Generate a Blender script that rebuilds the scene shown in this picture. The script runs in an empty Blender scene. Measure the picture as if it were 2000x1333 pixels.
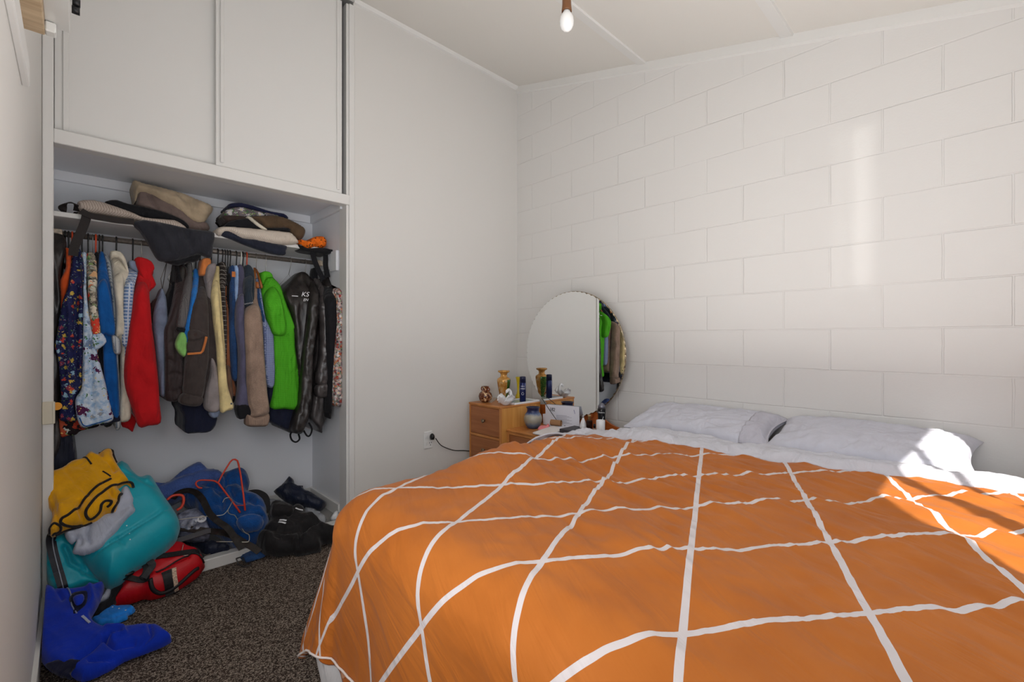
import bpy, math, random
import numpy as np
from mathutils import Vector, noise
from mathutils.geometry import delaunay_2d_cdt
random.seed(7)
PI = math.pi
COL = bpy.context.scene.collection
# ---------------------------------------------------------------- camera model
F, CX, CY, CH = 888.0, 1000.0, 664.0, 1.148
C1, S1 = 0.7206, 0.6933           # room axes seen from the camera heading
def ray(px, py):
    u = (px-CX)/F
    return (u*C1+S1, -u*S1+C1, (CY-py)/F)
def at(px, py, X=None, Y=None, Z=None):
    d = ray(px, py)
    if X is not None: t = X/d[0]
    elif Y is not None: t = Y/d[1]
    else: t = (Z-CH)/d[2]
    return np.array([d[0]*t, d[1]*t, CH+d[2]*t])
# ---------------------------------------------------------------- materials
def lin(c):
    return tuple(((v/255.0)/12.92 if v/255.0 <= .04045 else ((v/255.0+.055)/1.055)**2.4) for v in c)
MATS = {}
def nodes_of(name):
    m = bpy.data.materials.new(name); m.use_nodes = True
    nt = m.node_tree; b = nt.nodes['Principled BSDF']
    return m, nt, b
def link(nt, a, b): nt.links.new(a, b)
def N(nt, t, **kw):
    n = nt.nodes.new(t)
    for k, v in kw.items():
        if k in n.inputs.keys() if isinstance(k, str) else False: n.inputs[k].default_value = v
        else: setattr(n, k, v)
    return n
def coords(nt, scale=(1, 1, 1), rot=(0, 0, 0), out='Object'):
    tc = nt.nodes.new('ShaderNodeTexCoord'); mp = nt.nodes.new('ShaderNodeMapping')
    mp.inputs['Scale'].default_value = scale; mp.inputs['Rotation'].default_value = rot
    link(nt, tc.outputs[out], mp.inputs['Vector']); return mp.outputs['Vector']
def ramp(nt, src, stops, mode='LINEAR'):
    r = nt.nodes.new('ShaderNodeValToRGB'); r.color_ramp.interpolation = mode
    e = r.color_ramp.elements
    while len(e) < len(stops): e.new(.5)
    for i, (p, c) in enumerate(stops):
        e[i].position = p; e[i].color = (*lin(c), 1)
    link(nt, src, r.inputs['Fac']); return r.outputs['Color']
def bump(nt, b, src, strength, dist=.01):
    bn = nt.nodes.new('ShaderNodeBump'); bn.inputs['Strength'].default_value = strength
    bn.inputs['Distance'].default_value = dist
    link(nt, src, bn.inputs['Height']); link(nt, bn.outputs['Normal'], b.inputs['Normal'])
def plain(name, c, rough=.6, nscale=0, nstr=.2, metal=0, spec=.4, sheen=0, var=0, alpha=None, trans=0, dist=.004):
    key = (name,)
    if key in MATS: return MATS[key]
    m, nt, b = nodes_of(name)
    b.inputs['Base Color'].default_value = (*lin(c), 1); b.inputs['Roughness'].default_value = rough
    b.inputs['Metallic'].default_value = metal; b.inputs['Specular IOR Level'].default_value = spec
    if sheen:
        b.inputs['Sheen Weight'].default_value = sheen; b.inputs['Sheen Roughness'].default_value = .5
    if trans: b.inputs['Transmission Weight'].default_value = trans
    if alpha is not None: b.inputs['Alpha'].default_value = alpha
    if nscale:
        n = nt.nodes.new('ShaderNodeTexNoise'); n.inputs['Scale'].default_value = nscale
        n.inputs['Detail'].default_value = 4
        link(nt, coords(nt), n.inputs['Vector']); bump(nt, b, n.outputs['Fac'], nstr, dist)
        if var:
            lo = tuple(v*(1-var) for v in c); hi = tuple(min(255, v*(1+var)) for v in c)
            link(nt, ramp(nt, n.outputs['Fac'], [(.3, lo), (.7, hi)]), b.inputs['Base Color'])
    MATS[key] = m; return m
def cloth(name, c, rough=.85, weave=900, wstr=.25, var=.12, sheen=.15, heather=0, wrk=11, wrs=.55):
    """woven cloth: fine weave bump and gentle colour variation"""
    m, nt, b = nodes_of(name)
    v = coords(nt)
    n1 = nt.nodes.new('ShaderNodeTexNoise'); n1.inputs['Scale'].default_value = 14; n1.inputs['Detail'].default_value = 5
    link(nt, v, n1.inputs['Vector'])
    n2 = nt.nodes.new('ShaderNodeTexNoise'); n2.inputs['Scale'].default_value = weave; n2.inputs['Detail'].default_value = 2
    link(nt, v, n2.inputs['Vector'])
    lo = tuple(x*(1-var) for x in c); hi = tuple(min(255, x*(1+var)) for x in c)
    colr = ramp(nt, n1.outputs['Fac'], [(.3, lo), (.7, hi)])
    if heather:
        mx = nt.nodes.new('ShaderNodeMix'); mx.data_type = 'RGBA'; mx.blend_type = 'MULTIPLY'
        mx.inputs['Factor'].default_value = heather
        hn = nt.nodes.new('ShaderNodeTexNoise'); hn.inputs['Scale'].default_value = 260; hn.inputs['Detail'].default_value = 2
        link(nt, v, hn.inputs['Vector'])
        hc = ramp(nt, hn.outputs['Fac'], [(.4, (90, 90, 90)), (.6, (255, 255, 255))])
        link(nt, colr, mx.inputs[6]); link(nt, hc, mx.inputs[7]); colr = mx.outputs[2]
    link(nt, colr, b.inputs['Base Color'])
    b.inputs['Roughness'].default_value = rough; b.inputs['Sheen Weight'].default_value = sheen
    b.inputs['Specular IOR Level'].default_value = .2
    wm = nt.nodes.new('ShaderNodeMapping'); wm.inputs['Scale'].default_value = (1, 1, .4); link(nt, v, wm.inputs['Vector'])
    n3 = nt.nodes.new('ShaderNodeTexNoise'); n3.inputs['Scale'].default_value = wrk; n3.inputs['Detail'].default_value = 4; n3.inputs['Distortion'].default_value = 1.2
    link(nt, wm.outputs[0], n3.inputs['Vector'])
    b1 = nt.nodes.new('ShaderNodeBump'); b1.inputs['Strength'].default_value = wrs; b1.inputs['Distance'].default_value = .03; link(nt, n3.outputs['Fac'], b1.inputs['Height'])
    b2 = nt.nodes.new('ShaderNodeBump'); b2.inputs['Strength'].default_value = wstr; b2.inputs['Distance'].default_value = .001; link(nt, n2.outputs['Fac'], b2.inputs['Height'])
    link(nt, b1.outputs[0], b2.inputs['Normal']); link(nt, b2.outputs[0], b.inputs['Normal'])
    return m
def wrinkle(nt, b, sc=11, st=.55):
    n3 = nt.nodes.new('ShaderNodeTexNoise'); n3.inputs['Scale'].default_value = sc; n3.inputs['Detail'].default_value = 4; n3.inputs['Distortion'].default_value = 1.2
    link(nt, coords(nt, (1, 1, .4)), n3.inputs['Vector']); bump(nt, b, n3.outputs['Fac'], st, .03)
def leather(name, c, rough=.38):
    m, nt, b = nodes_of(name)
    v = coords(nt, (1, 1, .5))
    n = nt.nodes.new('ShaderNodeTexNoise'); n.inputs['Scale'].default_value = 30; n.inputs['Detail'].default_value = 6
    link(nt, v, n.inputs['Vector'])
    link(nt, ramp(nt, n.outputs['Fac'], [(.35, tuple(x*.7 for x in c)), (.7, tuple(min(255, x*1.4) for x in c))]), b.inputs['Base Color'])
    b.inputs['Roughness'].default_value = rough; b.inputs['Specular IOR Level'].default_value = .6
    bump(nt, b, n.outputs['Fac'], .5, .01); return m
def floral(name, ground, cols, scale=22, size=.36, rough=.75, leaf=None, ground2=None):
    """printed flowers: voronoi blossoms with petal wobble over a ground colour, plus small leaves"""
    m, nt, b = nodes_of(name)
    v = coords(nt)
    nz = nt.nodes.new('ShaderNodeTexNoise'); nz.inputs['Scale'].default_value = scale*3.2; nz.inputs['Detail'].default_value = 2
    link(nt, v, nz.inputs['Vector'])
    mx0 = nt.nodes.new('ShaderNodeMix'); mx0.data_type = 'RGBA'; mx0.blend_type = 'LINEAR_LIGHT'; mx0.inputs['Factor'].default_value = .5/scale
    link(nt, v, mx0.inputs[6]); link(nt, nz.outputs['Color'], mx0.inputs[7])
    def vor(sc, sz, cl, base):
        vo = nt.nodes.new('ShaderNodeTexVoronoi'); vo.inputs['Scale'].default_value = sc
        link(nt, mx0.outputs[2], vo.inputs['Vector'])
        sep = nt.nodes.new('ShaderNodeSeparateColor'); link(nt, vo.outputs['Color'], sep.inputs[0])
        pc = ramp(nt, sep.outputs[0], [((i)/len(cl), c) for i, c in enumerate(cl)], 'CONSTANT')
        lt = nt.nodes.new('ShaderNodeMath'); lt.operation = 'LESS_THAN'; lt.inputs[1].default_value = sz
        link(nt, vo.outputs['Distance'], lt.inputs[0])
        mx = nt.nodes.new('ShaderNodeMix'); mx.data_type = 'RGBA'
        link(nt, lt.outputs[0], mx.inputs['Factor']); link(nt, base, mx.inputs[6]); link(nt, pc, mx.inputs[7])
        ct = nt.nodes.new('ShaderNodeMath'); ct.operation = 'LESS_THAN'; ct.inputs[1].default_value = sz*.28
        link(nt, vo.outputs['Distance'], ct.inputs[0])
        mx2 = nt.nodes.new('ShaderNodeMix'); mx2.data_type = 'RGBA'; mx2.inputs[7].default_value = (*lin((240, 215, 120)), 1)
        link(nt, ct.outputs[0], mx2.inputs['Factor']); link(nt, mx.outputs[2], mx2.inputs[6])
        return mx2.outputs[2]
    gn = nt.nodes.new('ShaderNodeTexNoise'); gn.inputs['Scale'].default_value = 60; gn.inputs['Detail'].default_value = 6
    link(nt, v, gn.inputs['Vector'])
    base = ramp(nt, gn.outputs['Fac'], [(.35, ground), (.65, ground2 or tuple(min(255, x*1.15+4) for x in ground))])
    c = vor(scale*1.9, size*.75, leaf or [(70, 120, 70), (140, 170, 110), (200, 210, 200)], base)
    c = vor(scale, size, cols, c)
    link(nt, c, b.inputs['Base Color']); b.inputs['Roughness'].default_value = rough
    b.inputs['Specular IOR Level'].default_value = .25; wrinkle(nt, b)
    return m
def lines_mat(name, ground, line, px=.02, w=.12, both=True, rough=.8, axis=('Y', 'Z'), rot=0, thick2=None):
    """checks / stripes made of thin lines on a ground colour"""
    m, nt, b = nodes_of(name)
    v = coords(nt, rot=(rot, rot, rot))
    sp = nt.nodes.new('ShaderNodeSeparateXYZ'); link(nt, v, sp.inputs[0])
    def ln(sock, p, ww):
        a = nt.nodes.new('ShaderNodeMath'); a.operation = 'DIVIDE'; a.inputs[1].default_value = p; link(nt, sock, a.inputs[0])
        f = nt.nodes.new('ShaderNodeMath'); f.operation = 'FRACT'; link(nt, a.outputs[0], f.inputs[0])
        l = nt.nodes.new('ShaderNodeMath'); l.operation = 'LESS_THAN'; l.inputs[1].default_value = ww; link(nt, f.outputs[0], l.inputs[0])
        return l.outputs[0]
    ad = nt.nodes.new('ShaderNodeMath'); ad.operation = 'ADD'
    link(nt, sp.outputs['X'], ad.inputs[0]); link(nt, sp.outputs['Y'], ad.inputs[1])
    a = ln(sp.outputs['Z'], px, w)
    if both:
        c = ln(ad.outputs[0], px, w)
        mm = nt.nodes.new('ShaderNodeMath'); mm.operation = 'MAXIMUM'; link(nt, a, mm.inputs[0]); link(nt, c, mm.inputs[1]); a = mm.outputs[0]
    elif both is None: pass
    mx = nt.nodes.new('ShaderNodeMix'); mx.data_type = 'RGBA'
    mx.inputs[6].default_value = (*lin(ground), 1); mx.inputs[7].default_value = (*lin(line), 1)
    link(nt, a, mx.inputs['Factor']); link(nt, mx.outputs[2], b.inputs['Base Color'])
    b.inputs['Roughness'].default_value = rough; b.inputs['Specular IOR Level'].default_value = .2; wrinkle(nt, b)
    return m
def vstripes(name, ground, line, p=.012, w=.4):
    m, nt, b = nodes_of(name)
    v = coords(nt); sp = nt.nodes.new('ShaderNodeSeparateXYZ'); link(nt, v, sp.inputs[0])
    ad = nt.nodes.new('ShaderNodeMath'); ad.operation = 'ADD'; link(nt, sp.outputs['X'], ad.inputs[0]); link(nt, sp.outputs['Y'], ad.inputs[1])
    a = nt.nodes.new('ShaderNodeMath'); a.operation = 'DIVIDE'; a.inputs[1].default_value = p; link(nt, ad.outputs[0], a.inputs[0])
    f = nt.nodes.new('ShaderNodeMath'); f.operation = 'FRACT'; link(nt, a.outputs[0], f.inputs[0])
    l = nt.nodes.new('ShaderNodeMath'); l.operation = 'LESS_THAN'; l.inputs[1].default_value = w; link(nt, f.outputs[0], l.inputs[0])
    mx = nt.nodes.new('ShaderNodeMix'); mx.data_type = 'RGBA'
    mx.inputs[6].default_value = (*lin(ground), 1); mx.inputs[7].default_value = (*lin(line), 1)
    link(nt, l.outputs[0], mx.inputs['Factor']); link(nt, mx.outputs[2], b.inputs['Base Color'])
    b.inputs['Roughness'].default_value = .8; wrinkle(nt, b); return m
def wood(name, c1, c2, scale=(3, 3, 40), rough=.42, spec=.4):
    m, nt, b = nodes_of(name)
    v = coords(nt, scale)
    n = nt.nodes.new('ShaderNodeTexNoise'); n.inputs['Scale'].default_value = 1.6; n.inputs['Detail'].default_value = 7; n.inputs['Distortion'].default_value = .6
    link(nt, v, n.inputs['Vector'])
    link(nt, ramp(nt, n.outputs['Fac'], [(.3, c1), (.7, c2)]), b.inputs['Base Color'])
    b.inputs['Roughness'].default_value = rough; b.inputs['Specular IOR Level'].default_value = spec
    bump(nt, b, n.outputs['Fac'], .15, .002); return m
# ---------------------------------------------------------------- mesh helpers
def link_mesh(name, verts, faces, mat, parent=None, origin=None, smooth=True, uv=None, fix=True):
    verts = np.asarray(verts, dtype=float)
    if parent is not None: org = np.array(parent.matrix_world_loc if hasattr(parent, 'matrix_world_loc') else WORLDLOC[parent.name])
    elif origin is None:
        mn, mx = verts.min(0), verts.max(0); org = np.array([(mn[0]+mx[0])/2, (mn[1]+mx[1])/2, mn[2]])
    else: org = np.array(origin, dtype=float)
    me = bpy.data.meshes.new(name)
    me.from_pydata((verts-org).tolist(), [], [tuple(f) for f in faces]); me.update()
    if fix:
        import bmesh
        bm = bmesh.new(); bm.from_mesh(me); bmesh.ops.recalc_face_normals(bm, faces=bm.faces); bm.to_mesh(me); bm.free()
    if smooth: me.polygons.foreach_set('use_smooth', [True]*len(me.polygons))
    if uv is not None:
        l = me.uv_layers.new(name='UVMap')
        idx = np.zeros(len(me.loops), dtype=np.int32); me.loops.foreach_get('vertex_index', idx)
        l.data.foreach_set('uv', np.asarray(uv)[idx].ravel())
    if mat is not None: me.materials.append(mat)
    o = bpy.data.objects.new(name, me); COL.objects.link(o)
    if parent is not None:
        o.parent = parent; o.location = (0, 0, 0); WORLDLOC[o.name] = tuple(org)
    else:
        o.location = tuple(org); WORLDLOC[o.name] = tuple(org)
    return o
WORLDLOC = {}
def tag(o, label, cat, group=None):
    o['label'] = label; o['category'] = cat
    if group: o['group'] = group
    return o
def thing(name, label, cat, loc, group=None):
    o = bpy.data.objects.new(name, None); COL.objects.link(o); o.location = tuple(loc)
    o.empty_display_size = .05
    WORLDLOC[o.name] = tuple(loc); return tag(o, label, cat, group)
def struct(o): o['kind'] = 'structure'; return o
class MB:
    def __init__(s): s.v = []; s.f = []
    def add(s, v, f):
        n = len(s.v); s.v += [tuple(x) for x in v]; s.f += [tuple(i+n for i in q) for q in f]; return s
    def box(s, a, b, bev=0):
        x0, y0, z0 = a; x1, y1, z1 = b
        if x0 > x1: x0, x1 = x1, x0
        if y0 > y1: y0, y1 = y1, y0
        if z0 > z1: z0, z1 = z1, z0
        if bev <= 0:
            return s.add([(x0,y0,z0),(x1,y0,z0),(x1,y1,z0),(x0,y1,z0),(x0,y0,z1),(x1,y0,z1),(x1,y1,z1),(x0,y1,z1)],
                  [(0,3,2,1),(4,5,6,7),(0,1,5,4),(1,2,6,5),(2,3,7,6),(3,0,4,7)])
        e = bev; rings = []
        def ring(z, i): return [(x0+i,y0+e,z),(x0+e,y0+i,z),(x1-e,y0+i,z),(x1-i,y0+e,z),(x1-i,y1-e,z),(x1-e,y1-i,z),(x0+e,y1-i,z),(x0+i,y1-e,z)]
        def ring2(z): return [(x0+e,y0+e,z)]*2+[(x1-e,y0+e,z)]*2+[(x1-e,y1-e,z)]*2+[(x0+e,y1-e,z)]*2
        R = [ring2(z0), ring(z0+e, 0), ring(z1-e, 0), ring2(z1)]
        # slight inset tops
        R[0] = [(x0+e,y0+e*1.01,z0),(x0+e*1.01,y0+e,z0),(x1-e*1.01,y0+e,z0),(x1-e,y0+e*1.01,z0),(x1-e,y1-e*1.01,z0),(x1-e*1.01,y1-e,z0),(x0+e*1.01,y1-e,z0),(x0+e,y1-e*1.01,z0)]
        R[3] = [(p[0],p[1],z1) for p in R[0]]
        v = [p for r in R for p in r]; f = [tuple(range(7,-1,-1)), tuple(range(24,32))]
        for k in range(3):
            for i in range(8):
                j = (i+1)%8; f.append((k*8+i, k*8+j, k*8+8+j, k*8+8+i))
        return s.add(v, f)
    def lathe(s, prof, c, seg=28, sx=1, sy=1):
        v = []; f = []
        for (r, z) in prof:
            for i in range(seg):
                a = 2*PI*i/seg; v.append((c[0]+r*sx*math.cos(a), c[1]+r*sy*math.sin(a), c[2]+z))
        for k in range(len(prof)-1):
            for i in range(seg):
                j = (i+1)%seg; f.append((k*seg+i, k*seg+j, (k+1)*seg+j, (k+1)*seg+i))
        if prof[0][0] > 1e-6: f.append(tuple(range(seg-1,-1,-1)))
        if prof[-1][0] > 1e-6: f.append(tuple((len(prof)-1)*seg+i for i in range(seg)))
        return s.add(v, f)
    def tube(s, pts, r, seg=8, caps=True):
        pts = [Vector(p) for p in pts]; n = len(pts)
        rs = r if hasattr(r, '__len__') else [r]*n
        v = []; f = []; up = None
        for i in range(n):
            t = (pts[min(i+1,n-1)]-pts[max(i-1,0)]).normalized()
            if up is None:
                up = Vector((0,0,1)) if abs(t.z) < .9 else Vector((1,0,0))
            a = (up - t*up.dot(t)).normalized(); up = a; b = t.cross(a)
            for k in range(seg):
                w = 2*PI*k/seg; p = pts[i]+(a*math.cos(w)+b*math.sin(w))*rs[i]; v.append(tuple(p))
        for i in range(n-1):
            for k in range(seg):
                j = (k+1)%seg; f.append((i*seg+k, i*seg+j, (i+1)*seg+j, (i+1)*seg+k))
        if caps: f += [tuple(range(seg-1,-1,-1)), tuple((n-1)*seg+k for k in range(seg))]
        return s.add(v, f)
    def ribbon(s, pts, w, th, nrm):
        """flat strap swept along pts, wide side facing nrm"""
        pts = [Vector(p) for p in pts]; n = len(pts); v = []; f = []
        nv = [Vector(nrm)]*n if not hasattr(nrm[0], '__len__') else [Vector(q) for q in nrm]
        ws = w if hasattr(w, '__len__') else [w]*n
        for i in range(n):
            t = (pts[min(i+1,n-1)]-pts[max(i-1,0)]).normalized()
            sd = t.cross(nv[i]).normalized(); no = sd.cross(t).normalized()
            for (a, b) in ((-1,-1),(1,-1),(1,1),(-1,1)):
                v.append(tuple(pts[i]+sd*(a*ws[i]/2)+no*(b*th/2)))
        for i in range(n-1):
            for k in range(4):
                j = (k+1)%4; f.append((i*4+k, i*4+j, (i+1)*4+j, (i+1)*4+k))
        f += [(3,2,1,0), tuple((n-1)*4+k for k in range(4))]
        return s.add(v, f)
    def build(s, name, mat, parent=None, origin=None, smooth=False):
        o = link_mesh(name, s.v, s.f, mat, parent, origin, smooth)
        if smooth == 'auto':
            pass
        return o
def smooth_angle(o, ang=40):
    me = o.data
    me.polygons.foreach_set('use_smooth', [True]*len(me.polygons))
    import bmesh
    bm = bmesh.new(); bm.from_mesh(me)
    for e in bm.edges:
        if len(e.link_faces) == 2 and e.calc_face_angle(0) > math.radians(ang): e.smooth = False
    bm.to_mesh(me); bm.free(); return o
def spline(pts, n, closed=False):
    P = [np.array(p, dtype=float) for p in pts]; m = len(P); out = []
    seg = m if closed else m-1
    for i in range(seg):
        p0 = P[(i-1)%m] if (closed or i > 0) else 2*P[0]-P[1]
        p1 = P[i]; p2 = P[(i+1)%m]
        p3 = P[(i+2)%m] if (closed or i+2 < m) else 2*P[-1]-P[-2]
        for k in range(n):
            t = k/n
            out.append(.5*((2*p1)+(-p0+p2)*t+(2*p0-5*p1+4*p2-p3)*t*t+(-p0+3*p1-3*p2+p3)*t**3))
    if not closed: out.append(P[-1])
    return out
def nz(x, y, z=0.0): return noise.noise((x, y, z))
def ridged(x, y, z=0.0):
    return 1-2*abs(noise.noise((x, y, z)))
# ---------------------------------------------------------------- fabric pieces
def seg_dist(P, A, B):
    AB = B-A; L = (AB**2).sum() + 1e-12
    t = np.clip(((P-A)@AB)/L, 0, 1); D = P-(A+t[:, None]*AB)
    return np.sqrt((D**2).sum(1))
def poly_dist(P, poly, closed=True):
    d = np.full(len(P), 1e9); n = len(poly)
    for i in range(n if closed else n-1):
        d = np.minimum(d, seg_dist(P, poly[i], poly[(i+1)%n]))
    return d
def inside(P, poly):
    x, y = P[:, 0], P[:, 1]; c = np.zeros(len(P), bool); n = len(poly)
    for i in range(n):
        x1, y1 = poly[i]; x2, y2 = poly[(i+1)%n]
        if y1 == y2: continue
        k = ((y1 > y) != (y2 > y)) & (x < (x2-x1)*(y-y1)/(y2-y1)+x1)
        c ^= k
    return c
def crop(pts, s, ox, oy): return [(x/s+ox, y/s+oy) for x, y in pts]
class Plane:
    """a real plane in the room: leaning up and away from where it starts on the pile or floor"""
    def __init__(s, px, py, z0, tilt, Y=None, yaw=0):
        d = ray(px, py); h = math.hypot(d[0], d[1]); dx, dy = d[0]/h, d[1]/h
        a = math.radians(yaw); dx, dy = dx*math.cos(a)-dy*math.sin(a), dx*math.sin(a)+dy*math.cos(a)
        t = math.radians(tilt)
        s.p = at(px, py, Z=z0) if Y is None else at(px, py, Y=Y)
        s.n = np.array([-dx*math.sin(t), -dy*math.sin(t), math.cos(t)])
        s.across = np.array([-dy, dx, 0]); s.up = np.cross(s.n, s.across)
        if s.up[2] < 0: s.up = -s.up
    def __call__(s, P):
        D = np.array([ray(x, y) for x, y in P]); o = np.array([0, 0, CH])
        t = ((s.p-o)@s.n)/(D@s.n)
        return o+D*t[:, None]
class Fab:
    """one piece of cloth: closed, with its own bulk, folds and hem"""
    clampx = None
    def __init__(s, outline, plane, T=.03, R=14, noise_amp=.006, wl=(.05, .25), ang=0, creases=(), seed=0,
                 step=3.2, back=.012, extr=None, smooth=4, round_pow=.5, fine=.0):
        s.plane = plane; s.T = T; s.R = R; s.na = noise_amp; s.wl = wl; s.ang = math.radians(ang); s.cr = creases
        s.seed = seed; s.rp = round_pow; s.fine = fine
        ol = spline(outline, smooth, True) if smooth > 1 else [np.array(p, float) for p in outline]
        # resample
        ol = np.array(ol); nx = np.roll(ol, -1, 0); L = np.sqrt(((nx-ol)**2).sum(1)); tot = L.sum()
        m = max(12, int(tot/step)); cum = np.concatenate([[0], np.cumsum(L)]); pts = []
        for k in range(m):
            q = tot*k/m; i = min(np.searchsorted(cum, q, 'right')-1, len(ol)-1); t = (q-cum[i])/max(L[i], 1e-9)
            pts.append(ol[i]*(1-t)+nx[i]*t)
        s.bd = np.array(pts); x0, y0 = s.bd.min(0); x1, y1 = s.bd.max(0)
        g = []; yy = y0; row = 0
        while yy < y1:
            xs = np.arange(x0+(step/2 if row % 2 else 0), x1, step)
            g += [(x, yy) for x in xs]; yy += step*.87; row += 1
        g = np.array(g); g = g[inside(g, s.bd)]
        if len(g): g = g[poly_dist(g, s.bd) > step*.55]
        allp = np.vstack([s.bd, g]) if len(g) else s.bd
        nb = len(s.bd)
        r = delaunay_2d_cdt([Vector(p) for p in allp], [], [list(range(nb))], 1, 1e-5)
        V2 = np.array([tuple(v) for v in r[0]]); tris = [tuple(f) for f in r[2]]
        s.V2 = V2; nV = len(V2)
        front = s.S(V2)
        base = s.plane(V2)
        d = poly_dist(V2, s.bd)
        cnt = {}
        for f in tris:
            for i in range(3):
                a, b = f[i], f[(i+1)%3]; k = (min(a, b), max(a, b)); cnt[k] = cnt.get(k, []) + [(a, b)]
        bed = [e[0] for k, e in cnt.items() if len(e) == 1]
        n = s.plane.n if hasattr(s.plane, 'n') else None
        verts = list(front); faces = list(tris)
        ext = np.array(extr) if (extr is not None and not callable(extr)) else -n*back
        E = extr(V2, base) if callable(extr) else np.repeat(ext[None, :], nV, 0)
        lay = 3 if extr is not None else 1
        bv = sorted(set(i for e in bed for i in e))
        prev = {i: i for i in bv}
        for k in range(1, lay):
            cur = {}
            c0 = base[bv].mean(0)
            for i in bv:
                p = base[i]+E[i]*(k/lay); verts.append(p); cur[i] = len(verts)-1
            for (a, b) in bed: faces.append((b, a, prev[a], prev[b]) if False else (a, prev[b] if False else b, 0, 0)[:0] or (prev[b], prev[a], cur[a], cur[b]))
            prev = cur
        off = len(verts)
        prof = np.clip(d/max(R*.6, 1e-3), 0, 1)
        if extr is not None: bk = base+E
        else: bk = base+ext[None, :]*(np.sqrt(1-(1-prof)**2))[:, None]
        bset = set(bv); bmap = {}
        for i in range(nV):
            if i in bset and extr is None: bmap[i] = i
            else: verts.append(bk[i]); bmap[i] = len(verts)-1
        for f in tris: faces.append((bmap[f[2]], bmap[f[1]], bmap[f[0]]))
        if extr is not None:
            for (a, b) in bed: faces.append((prev[b], prev[a], bmap[a], bmap[b]))
        s.verts = np.array(verts); s.faces = faces
    def S(s, P, lift=0.0):
        P = np.asarray(P, float); base = s.plane(P)
        d = poly_dist(P, s.bd); d = np.where(inside(P, s.bd), d, 0)
        q = np.clip(d/s.R, 0, 1); prof = (1-(1-q)**2)**s.rp
        h = s.T*prof
        ca, sa = math.cos(s.ang), math.sin(s.ang)
        ac = base@s.plane.across; up = base@s.plane.up
        A = ac*ca+up*sa; B = -ac*sa+up*ca
        w = np.array([ .65*ridged(a/s.wl[0]+s.seed*3.1, b/s.wl[1]+s.seed*1.7, s.seed)+.35*nz(a/s.wl[0]*2.1, b/s.wl[1]*2.3+s.seed, s.seed+5) for a, b in zip(A, B)])
        h = h+w*s.na*np.clip(q*1.6, 0, 1)
        if s.fine:
            w2 = np.array([ridged(a/.018+s.seed, b/.03+.6*a/.02, s.seed+9) for a, b in zip(A, B)]); h = h+w2*s.fine*np.clip(q*1.6, 0, 1)
        for (pl, wd, am) in s.cr:
            dd = poly_dist(P, np.array(pl, float), False); h = h+am*np.exp(-(dd/wd)**2)*np.clip(q*2, 0, 1)
        return base+s.plane.n[None, :]*(h+lift)[:, None]
    def build(s, name, mat, parent=None):
        if getattr(s, 'clampx', None): s.verts[:, 0] = np.clip(s.verts[:, 0], s.clampx[0], s.clampx[1])
        return link_mesh(name, s.verts, s.faces, mat, parent)
    def trim(s, name, poly, r, mat, parent, flat=False, lift=.002, n=6):
        pts = s.S(np.array(spline(poly, n)), lift)
        mb = MB()
        if flat: mb.ribbon(pts, r, .003, tuple(s.plane.n))
        else: mb.tube(pts, r, 7)
        return mb.build(name, mat, parent, smooth=not flat)
class YPlane(Plane):
    def __init__(s, Y, lean=0.0):
        s.Y = Y; s.p = np.array([0, Y, 0]); s.n = np.array([0, -1.0, 0]); s.across = np.array([1.0, 0, 0]); s.up = np.array([0, 0, 1.0])
def sstep(x): x = np.clip(x, 0, 1); return x*x*(3-2*x)
class HangPlane(Plane):
    '''front of a garment on a hanger: collar by the rail, shoulder sloping towards the room'''
    def __init__(s, Yf, ytop, ysh, Yc=3.0, tilt=0.0):
        s.Yf, s.yt, s.ys, s.Yc, s.tl = Yf, ytop, ysh, Yc, tilt
        s.n = np.array([0, -1.0, .0]); s.across = np.array([1.0, 0, 0]); s.up = np.array([0, 0, 1.0])
    def k(s, P): return sstep((P[:, 1]-s.yt)/max(1, s.ys-s.yt))
    def __call__(s, P):
        P = np.asarray(P, float); Y = s.Yc+(s.Yf-s.Yc)*s.k(P)+s.tl*np.clip((P[:, 1]-s.ys)/300, 0, 1)
        D = np.array([ray(x, y) for x, y in P]); t = Y/D[:, 1]
        return np.array([0, 0, CH])+D*t[:, None]
    def ext(s, back, top=.09):
        def f(P, base):
            k = s.k(np.asarray(P, float)); Yb = s.Yc+top+(back-s.Yc-top)*k
            e = np.zeros_like(base); e[:, 1] = np.maximum(Yb-base[:, 1], .01); return e
        return f
class XPlane(Plane):
    def __init__(s, X):
        s.p = np.array([X, 0, 0]); s.n = np.array([-1.0, 0, 0]); s.across = np.array([0, 1.0, 0]); s.up = np.array([0, 0, 1.0])
def text_obj(name, s, size, loc, xdir, ydir, mat, parent, ext=.0006, shear=0):
    cu = bpy.data.curves.new('txt', 'FONT'); cu.body = s; cu.size = size; cu.extrude = ext; cu.align_x = 'CENTER'; cu.align_y = 'CENTER'; cu.shear = shear
    to = bpy.data.objects.new('txt', cu); COL.objects.link(to)
    dg = bpy.context.evaluated_depsgraph_get(); dg.update()
    me = bpy.data.meshes.new_from_object(to.evaluated_get(dg))
    x = np.array(xdir, float); x /= np.linalg.norm(x); y = np.array(ydir, float); y -= x*(x@y); y /= np.linalg.norm(y); z = np.cross(x, y)
    co = np.zeros(len(me.vertices)*3); me.vertices.foreach_get('co', co); co = co.reshape(-1, 3)
    V = np.array(loc)+co[:, :1]*x+co[:, 1:2]*y+co[:, 2:3]*z
    fs = [tuple(p.vertices) for p in me.polygons]
    bpy.data.objects.remove(to); bpy.data.curves.remove(cu); bpy.data.meshes.remove(me)
    return link_mesh(name, V, fs, mat, parent, smooth=False, fix=False)
EXPO, SKY, SUN, E_WIN, E_DOOR, E_UP, E_GL = -0.04, 1.0, 6.2, 60.0, 30.0, 18.0, .06
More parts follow.
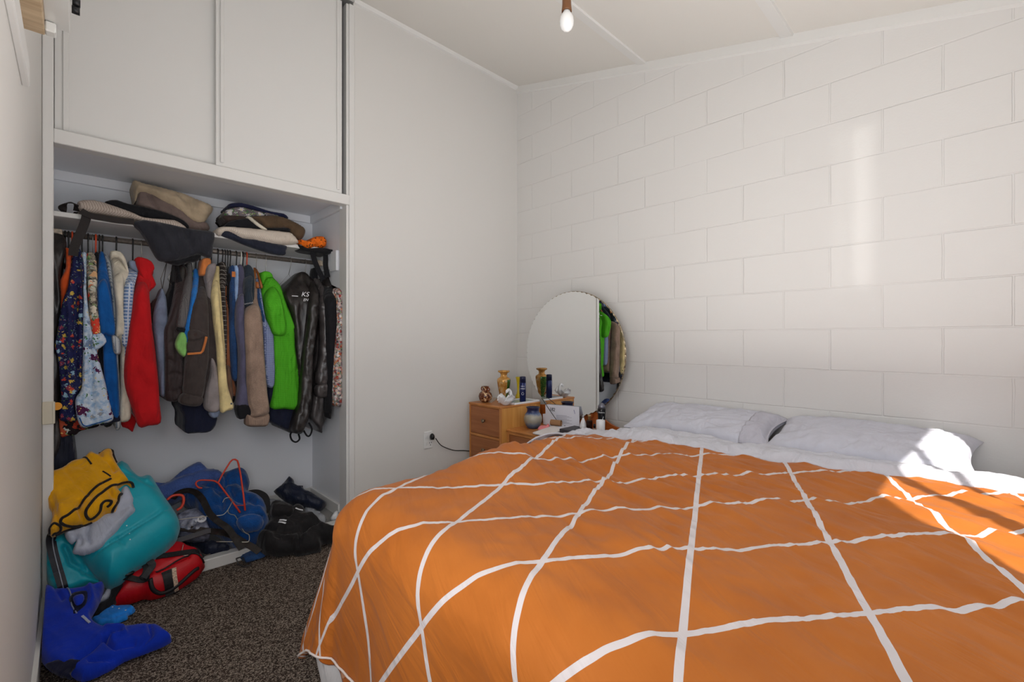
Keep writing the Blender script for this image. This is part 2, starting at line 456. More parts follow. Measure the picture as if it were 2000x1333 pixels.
# ================================================================ ROOM
XB, YC, XL, YW = 2.65, 2.693, -.097, -.65
YB = 3.265                                  # back of the wardrobe
def ceil_z(y): return 3.246-.267*(YC-y)
def wall_paint(name, c, nscale=60, nstr=.08):
    return plain(name, c, rough=.62, nscale=nscale, nstr=nstr, spec=.3, dist=.003)
M_wall = wall_paint('wall_paint', (222, 220, 216))
M_trim = plain('trim_paint', (226, 225, 222), rough=.4, spec=.45, nscale=35, nstr=.04)
M_ceil = wall_paint('ceiling_paint', (226, 223, 217))
M_shelf = plain('shelf_paint', (234, 236, 240), rough=.45, nscale=30, nstr=.04)
# painted concrete blocks
def block_mat():
    m, nt, b = nodes_of('painted_block')
    tc = nt.nodes.new('ShaderNodeTexCoord'); sp = nt.nodes.new('ShaderNodeSeparateXYZ'); link(nt, tc.outputs['Object'], sp.inputs[0])
    sub = nt.nodes.new('ShaderNodeMath'); sub.operation = 'ADD'; sub.inputs[1].default_value = -.122+4
    link(nt, sp.outputs['Y'], sub.inputs[0])
    cb = nt.nodes.new('ShaderNodeCombineXYZ'); link(nt, sub.outputs[0], cb.inputs[0]); link(nt, sp.outputs['Z'], cb.inputs[1])
    wb = nt.nodes.new('ShaderNodeTexNoise'); wb.inputs['Scale'].default_value = 9; wb.inputs['Detail'].default_value = 3
    link(nt, cb.outputs[0], wb.inputs['Vector'])
    mxw = nt.nodes.new('ShaderNodeMix'); mxw.data_type = 'RGBA'; mxw.blend_type = 'LINEAR_LIGHT'; mxw.inputs['Factor'].default_value = .0028
    link(nt, cb.outputs[0], mxw.inputs[6]); link(nt, wb.outputs['Color'], mxw.inputs[7])
    br = nt.nodes.new('ShaderNodeTexBrick'); br.offset = .5; br.offset_frequency = 2; br.squash = 1
    br.inputs['Scale'].default_value = 1; br.inputs['Mortar Size'].default_value = .0045; br.inputs['Mortar Smooth'].default_value = .6
    br.inputs['Brick Width'].default_value = .4; br.inputs['Row Height'].default_value = .2
    br.inputs['Color1'].default_value = (0, 0, 0, 1); br.inputs['Color2'].default_value = (1, 1, 1, 1); br.inputs['Mortar'].default_value = (.5, .5, .5, 1)
    link(nt, mxw.outputs[2], br.inputs['Vector'])
    # joint softness: some joints are filled with paint
    n1 = nt.nodes.new('ShaderNodeTexNoise'); n1.inputs['Scale'].default_value = 3; link(nt, cb.outputs[0], n1.inputs['Vector'])
    mr = nt.nodes.new('ShaderNodeMapRange'); mr.inputs[1].default_value = .35; mr.inputs[2].default_value = .65; mr.inputs[3].default_value = .45; mr.inputs[4].default_value = 1.1
    link(nt, n1.outputs['Fac'], mr.inputs[0])
    mu = nt.nodes.new('ShaderNodeMath'); mu.operation = 'MULTIPLY'; link(nt, br.outputs['Fac'], mu.inputs[0]); link(nt, mr.outputs[0], mu.inputs[1])
    n2 = nt.nodes.new('ShaderNodeTexNoise'); n2.inputs['Scale'].default_value = 120; n2.inputs['Detail'].default_value = 5; link(nt, cb.outputs[0], n2.inputs['Vector'])
    n3 = nt.nodes.new('ShaderNodeTexNoise'); n3.inputs['Scale'].default_value = 22; n3.inputs['Detail'].default_value = 5; link(nt, cb.outputs[0], n3.inputs['Vector'])
    h = nt.nodes.new('ShaderNodeMath'); h.operation = 'MULTIPLY_ADD'; h.inputs[1].default_value = -1.0
    s2 = nt.nodes.new('ShaderNodeMath'); s2.operation = 'MULTIPLY_ADD'; s2.inputs[1].default_value = .12; link(nt, n2.outputs['Fac'], s2.inputs[0])
    s3 = nt.nodes.new('ShaderNodeMath'); s3.operation = 'MULTIPLY'; s3.inputs[1].default_value = .18; link(nt, n3.outputs['Fac'], s3.inputs[0]); link(nt, s3.outputs[0], s2.inputs[2])
    link(nt, mu.outputs[0], h.inputs[0]); link(nt, s2.outputs[0], h.inputs[2])
    bump(nt, b, h.outputs[0], .6, .0045)
    b.inputs['Base Color'].default_value = (*lin((222, 220, 217)), 1)
    b.inputs['Roughness'].default_value = .5; b.inputs['Specular IOR Level'].default_value = .35
    return m
def carpet_mat():
    m, nt, b = nodes_of('carpet')
    v = coords(nt)
    vo = nt.nodes.new('ShaderNodeTexVoronoi'); vo.inputs['Scale'].default_value = 260; link(nt, v, vo.inputs['Vector'])
    sep = nt.nodes.new('ShaderNodeSeparateColor'); link(nt, vo.outputs['Color'], sep.inputs[0])
    c = ramp(nt, sep.outputs[0], [(0, (44, 36, 33)), (.35, (76, 66, 60)), (.6, (108, 96, 87)), (.85, (166, 152, 139))])
    n = nt.nodes.new('ShaderNodeTexNoise'); n.inputs['Scale'].default_value = 320; n.inputs['Detail'].default_value = 3; link(nt, v, n.inputs['Vector'])
    link(nt, c, b.inputs['Base Color']); b.inputs['Roughness'].default_value = 1; b.inputs['Specular IOR Level'].default_value = .05
    bump(nt, b, n.outputs['Fac'], 1, .006); return m
O0 = (0, 0, 0)
struct(MB().box((-1.6, -.75, -.1), (2.75, 3.4, 0)).build('floor', carpet_mat(), origin=O0))
# ceiling: a sloping slab
def slab(y0, y1, x0, x1, th=.08):
    z0, z1 = ceil_z(y0), ceil_z(y1)
    v = [(x0,y0,z0),(x1,y0,z0),(x1,y1,z1),(x0,y1,z1),(x0,y0,z0+th),(x1,y0,z0+th),(x1,y1,z1+th),(x0,y1,z1+th)]
    return MB().add(v, [(0,3,2,1),(4,5,6,7),(0,1,5,4),(1,2,6,5),(2,3,7,6),(3,0,4,7)])
struct(slab(YW-.1, YB+.1, XL-.1, XB+.1).build('ceiling', M_ceil, origin=O0))
def gable(x0, x1, y0, y1):                        # wall piece that follows the sloping ceiling
    v = [(x0,y0,0),(x1,y0,0),(x1,y1,0),(x0,y1,0),(x0,y0,ceil_z(y0)),(x1,y0,ceil_z(y0)),(x1,y1,ceil_z(y1)),(x0,y1,ceil_z(y1))]
    return v, [(0,3,2,1),(4,5,6,7),(0,1,5,4),(1,2,6,5),(2,3,7,6),(3,0,4,7)]
struct(MB().add(*gable(XB, XB+.1, YW, YB+.1)).build('wall_right', block_mat(), origin=O0))
# left wall with a doorway beside the camera
mb = MB().add(*gable(XL-.1, XL, 1.0, YB+.1)).add(*gable(XL-.1, XL, YW, -.35))
v, f = gable(XL-.1, XL, -.35, 1.0)
v = [(x, y, 2.03 if z == 0 else z) for x, y, z in v]; mb.add(v, f)
struct(mb.build('wall_left', M_wall, origin=O0))
# hallway beyond the doorway
mb = MB().box((-1.6, -.75, 0), (-1.5, 1.5, 2.4)).box((-1.5, -.75, 0), (XL-.1, -.65, 2.4)).box((-1.5, 1.4, 0), (XL-.1, 1.5, 2.4)).box((-1.6, -.75, 2.4), (XL-.1, 1.5, 2.45))
struct(mb.build('wall_hallway', M_wall, origin=O0))
mb = MB().box((XL-.005, 1.0, 0), (XL+.012, 1.06, 2.09)).box((XL-.005, -.41, 0), (XL+.012, -.35, 2.09)).box((XL-.005, -.35, 2.03), (XL+.012, 1.0, 2.09))
struct(mb.build('door_1', M_trim, origin=O0))
# window wall (sun side)
WX0, WX1, WZ0, WZ1 = .57, 1.62, .92, 2.095
mb = MB().box((XL-.1, YW-.1, 0), (WX0, YW, ceil_z(YW))).box((WX1, YW-.1, 0), (XB+.1, YW, ceil_z(YW))).box((WX0, YW-.1, 0), (WX1, YW, WZ0)).box((WX0, YW-.1, WZ1), (WX1, YW, ceil_z(YW)))
struct(mb.build('wall_front', M_wall, origin=O0))
mb = MB()
for (a, b, c, d) in ((WX0-.03, WX0+.015, WZ0, WZ1), (WX1-.015, WX1+.03, WZ0, WZ1), (WX0-.03, WX1+.03, WZ1-.01, WZ1+.05), (WX0-.03, WX1+.03, WZ0-.05, WZ0+.01)):
    mb.box((a, YW-.07, c), (b, YW-.02, d))
for x, hw in ((.936, .022), (1.196, .010)): mb.box((x-hw, YW-.06, WZ0), (x+hw, YW-.04, WZ1))
struct(mb.build('window_1', M_trim, origin=O0))
# far wall right of the wardrobe, and the wardrobe recess
struct(MB().add(*gable(1.236, XB, YC, YB+.1)).build('wall_back', M_wall, origin=O0))
mb = MB().add(*gable(XL, 1.236, YB, YB+.1)); mb.box((1.2, YC+.10, .05), (1.236, YB, 3.05)); mb.box((XL, YC+.02, 0), (XL+.012, YB, 3.1))
struct(mb.build('wall_wardrobe', M_shelf, origin=O0))
# cornices, ceiling battens
mb = MB(); s = .030
z = ceil_z(YC)
mb.add([(1.236,YC,z),(XB,YC,z),(XB,YC-s,z-.004),(1.236,YC-s,z-.004),(1.236,YC,z-s),(XB,YC,z-s),(XB,YC-s*.55,z-s*.9),(1.236,YC-s*.55,z-s*.9)],
       [(0,1,2,3),(4,7,6,5),(3,2,6,7),(0,4,5,1),(0,3,7,4),(1,5,6,2)])
mb.add([(-.1+x*1.336,YC-(.022 if k else 0),z-(.02 if j else 0)) for x in (0,1) for k in (0,1) for j in (0,1)], [(0,1,3,2),(4,6,7,5),(0,4,5,1),(2,3,7,6),(1,5,7,3),(0,2,6,4)])
struct(mb.build('trim_1', M_trim, origin=O0))
mb = MB(); v = []
for y in (YW, YC):
    z = ceil_z(y); v += [(XB, y, z), (XB-.014, y, z), (XB-.016, y, z-.05), (XB, y, z-.058)]
mb.add(v, [(0,1,5,4),(1,2,6,5),(2,3,7,6),(3,0,4,7),(0,3,2,1),(4,5,6,7)])
struct(mb.build('trim_2', M_trim, origin=O0))
for i, yb in enumerate((1.535, .705)):
    mb = MB(); v = []
    for (y, dz) in ((yb-.032, 0), (yb-.028, .012), (yb+.028, .012), (yb+.032, 0)):
        for x in (XL, XB): v.append((x, y, ceil_z(y)-dz))
    mb.add(v, [(0,1,3,2),(2,3,5,4),(4,5,7,6),(6,7,1,0),(0,2,4,6),(1,7,5,3)])
    struct(mb.build('trim_%d' % (3+i), M_trim, origin=O0))
struct(MB().box((XL, 1.06, 0), (XL+.012, YC-.01, .09)).build('baseboard_left', M_trim, origin=O0))
struct(MB().box((1.24, YC-.014, 0), (XB, YC, .09)).build('baseboard_back', M_trim, origin=O0))
struct(MB().box((XB-.014, YW, 0), (XB, YC-.014, .09)).build('baseboard_right', M_trim, origin=O0))
# ---------------- wardrobe carpentry
W = thing('wardrobe', 'white painted built-in wardrobe with sliding upper doors and open clothes bay', 'wardrobe', (.57, YC, 0))
fr = MB().box((XL+.001, YC-.018, 0), (-.063, YC+.03, 3.1), .003).box((1.206, YC-.012, 0), (1.240, YC+.01, 3.2), .003).box((1.192, YC, .0), (1.207, YC+.10, 3.2), .002)
fr.build('frame', M_trim, W)
MB().box((-.063, YC-.016, 1.968), (1.206, YC+.05, 2.028), .003).build('header_rail', M_trim, W)
MB().box((XL+.012, YC+.05, 2.008), (1.2, YB, 2.026)).build('top_board', M_shelf, W)
MB().box((XL+.012, YB-.018, 1.958), (1.2, YB-.0005, 2.008), .002).box((1.178, YC+.06, 1.955), (1.2, YB-.018, 2.008), .002).build('batten', M_shelf, W)
MB().box((XL+.012, 2.93, 1.712), (1.2, YB-.0005, 1.735), .002).build('shelf', M_trim, W)
MB().box((1.183, 2.95, 1.60), (1.2, YB-.001, 1.712), .002).box((1.183, YC+.13, 1.585), (1.2, YC+.23, 1.712), .002).build('shelf_bracket', M_shelf, W)
MB().box((-.063, YC-.02, 0), (1.206, YC+.035, .056), .004).build('sill', M_trim, W)
MB().box((XL+.012, YC+.03, 0), (1.2, YB, .045)).build('base_board', plain('raw_board', (150, 148, 145), .7, 20, .1), W)
MB().box((1.183, YC+.1, .045), (1.2, YB, .12), .002).box((.4, YB-.012, .045), (1.183, YB-.001, .12), .002).build('base_skirting', M_trim, W)
d1 = MB().box((-.062, YC+.034, 2.028), (.56, YC+.048, 3.2), .002).build('door', M_trim, W)
MB().box((-.036, YC+.026, 2.04), (-.018, YC+.034, 3.2), .002).build('finger_pull', M_trim, d1)
d2 = MB().box((.515, YC+.002, 2.028), (1.166, YC+.016, 3.2), .002).build('door', M_trim, W)
MB().box((.533, YC-.008, 2.05), (.549, YC+.002, 3.2), .002).build('finger_pull', M_trim, d2)
MB().box((1.132, YC-.008, 2.05), (1.150, YC+.002, 3.2), .002).build('finger_pull', M_trim, d2)
MB().box((XL+.001, YC-.028, .800), (-.060, YC-.018, .893), .002).box((-.066, YC-.030, .802), (-.058, YC-.018, .891), .001).build('catch_plate', plain('cream_plastic', (214, 207, 186), .4), W)
# rail
M_rail = plain('worn_rail', (124, 116, 110), .35, 90, .2, metal=.4, var=.14)
rl = thing('clothes_rail', 'worn grey metal rail under the shelf carrying the hanging clothes', 'rail', (.55, 3.05, 1.653))
MB().tube([(XL+.05, 3.05, 1.653), (1.145, 3.05, 1.653)], .0135, 14).build('rail', M_rail, rl, smooth=True)
mk = plain('chipped_socket', (205, 190, 170), .6, 60, .4, var=.2)
MB().box((XL+.012, 3.03, 1.635), (XL+.055, 3.072, 1.672), .004).build('end_socket', mk, rl)
MB().box((1.14, 3.03, 1.635), (1.183, 3.072, 1.672), .004).build('end_socket', mk, rl)
# power point and its cord
pp = thing('power_socket', 'white double power socket on the wall beside the wardrobe, black plug in its top half', 'socket', (1.776, YC, .39))
pl = MB().box((1.741, YC-.009, .390), (1.811, YC-.0005, .508), .003).build('cover_plate', plain('white_plastic', (228, 228, 226), .3), pp)
MP = plain('dark_slot', (30, 30, 30), .5)
mb = MB()
for (dx, dz, r) in ((.008, .024, .5), (.024, .024, -.5), (.016, .008, 0)):
    mb.box((1.776+dx-.0018, YC-.0098, .40+dz), (1.776+dx+.0018, YC-.0088, .40+dz+.009))
mb.build('outlet_slots', MP, pl)
MB().box((1.752, YC-.013, .462), (1.764, YC-.008, .482), .002).build('switch', plain('white_plastic', (228, 228, 226), .3), pl)
MB().box((1.752, YC-.013, .415), (1.764, YC-.008, .435), .002).build('switch', plain('white_plastic', (228, 228, 226), .3), pl)
M_blk = plain('black_plastic', (22, 22, 24), .35)
cd = thing('charger_cable', 'thin black cord running from the wall socket towards the wooden dressing table', 'cord', (1.80, YC-.04, .44))
MB().lathe([(.001, -.02), (.013, -.018), (.016, 0), (.013, .014), (.006, .022), (.001, .024)], (1.792, YC-.03, .472), 14, 1, 1.3).build('plug', M_blk, cd, smooth=True)
pts = [at(851, 857, Y=YC-.03)] + [at(x, y, Y=YC-.02) for x, y in ((859, 868), (868, 874), (886, 880), (905, 880.5), (921, 881))] + [np.array([2.14, YC-.025, .35]), np.array([2.2, YC-.02, .2]), np.array([2.22, YC-.022, .02])]
MB().tube(spline(pts, 6), .0032, 7).build('cord', M_blk, cd, smooth=True)
# pendant lamp holder
bx, by, bz = 1.365, 1.115, 2.375
lp = thing('pendant_lamp', 'bare white bulb in a brown holder hanging from the sloping ceiling', 'lamp', (bx, by, bz))
MB().tube([(bx, by, bz+.07), (bx, by, ceil_z(by))], .0035, 8).build('flex', plain('brown_flex', (98, 66, 42), .5), lp, smooth=True)
MB().lathe([(.003, .12), (.013, .115), (.0165, .10), (.0175, .06), (.0195, .042), (.0195, .036), (.015, .036), (.015, .05)], (bx, by, bz), 24).build('lamp_holder', plain('brown_bakelite', (120, 78, 45), .35), lp, smooth=True)
MB().lathe([(.0, -.037), (.010, -.035), (.019, -.028), (.0255, -.016), (.0275, -.002), (.0265, .012), (.021, .025), (.0145, .034), (.0135, .046)], (bx, by, bz-.002), 28).build('bulb', plain('opal_glass', (240, 240, 238), .12, spec=.6), lp, smooth=True)
MB().lathe([(.001, ceil_z(by)-bz-.03), (.04, ceil_z(by)-bz-.02), (.045, ceil_z(by)-bz+.012)], (bx, by, bz), 24).build('ceiling_rose', M_trim, lp, smooth=True)
# curtain / blind rail stack at top left
M_pine = wood('pale_wood', (176, 150, 118), (208, 185, 152), (3, 30, 3))
bl = thing('wooden_blind', 'stacked pale wooden slats with a white metal end bracket high on the left wall', 'blind', (XL+.03, 1.5, 1.83))
Yb = 1.70
def bandX(px): return Yb*(((px-CX)/F*C1+S1)/(C1-(px-CX)/F*S1))
x0, x1 = XL, bandX(88)
for k in range(6):
    zt = at(70, 62-17.5*k+(-2), Y=Yb)[2]; hh = .0168
    MB().box((x0+.0005, Yb-1.0, zt-.005), (x1, Yb, zt-.005+hh), .002).build('slat', M_pine, bl)
M_wm = plain('white_metal', (222, 222, 218), .35, metal=.1)
xa, xb = bandX(87), bandX(137)
zb0 = at(100, 50, Y=Yb-.0)[2]
MB().box((xa, Yb-.96, zb0+.012), (xb, Yb-.004, zb0+.20), .003).box((xa, Yb-.96, zb0-.002), (xb, Yb+.004, zb0+.010), .002).box((x1, Yb-.03, zb0-.03), (xa+.022, Yb+.003, zb0-.004), .003).build('end_bracket', M_wm, bl)
mb = MB()
for (px, py) in ((123, 30), (123, 47)):
    p = at(px, py, Y=Yb-.964); q = at(px, py, Y=Yb)
    mb.tube([q+np.array([0, .004, 0]), q-np.array([0, .01, 0])], .0035, 10)
mb.build('screw', plain('steel', (170, 170, 170), .3, metal=1), bl, smooth=True)
for (px, py) in ((149, 10), (148, 25)):
    p = at(px, py, Y=Yb)
    mw = MB().tube([p+np.array([-.008, -.012, 0]), p+np.array([.008, -.012, 0])], .010, 16).build('roller', M_blk, bl, smooth=True)
tr = [at(38, 0, X=XL+.014), at(55, 152, X=XL+.014)]
struct(MB().box((XL-.001, 1.02, 1.795), (XL+.014, 1.70, 1.86), .003).build('trim_5', M_trim, origin=O0))

# ---------------------------------------------------------------- camera & light
cam = bpy.data.cameras.new('camera'); co = bpy.data.objects.new('camera', cam); COL.objects.link(co)
cam.sensor_width = 36; cam.lens = 36*F/2000; cam.shift_y = -(666.5-CY)/2000
co.location = (0, 0, CH); co.rotation_euler = (PI/2, 0, -math.atan2(S1, C1)); cam.clip_start = .02
bpy.context.scene.camera = co
sc = bpy.context.scene
sc.view_settings.view_transform = 'Standard'; sc.view_settings.look = 'None'; sc.view_settings.gamma = 1
sc.view_settings.use_curve_mapping = False; sc.view_settings.exposure = EXPO
w = bpy.data.worlds.new('world'); sc.world = w; w.use_nodes = True
w.node_tree.nodes['Background'].inputs['Color'].default_value = (.72, .83, 1, 1); w.node_tree.nodes['Background'].inputs['Strength'].default_value = SKY
def area(name, loc, rot, sx, sy, e, col):
    l = bpy.data.lights.new(name, 'AREA'); l.shape = 'RECTANGLE'; l.size = sx; l.size_y = sy; l.energy = e; l.color = col
    o = bpy.data.objects.new(name, l); COL.objects.link(o); o.location = loc; o.rotation_euler = rot; return o
su = bpy.data.lights.new('sun', 'SUN'); su.energy = SUN; su.angle = math.radians(.55); su.color = (1, .96, .9)
so = bpy.data.objects.new('sun', su); COL.objects.link(so); so.location = (0, -3, 4)
sd = Vector((.585, .458, -.669)); so.rotation_euler = sd.to_track_quat('-Z', 'Y').to_euler()
area('window_daylight', ((WX0+WX1)/2, YW+.01, (WZ0+WZ1)/2), (PI/2, 0, PI), WX1-WX0-.1, WZ1-WZ0-.1, E_WIN, (.82, .91, 1))
dl = area('doorway_fill', (XL-.22, .32, 1.35), (0, 0, 0), 1.0, 1.5, E_DOOR, (.98, .98, 1)); dl.rotation_euler = Vector((.50, .80, .42)).to_track_quat('-Z', 'Y').to_euler()  # added fill lamp in the doorway, tilted up to brighten the wardrobe side
area('ceiling_fill', (1.2, .6, .98), (PI, 0, 0), 1.8, 1.5, E_UP, (1, .98, .95))  # added upward lamp over the bed, standing in for bounced ceiling light

gl = area('sun_glint_from_outside', (0, 0, 0), (0, 0, 0), .10, .86, E_GL, (1, .98, .95)); gd = Vector((1.35, 1.07, .06)).normalized()
gl.data.spread = math.radians(2.2); gl.location = Vector((2.65, .425, 1.83))-gd*2.35; gl.rotation_euler = gd.to_track_quat('-Z', 'Y').to_euler()
# ================================================================ BED
def W2(px, py, z): p = at(px, py, Z=z); return p
BXH, BXF, BYN, BYF = 2.63, .62, -.10, 1.53
bed = thing('bed', 'double bed with white fitted sheet pushed against the painted block wall', 'bed', (1.6, .71, 0))
MB().box((BXF+.03, BYN+.03, .10), (BXH, BYF-.03, .32), .01).build('bed_base', cloth('base_fabric', (196, 194, 190)), bed)
for (x, y) in ((.72, 0), (.72, 1.4), (2.5, 0), (2.5, 1.4)):
    MB().lathe([(.025, 0), (.03, .1)], (x, y, 0), 14).build('leg', wood('bed_leg_wood', (90, 60, 40), (120, 84, 56)) if 'bl' not in MATS else MATS['bl'], bed)
def mattress(x0, x1, y0, y1, z0, z1, r, name, mat, parent):
    nx, ny = 60, 50; v = []; f = []
    xs = np.linspace(0, 1, nx); ys = np.linspace(0, 1, ny)
    mb = MB(); rings = []
    prof = [(0, 0)]+[(r*(1-math.cos(a)), r*(1-math.sin(a))) for a in []]
    # rounded box via superellipse rings
    K = 14
    for k in range(K+1):
        a = PI*k/K; zz = (z0+z1)/2-math.cos(a)*(z1-z0)/2; ins = r*(1-math.sin(a)**.35)
        ring = []
        for q in range(96):
            th = 2*PI*q/96; c, s_ = math.cos(th), math.sin(th); e = .14
            x = (x0+x1)/2+(abs(c)**e)*(1 if c > 0 else -1)*((x1-x0)/2-ins); y = (y0+y1)/2+(abs(s_)**e)*(1 if s_ > 0 else -1)*((y1-y0)/2-ins)
            zz2 = zz+.004*ridged(x*9, y*4)*(1 if k > K/2 else 0)
            ring.append((x, y, zz2))
        rings.append(ring)
    V = [p for rg in rings for p in rg]; Fc = []
    for k in range(K):
        for q in range(96):
            j = (q+1)%96; Fc.append((k*96+q, k*96+j, (k+1)*96+j, (k+1)*96+q))
    Fc.append(tuple(range(95, -1, -1))); Fc.append(tuple(K*96+q for q in range(96)))
    return link_mesh(name, V, Fc, mat, parent)
M_sheet = cloth('white_sheet', (206, 206, 214), .9, 500, .2, .02, .1, wrk=14, wrs=.6)
mattress(BXF+.02, BXH+.01, BYN, BYF, .32, .60, .05, 'mattress', M_sheet, bed)
# ---------------- duvet
TOPZ = .635
def duvet_edge(y):            # head end of the orange cover, across the bed
    pts = [(-.30, 2.22), (-.09, 2.19), (.09, 2.17), (.35, 2.11), (.62, 2.06), (.95, 2.02), (1.25, 1.97), (1.47, 1.90), (1.56, 1.62), (1.66, 1.50), (2.2, 1.45)]
    return float(np.interp(y, [p[0] for p in pts], [p[1] for p in pts]))
FX, FY, FN, RHO = .72, 1.40, -.16, .13
def folds(s, r):
    # long soft pleats running across the bed and slightly towards the foot
    a = math.radians(63); c_, s_ = math.cos(a), math.sin(a)
    A = s*s_-r*c_; B = s*c_+r*s_                      # A across pleats, B along them
    wob = .05*nz(B*1.3, A*1.1, 4)
    k = np.clip((s-.78)/.7, 0, 1)                     # stronger towards the pillows
    h = .023*(.25+.75*k)*ridged((A+wob)/.15, B/.8, 1)+.0085*(.3+.7*k)*ridged((A+wob*1.4)/.06, B/.4, 2)+.0030*(.4+.6*k)*ridged((A+wob*2)/.025, B/.2, 5)
    h += .004*ridged(s*14, r*9, 3)+.010*nz(s*2.6, r*2.6, 8)
    h += .045*math.exp(-((s-1.35)**2/.10+(r-1.42)**2/.02))     # bunched filling by the far edge
    h += .030*math.exp(-((s-1.75)**2/.05+(r-1.25)**2/.05))
    h += .022*math.exp(-((s-1.15)**2/.02+(r-1.30)**2/.02))*(1)
    h += .012*math.exp(-((s-.95)**2/.02+(r-.62)**2/.03))*ridged(A/.05, B/.2, 5)
    return h
def duvet_pos(s, r):
    ex = max(0., FX-s); ey = max(0., r-FY); en = max(0., FN-r)
    oy = ey if ey > 0 else en; sy = 1 if ey > 0 else -1
    if ex+oy < 1e-9: base = np.array([s, r, TOPZ]); e = 0; nrm = np.array([0, 0, 1.])
    else:
        p = 3.2; e = (ex**p+oy**p)**(1/p); hh = math.hypot(ex, oy); dx, dy = -ex/hh, sy*oy/hh
        corner = (2*min(ex, oy)/(ex+oy))
        fl = .05+.26*corner
        if e < RHO*PI/2:
            a = e/RHO; out = RHO*math.sin(a); dr = RHO*(1-math.cos(a)); nrm = np.array([dx*math.sin(a), dy*math.sin(a), math.cos(a)])
        else:
            q = e-RHO*PI/2; out = RHO+q*fl; dr = RHO+q*math.sqrt(max(.2, 1-min(.8, fl*fl))); nrm = np.array([dx, dy, .1]); nrm /= np.linalg.norm(nrm)
        base = np.array([min(s, 1e9) if ex == 0 else FX, r if oy == 0 else (FY if sy > 0 else FN), TOPZ])
        base = base+np.array([dx*out, dy*out, -dr])
        if e > .1:                                    # hanging folds
            al = math.atan2(oy*sy, ex)*.5+(r if oy == 0 else 0)+(s if ex == 0 else 0)*.8
            g = min(1, (e-.1)/.35); base = base+nrm*(.008*g*math.sin(al*13+1)+.006*g*ridged(al*9, e*2, 6))
    k = max(.18, 1-e*3.0)
    return base+nrm*(folds(s, r)*k), nrm
def grid_cloth(name, us, vs, fn, th, mat, parent=None, uvf=None, hem=True):
    """double-layer cloth sheet with its own thickness and rolled edges"""
    nu, nv = len(us), len(vs); top = []; bot = []; uv = []
    for u in us:
        for v in vs:
            p, n = fn(u, v); top.append(p); bot.append(p-n*th); uv.append(uvf(u, v) if uvf else (u, v))
    V = top+bot; NN = nu*nv; Fc = []
    for i in range(nu-1):
        for j in range(nv-1):
            a = i*nv+j; Fc.append((a, a+1, a+nv+1, a+nv)); Fc.append((a+NN, a+nv+NN, a+nv+1+NN, a+1+NN))
    def edge(a, b): Fc.append((a, b, b+NN, a+NN))
    for j in range(nv-1): edge(j, j+1); edge((nu-1)*nv+j+1, (nu-1)*nv+j)
    for i in range(nu-1): edge((i+1)*nv, i*nv); edge(i*nv+nv-1, (i+1)*nv+nv-1)
    return link_mesh(name, V, Fc, mat, parent, uv=uv+uv)
def duvet_mat():
    m, nt, b = nodes_of('orange_duvet_print')
    uv = nt.nodes.new('ShaderNodeUVMap'); sp = nt.nodes.new('ShaderNodeSeparateXYZ'); link(nt, uv.outputs[0], sp.inputs[0])
    def fam(ang, period, off, wd):
        a = math.radians(ang)      # normal direction of the line family
        m1 = nt.nodes.new('ShaderNodeMath'); m1.operation = 'MULTIPLY'; m1.inputs[1].default_value = math.cos(a); link(nt, sp.outputs[0], m1.inputs[0])
        m2 = nt.nodes.new('ShaderNodeMath'); m2.operation = 'MULTIPLY_ADD'; m2.inputs[1].default_value = math.sin(a); link(nt, sp.outputs[1], m2.inputs[0]); link(nt, m1.outputs[0], m2.inputs[2])
        m3 = nt.nodes.new('ShaderNodeMath'); m3.operation = 'SUBTRACT'; m3.inputs[1].default_value = off-wd/2; link(nt, m2.outputs[0], m3.inputs[0])
        m4 = nt.nodes.new('ShaderNodeMath'); m4.operation = 'DIVIDE'; m4.inputs[1].default_value = period; link(nt, m3.outputs[0], m4.inputs[0])
        m5 = nt.nodes.new('ShaderNodeMath'); m5.operation = 'FRACT'; link(nt, m4.outputs[0], m5.inputs[0])
        m6 = nt.nodes.new('ShaderNodeMath'); m6.operation = 'LESS_THAN'; m6.inputs[1].default_value = wd/period; link(nt, m5.outputs[0], m6.inputs[0])
        return m6.outputs[0]
    f1 = fam(NA1, PA1, OA1, .0145); f2 = fam(NA2, PA2, OA2, .0145)
    mm = nt.nodes.new('ShaderNodeMath'); mm.operation = 'MAXIMUM'; link(nt, f1, mm.inputs[0]); link(nt, f2, mm.inputs[1])
    n = nt.nodes.new('ShaderNodeTexNoise'); n.inputs['Scale'].default_value = 5; n.inputs['Detail'].default_value = 6; link(nt, uv.outputs[0], n.inputs['Vector'])
    oc = ramp(nt, n.outputs['Fac'], [(.3, (178, 98, 28)), (.7, (192, 110, 38))])
    mx = nt.nodes.new('ShaderNodeMix'); mx.data_type = 'RGBA'; mx.inputs[7].default_value = (*lin((214, 206, 206)), 1)
    link(nt, mm.outputs[0], mx.inputs['Factor']); link(nt, oc, mx.inputs[6]); link(nt, mx.outputs[2], b.inputs['Base Color'])
    b.inputs['Roughness'].default_value = .7; b.inputs['Sheen Weight'].default_value = .06; b.inputs['Specular IOR Level'].default_value = .3
    mp = nt.nodes.new('ShaderNodeMapping'); mp.inputs['Rotation'].default_value = (0, 0, math.radians(-63)); link(nt, uv.outputs[0], mp.inputs['Vector'])
    mp2 = nt.nodes.new('ShaderNodeMapping'); mp2.inputs['Scale'].default_value = (1.6, 9, 1); link(nt, mp.outputs[0], mp2.inputs['Vector'])
    n2 = nt.nodes.new('ShaderNodeTexNoise'); n2.inputs['Scale'].default_value = 1.3; n2.inputs['Detail'].default_value = 3.5; n2.inputs['Distortion'].default_value = 1.0; link(nt, mp2.outputs[0], n2.inputs['Vector'])
    bump(nt, b, n2.outputs['Fac'], .34, .03); return m
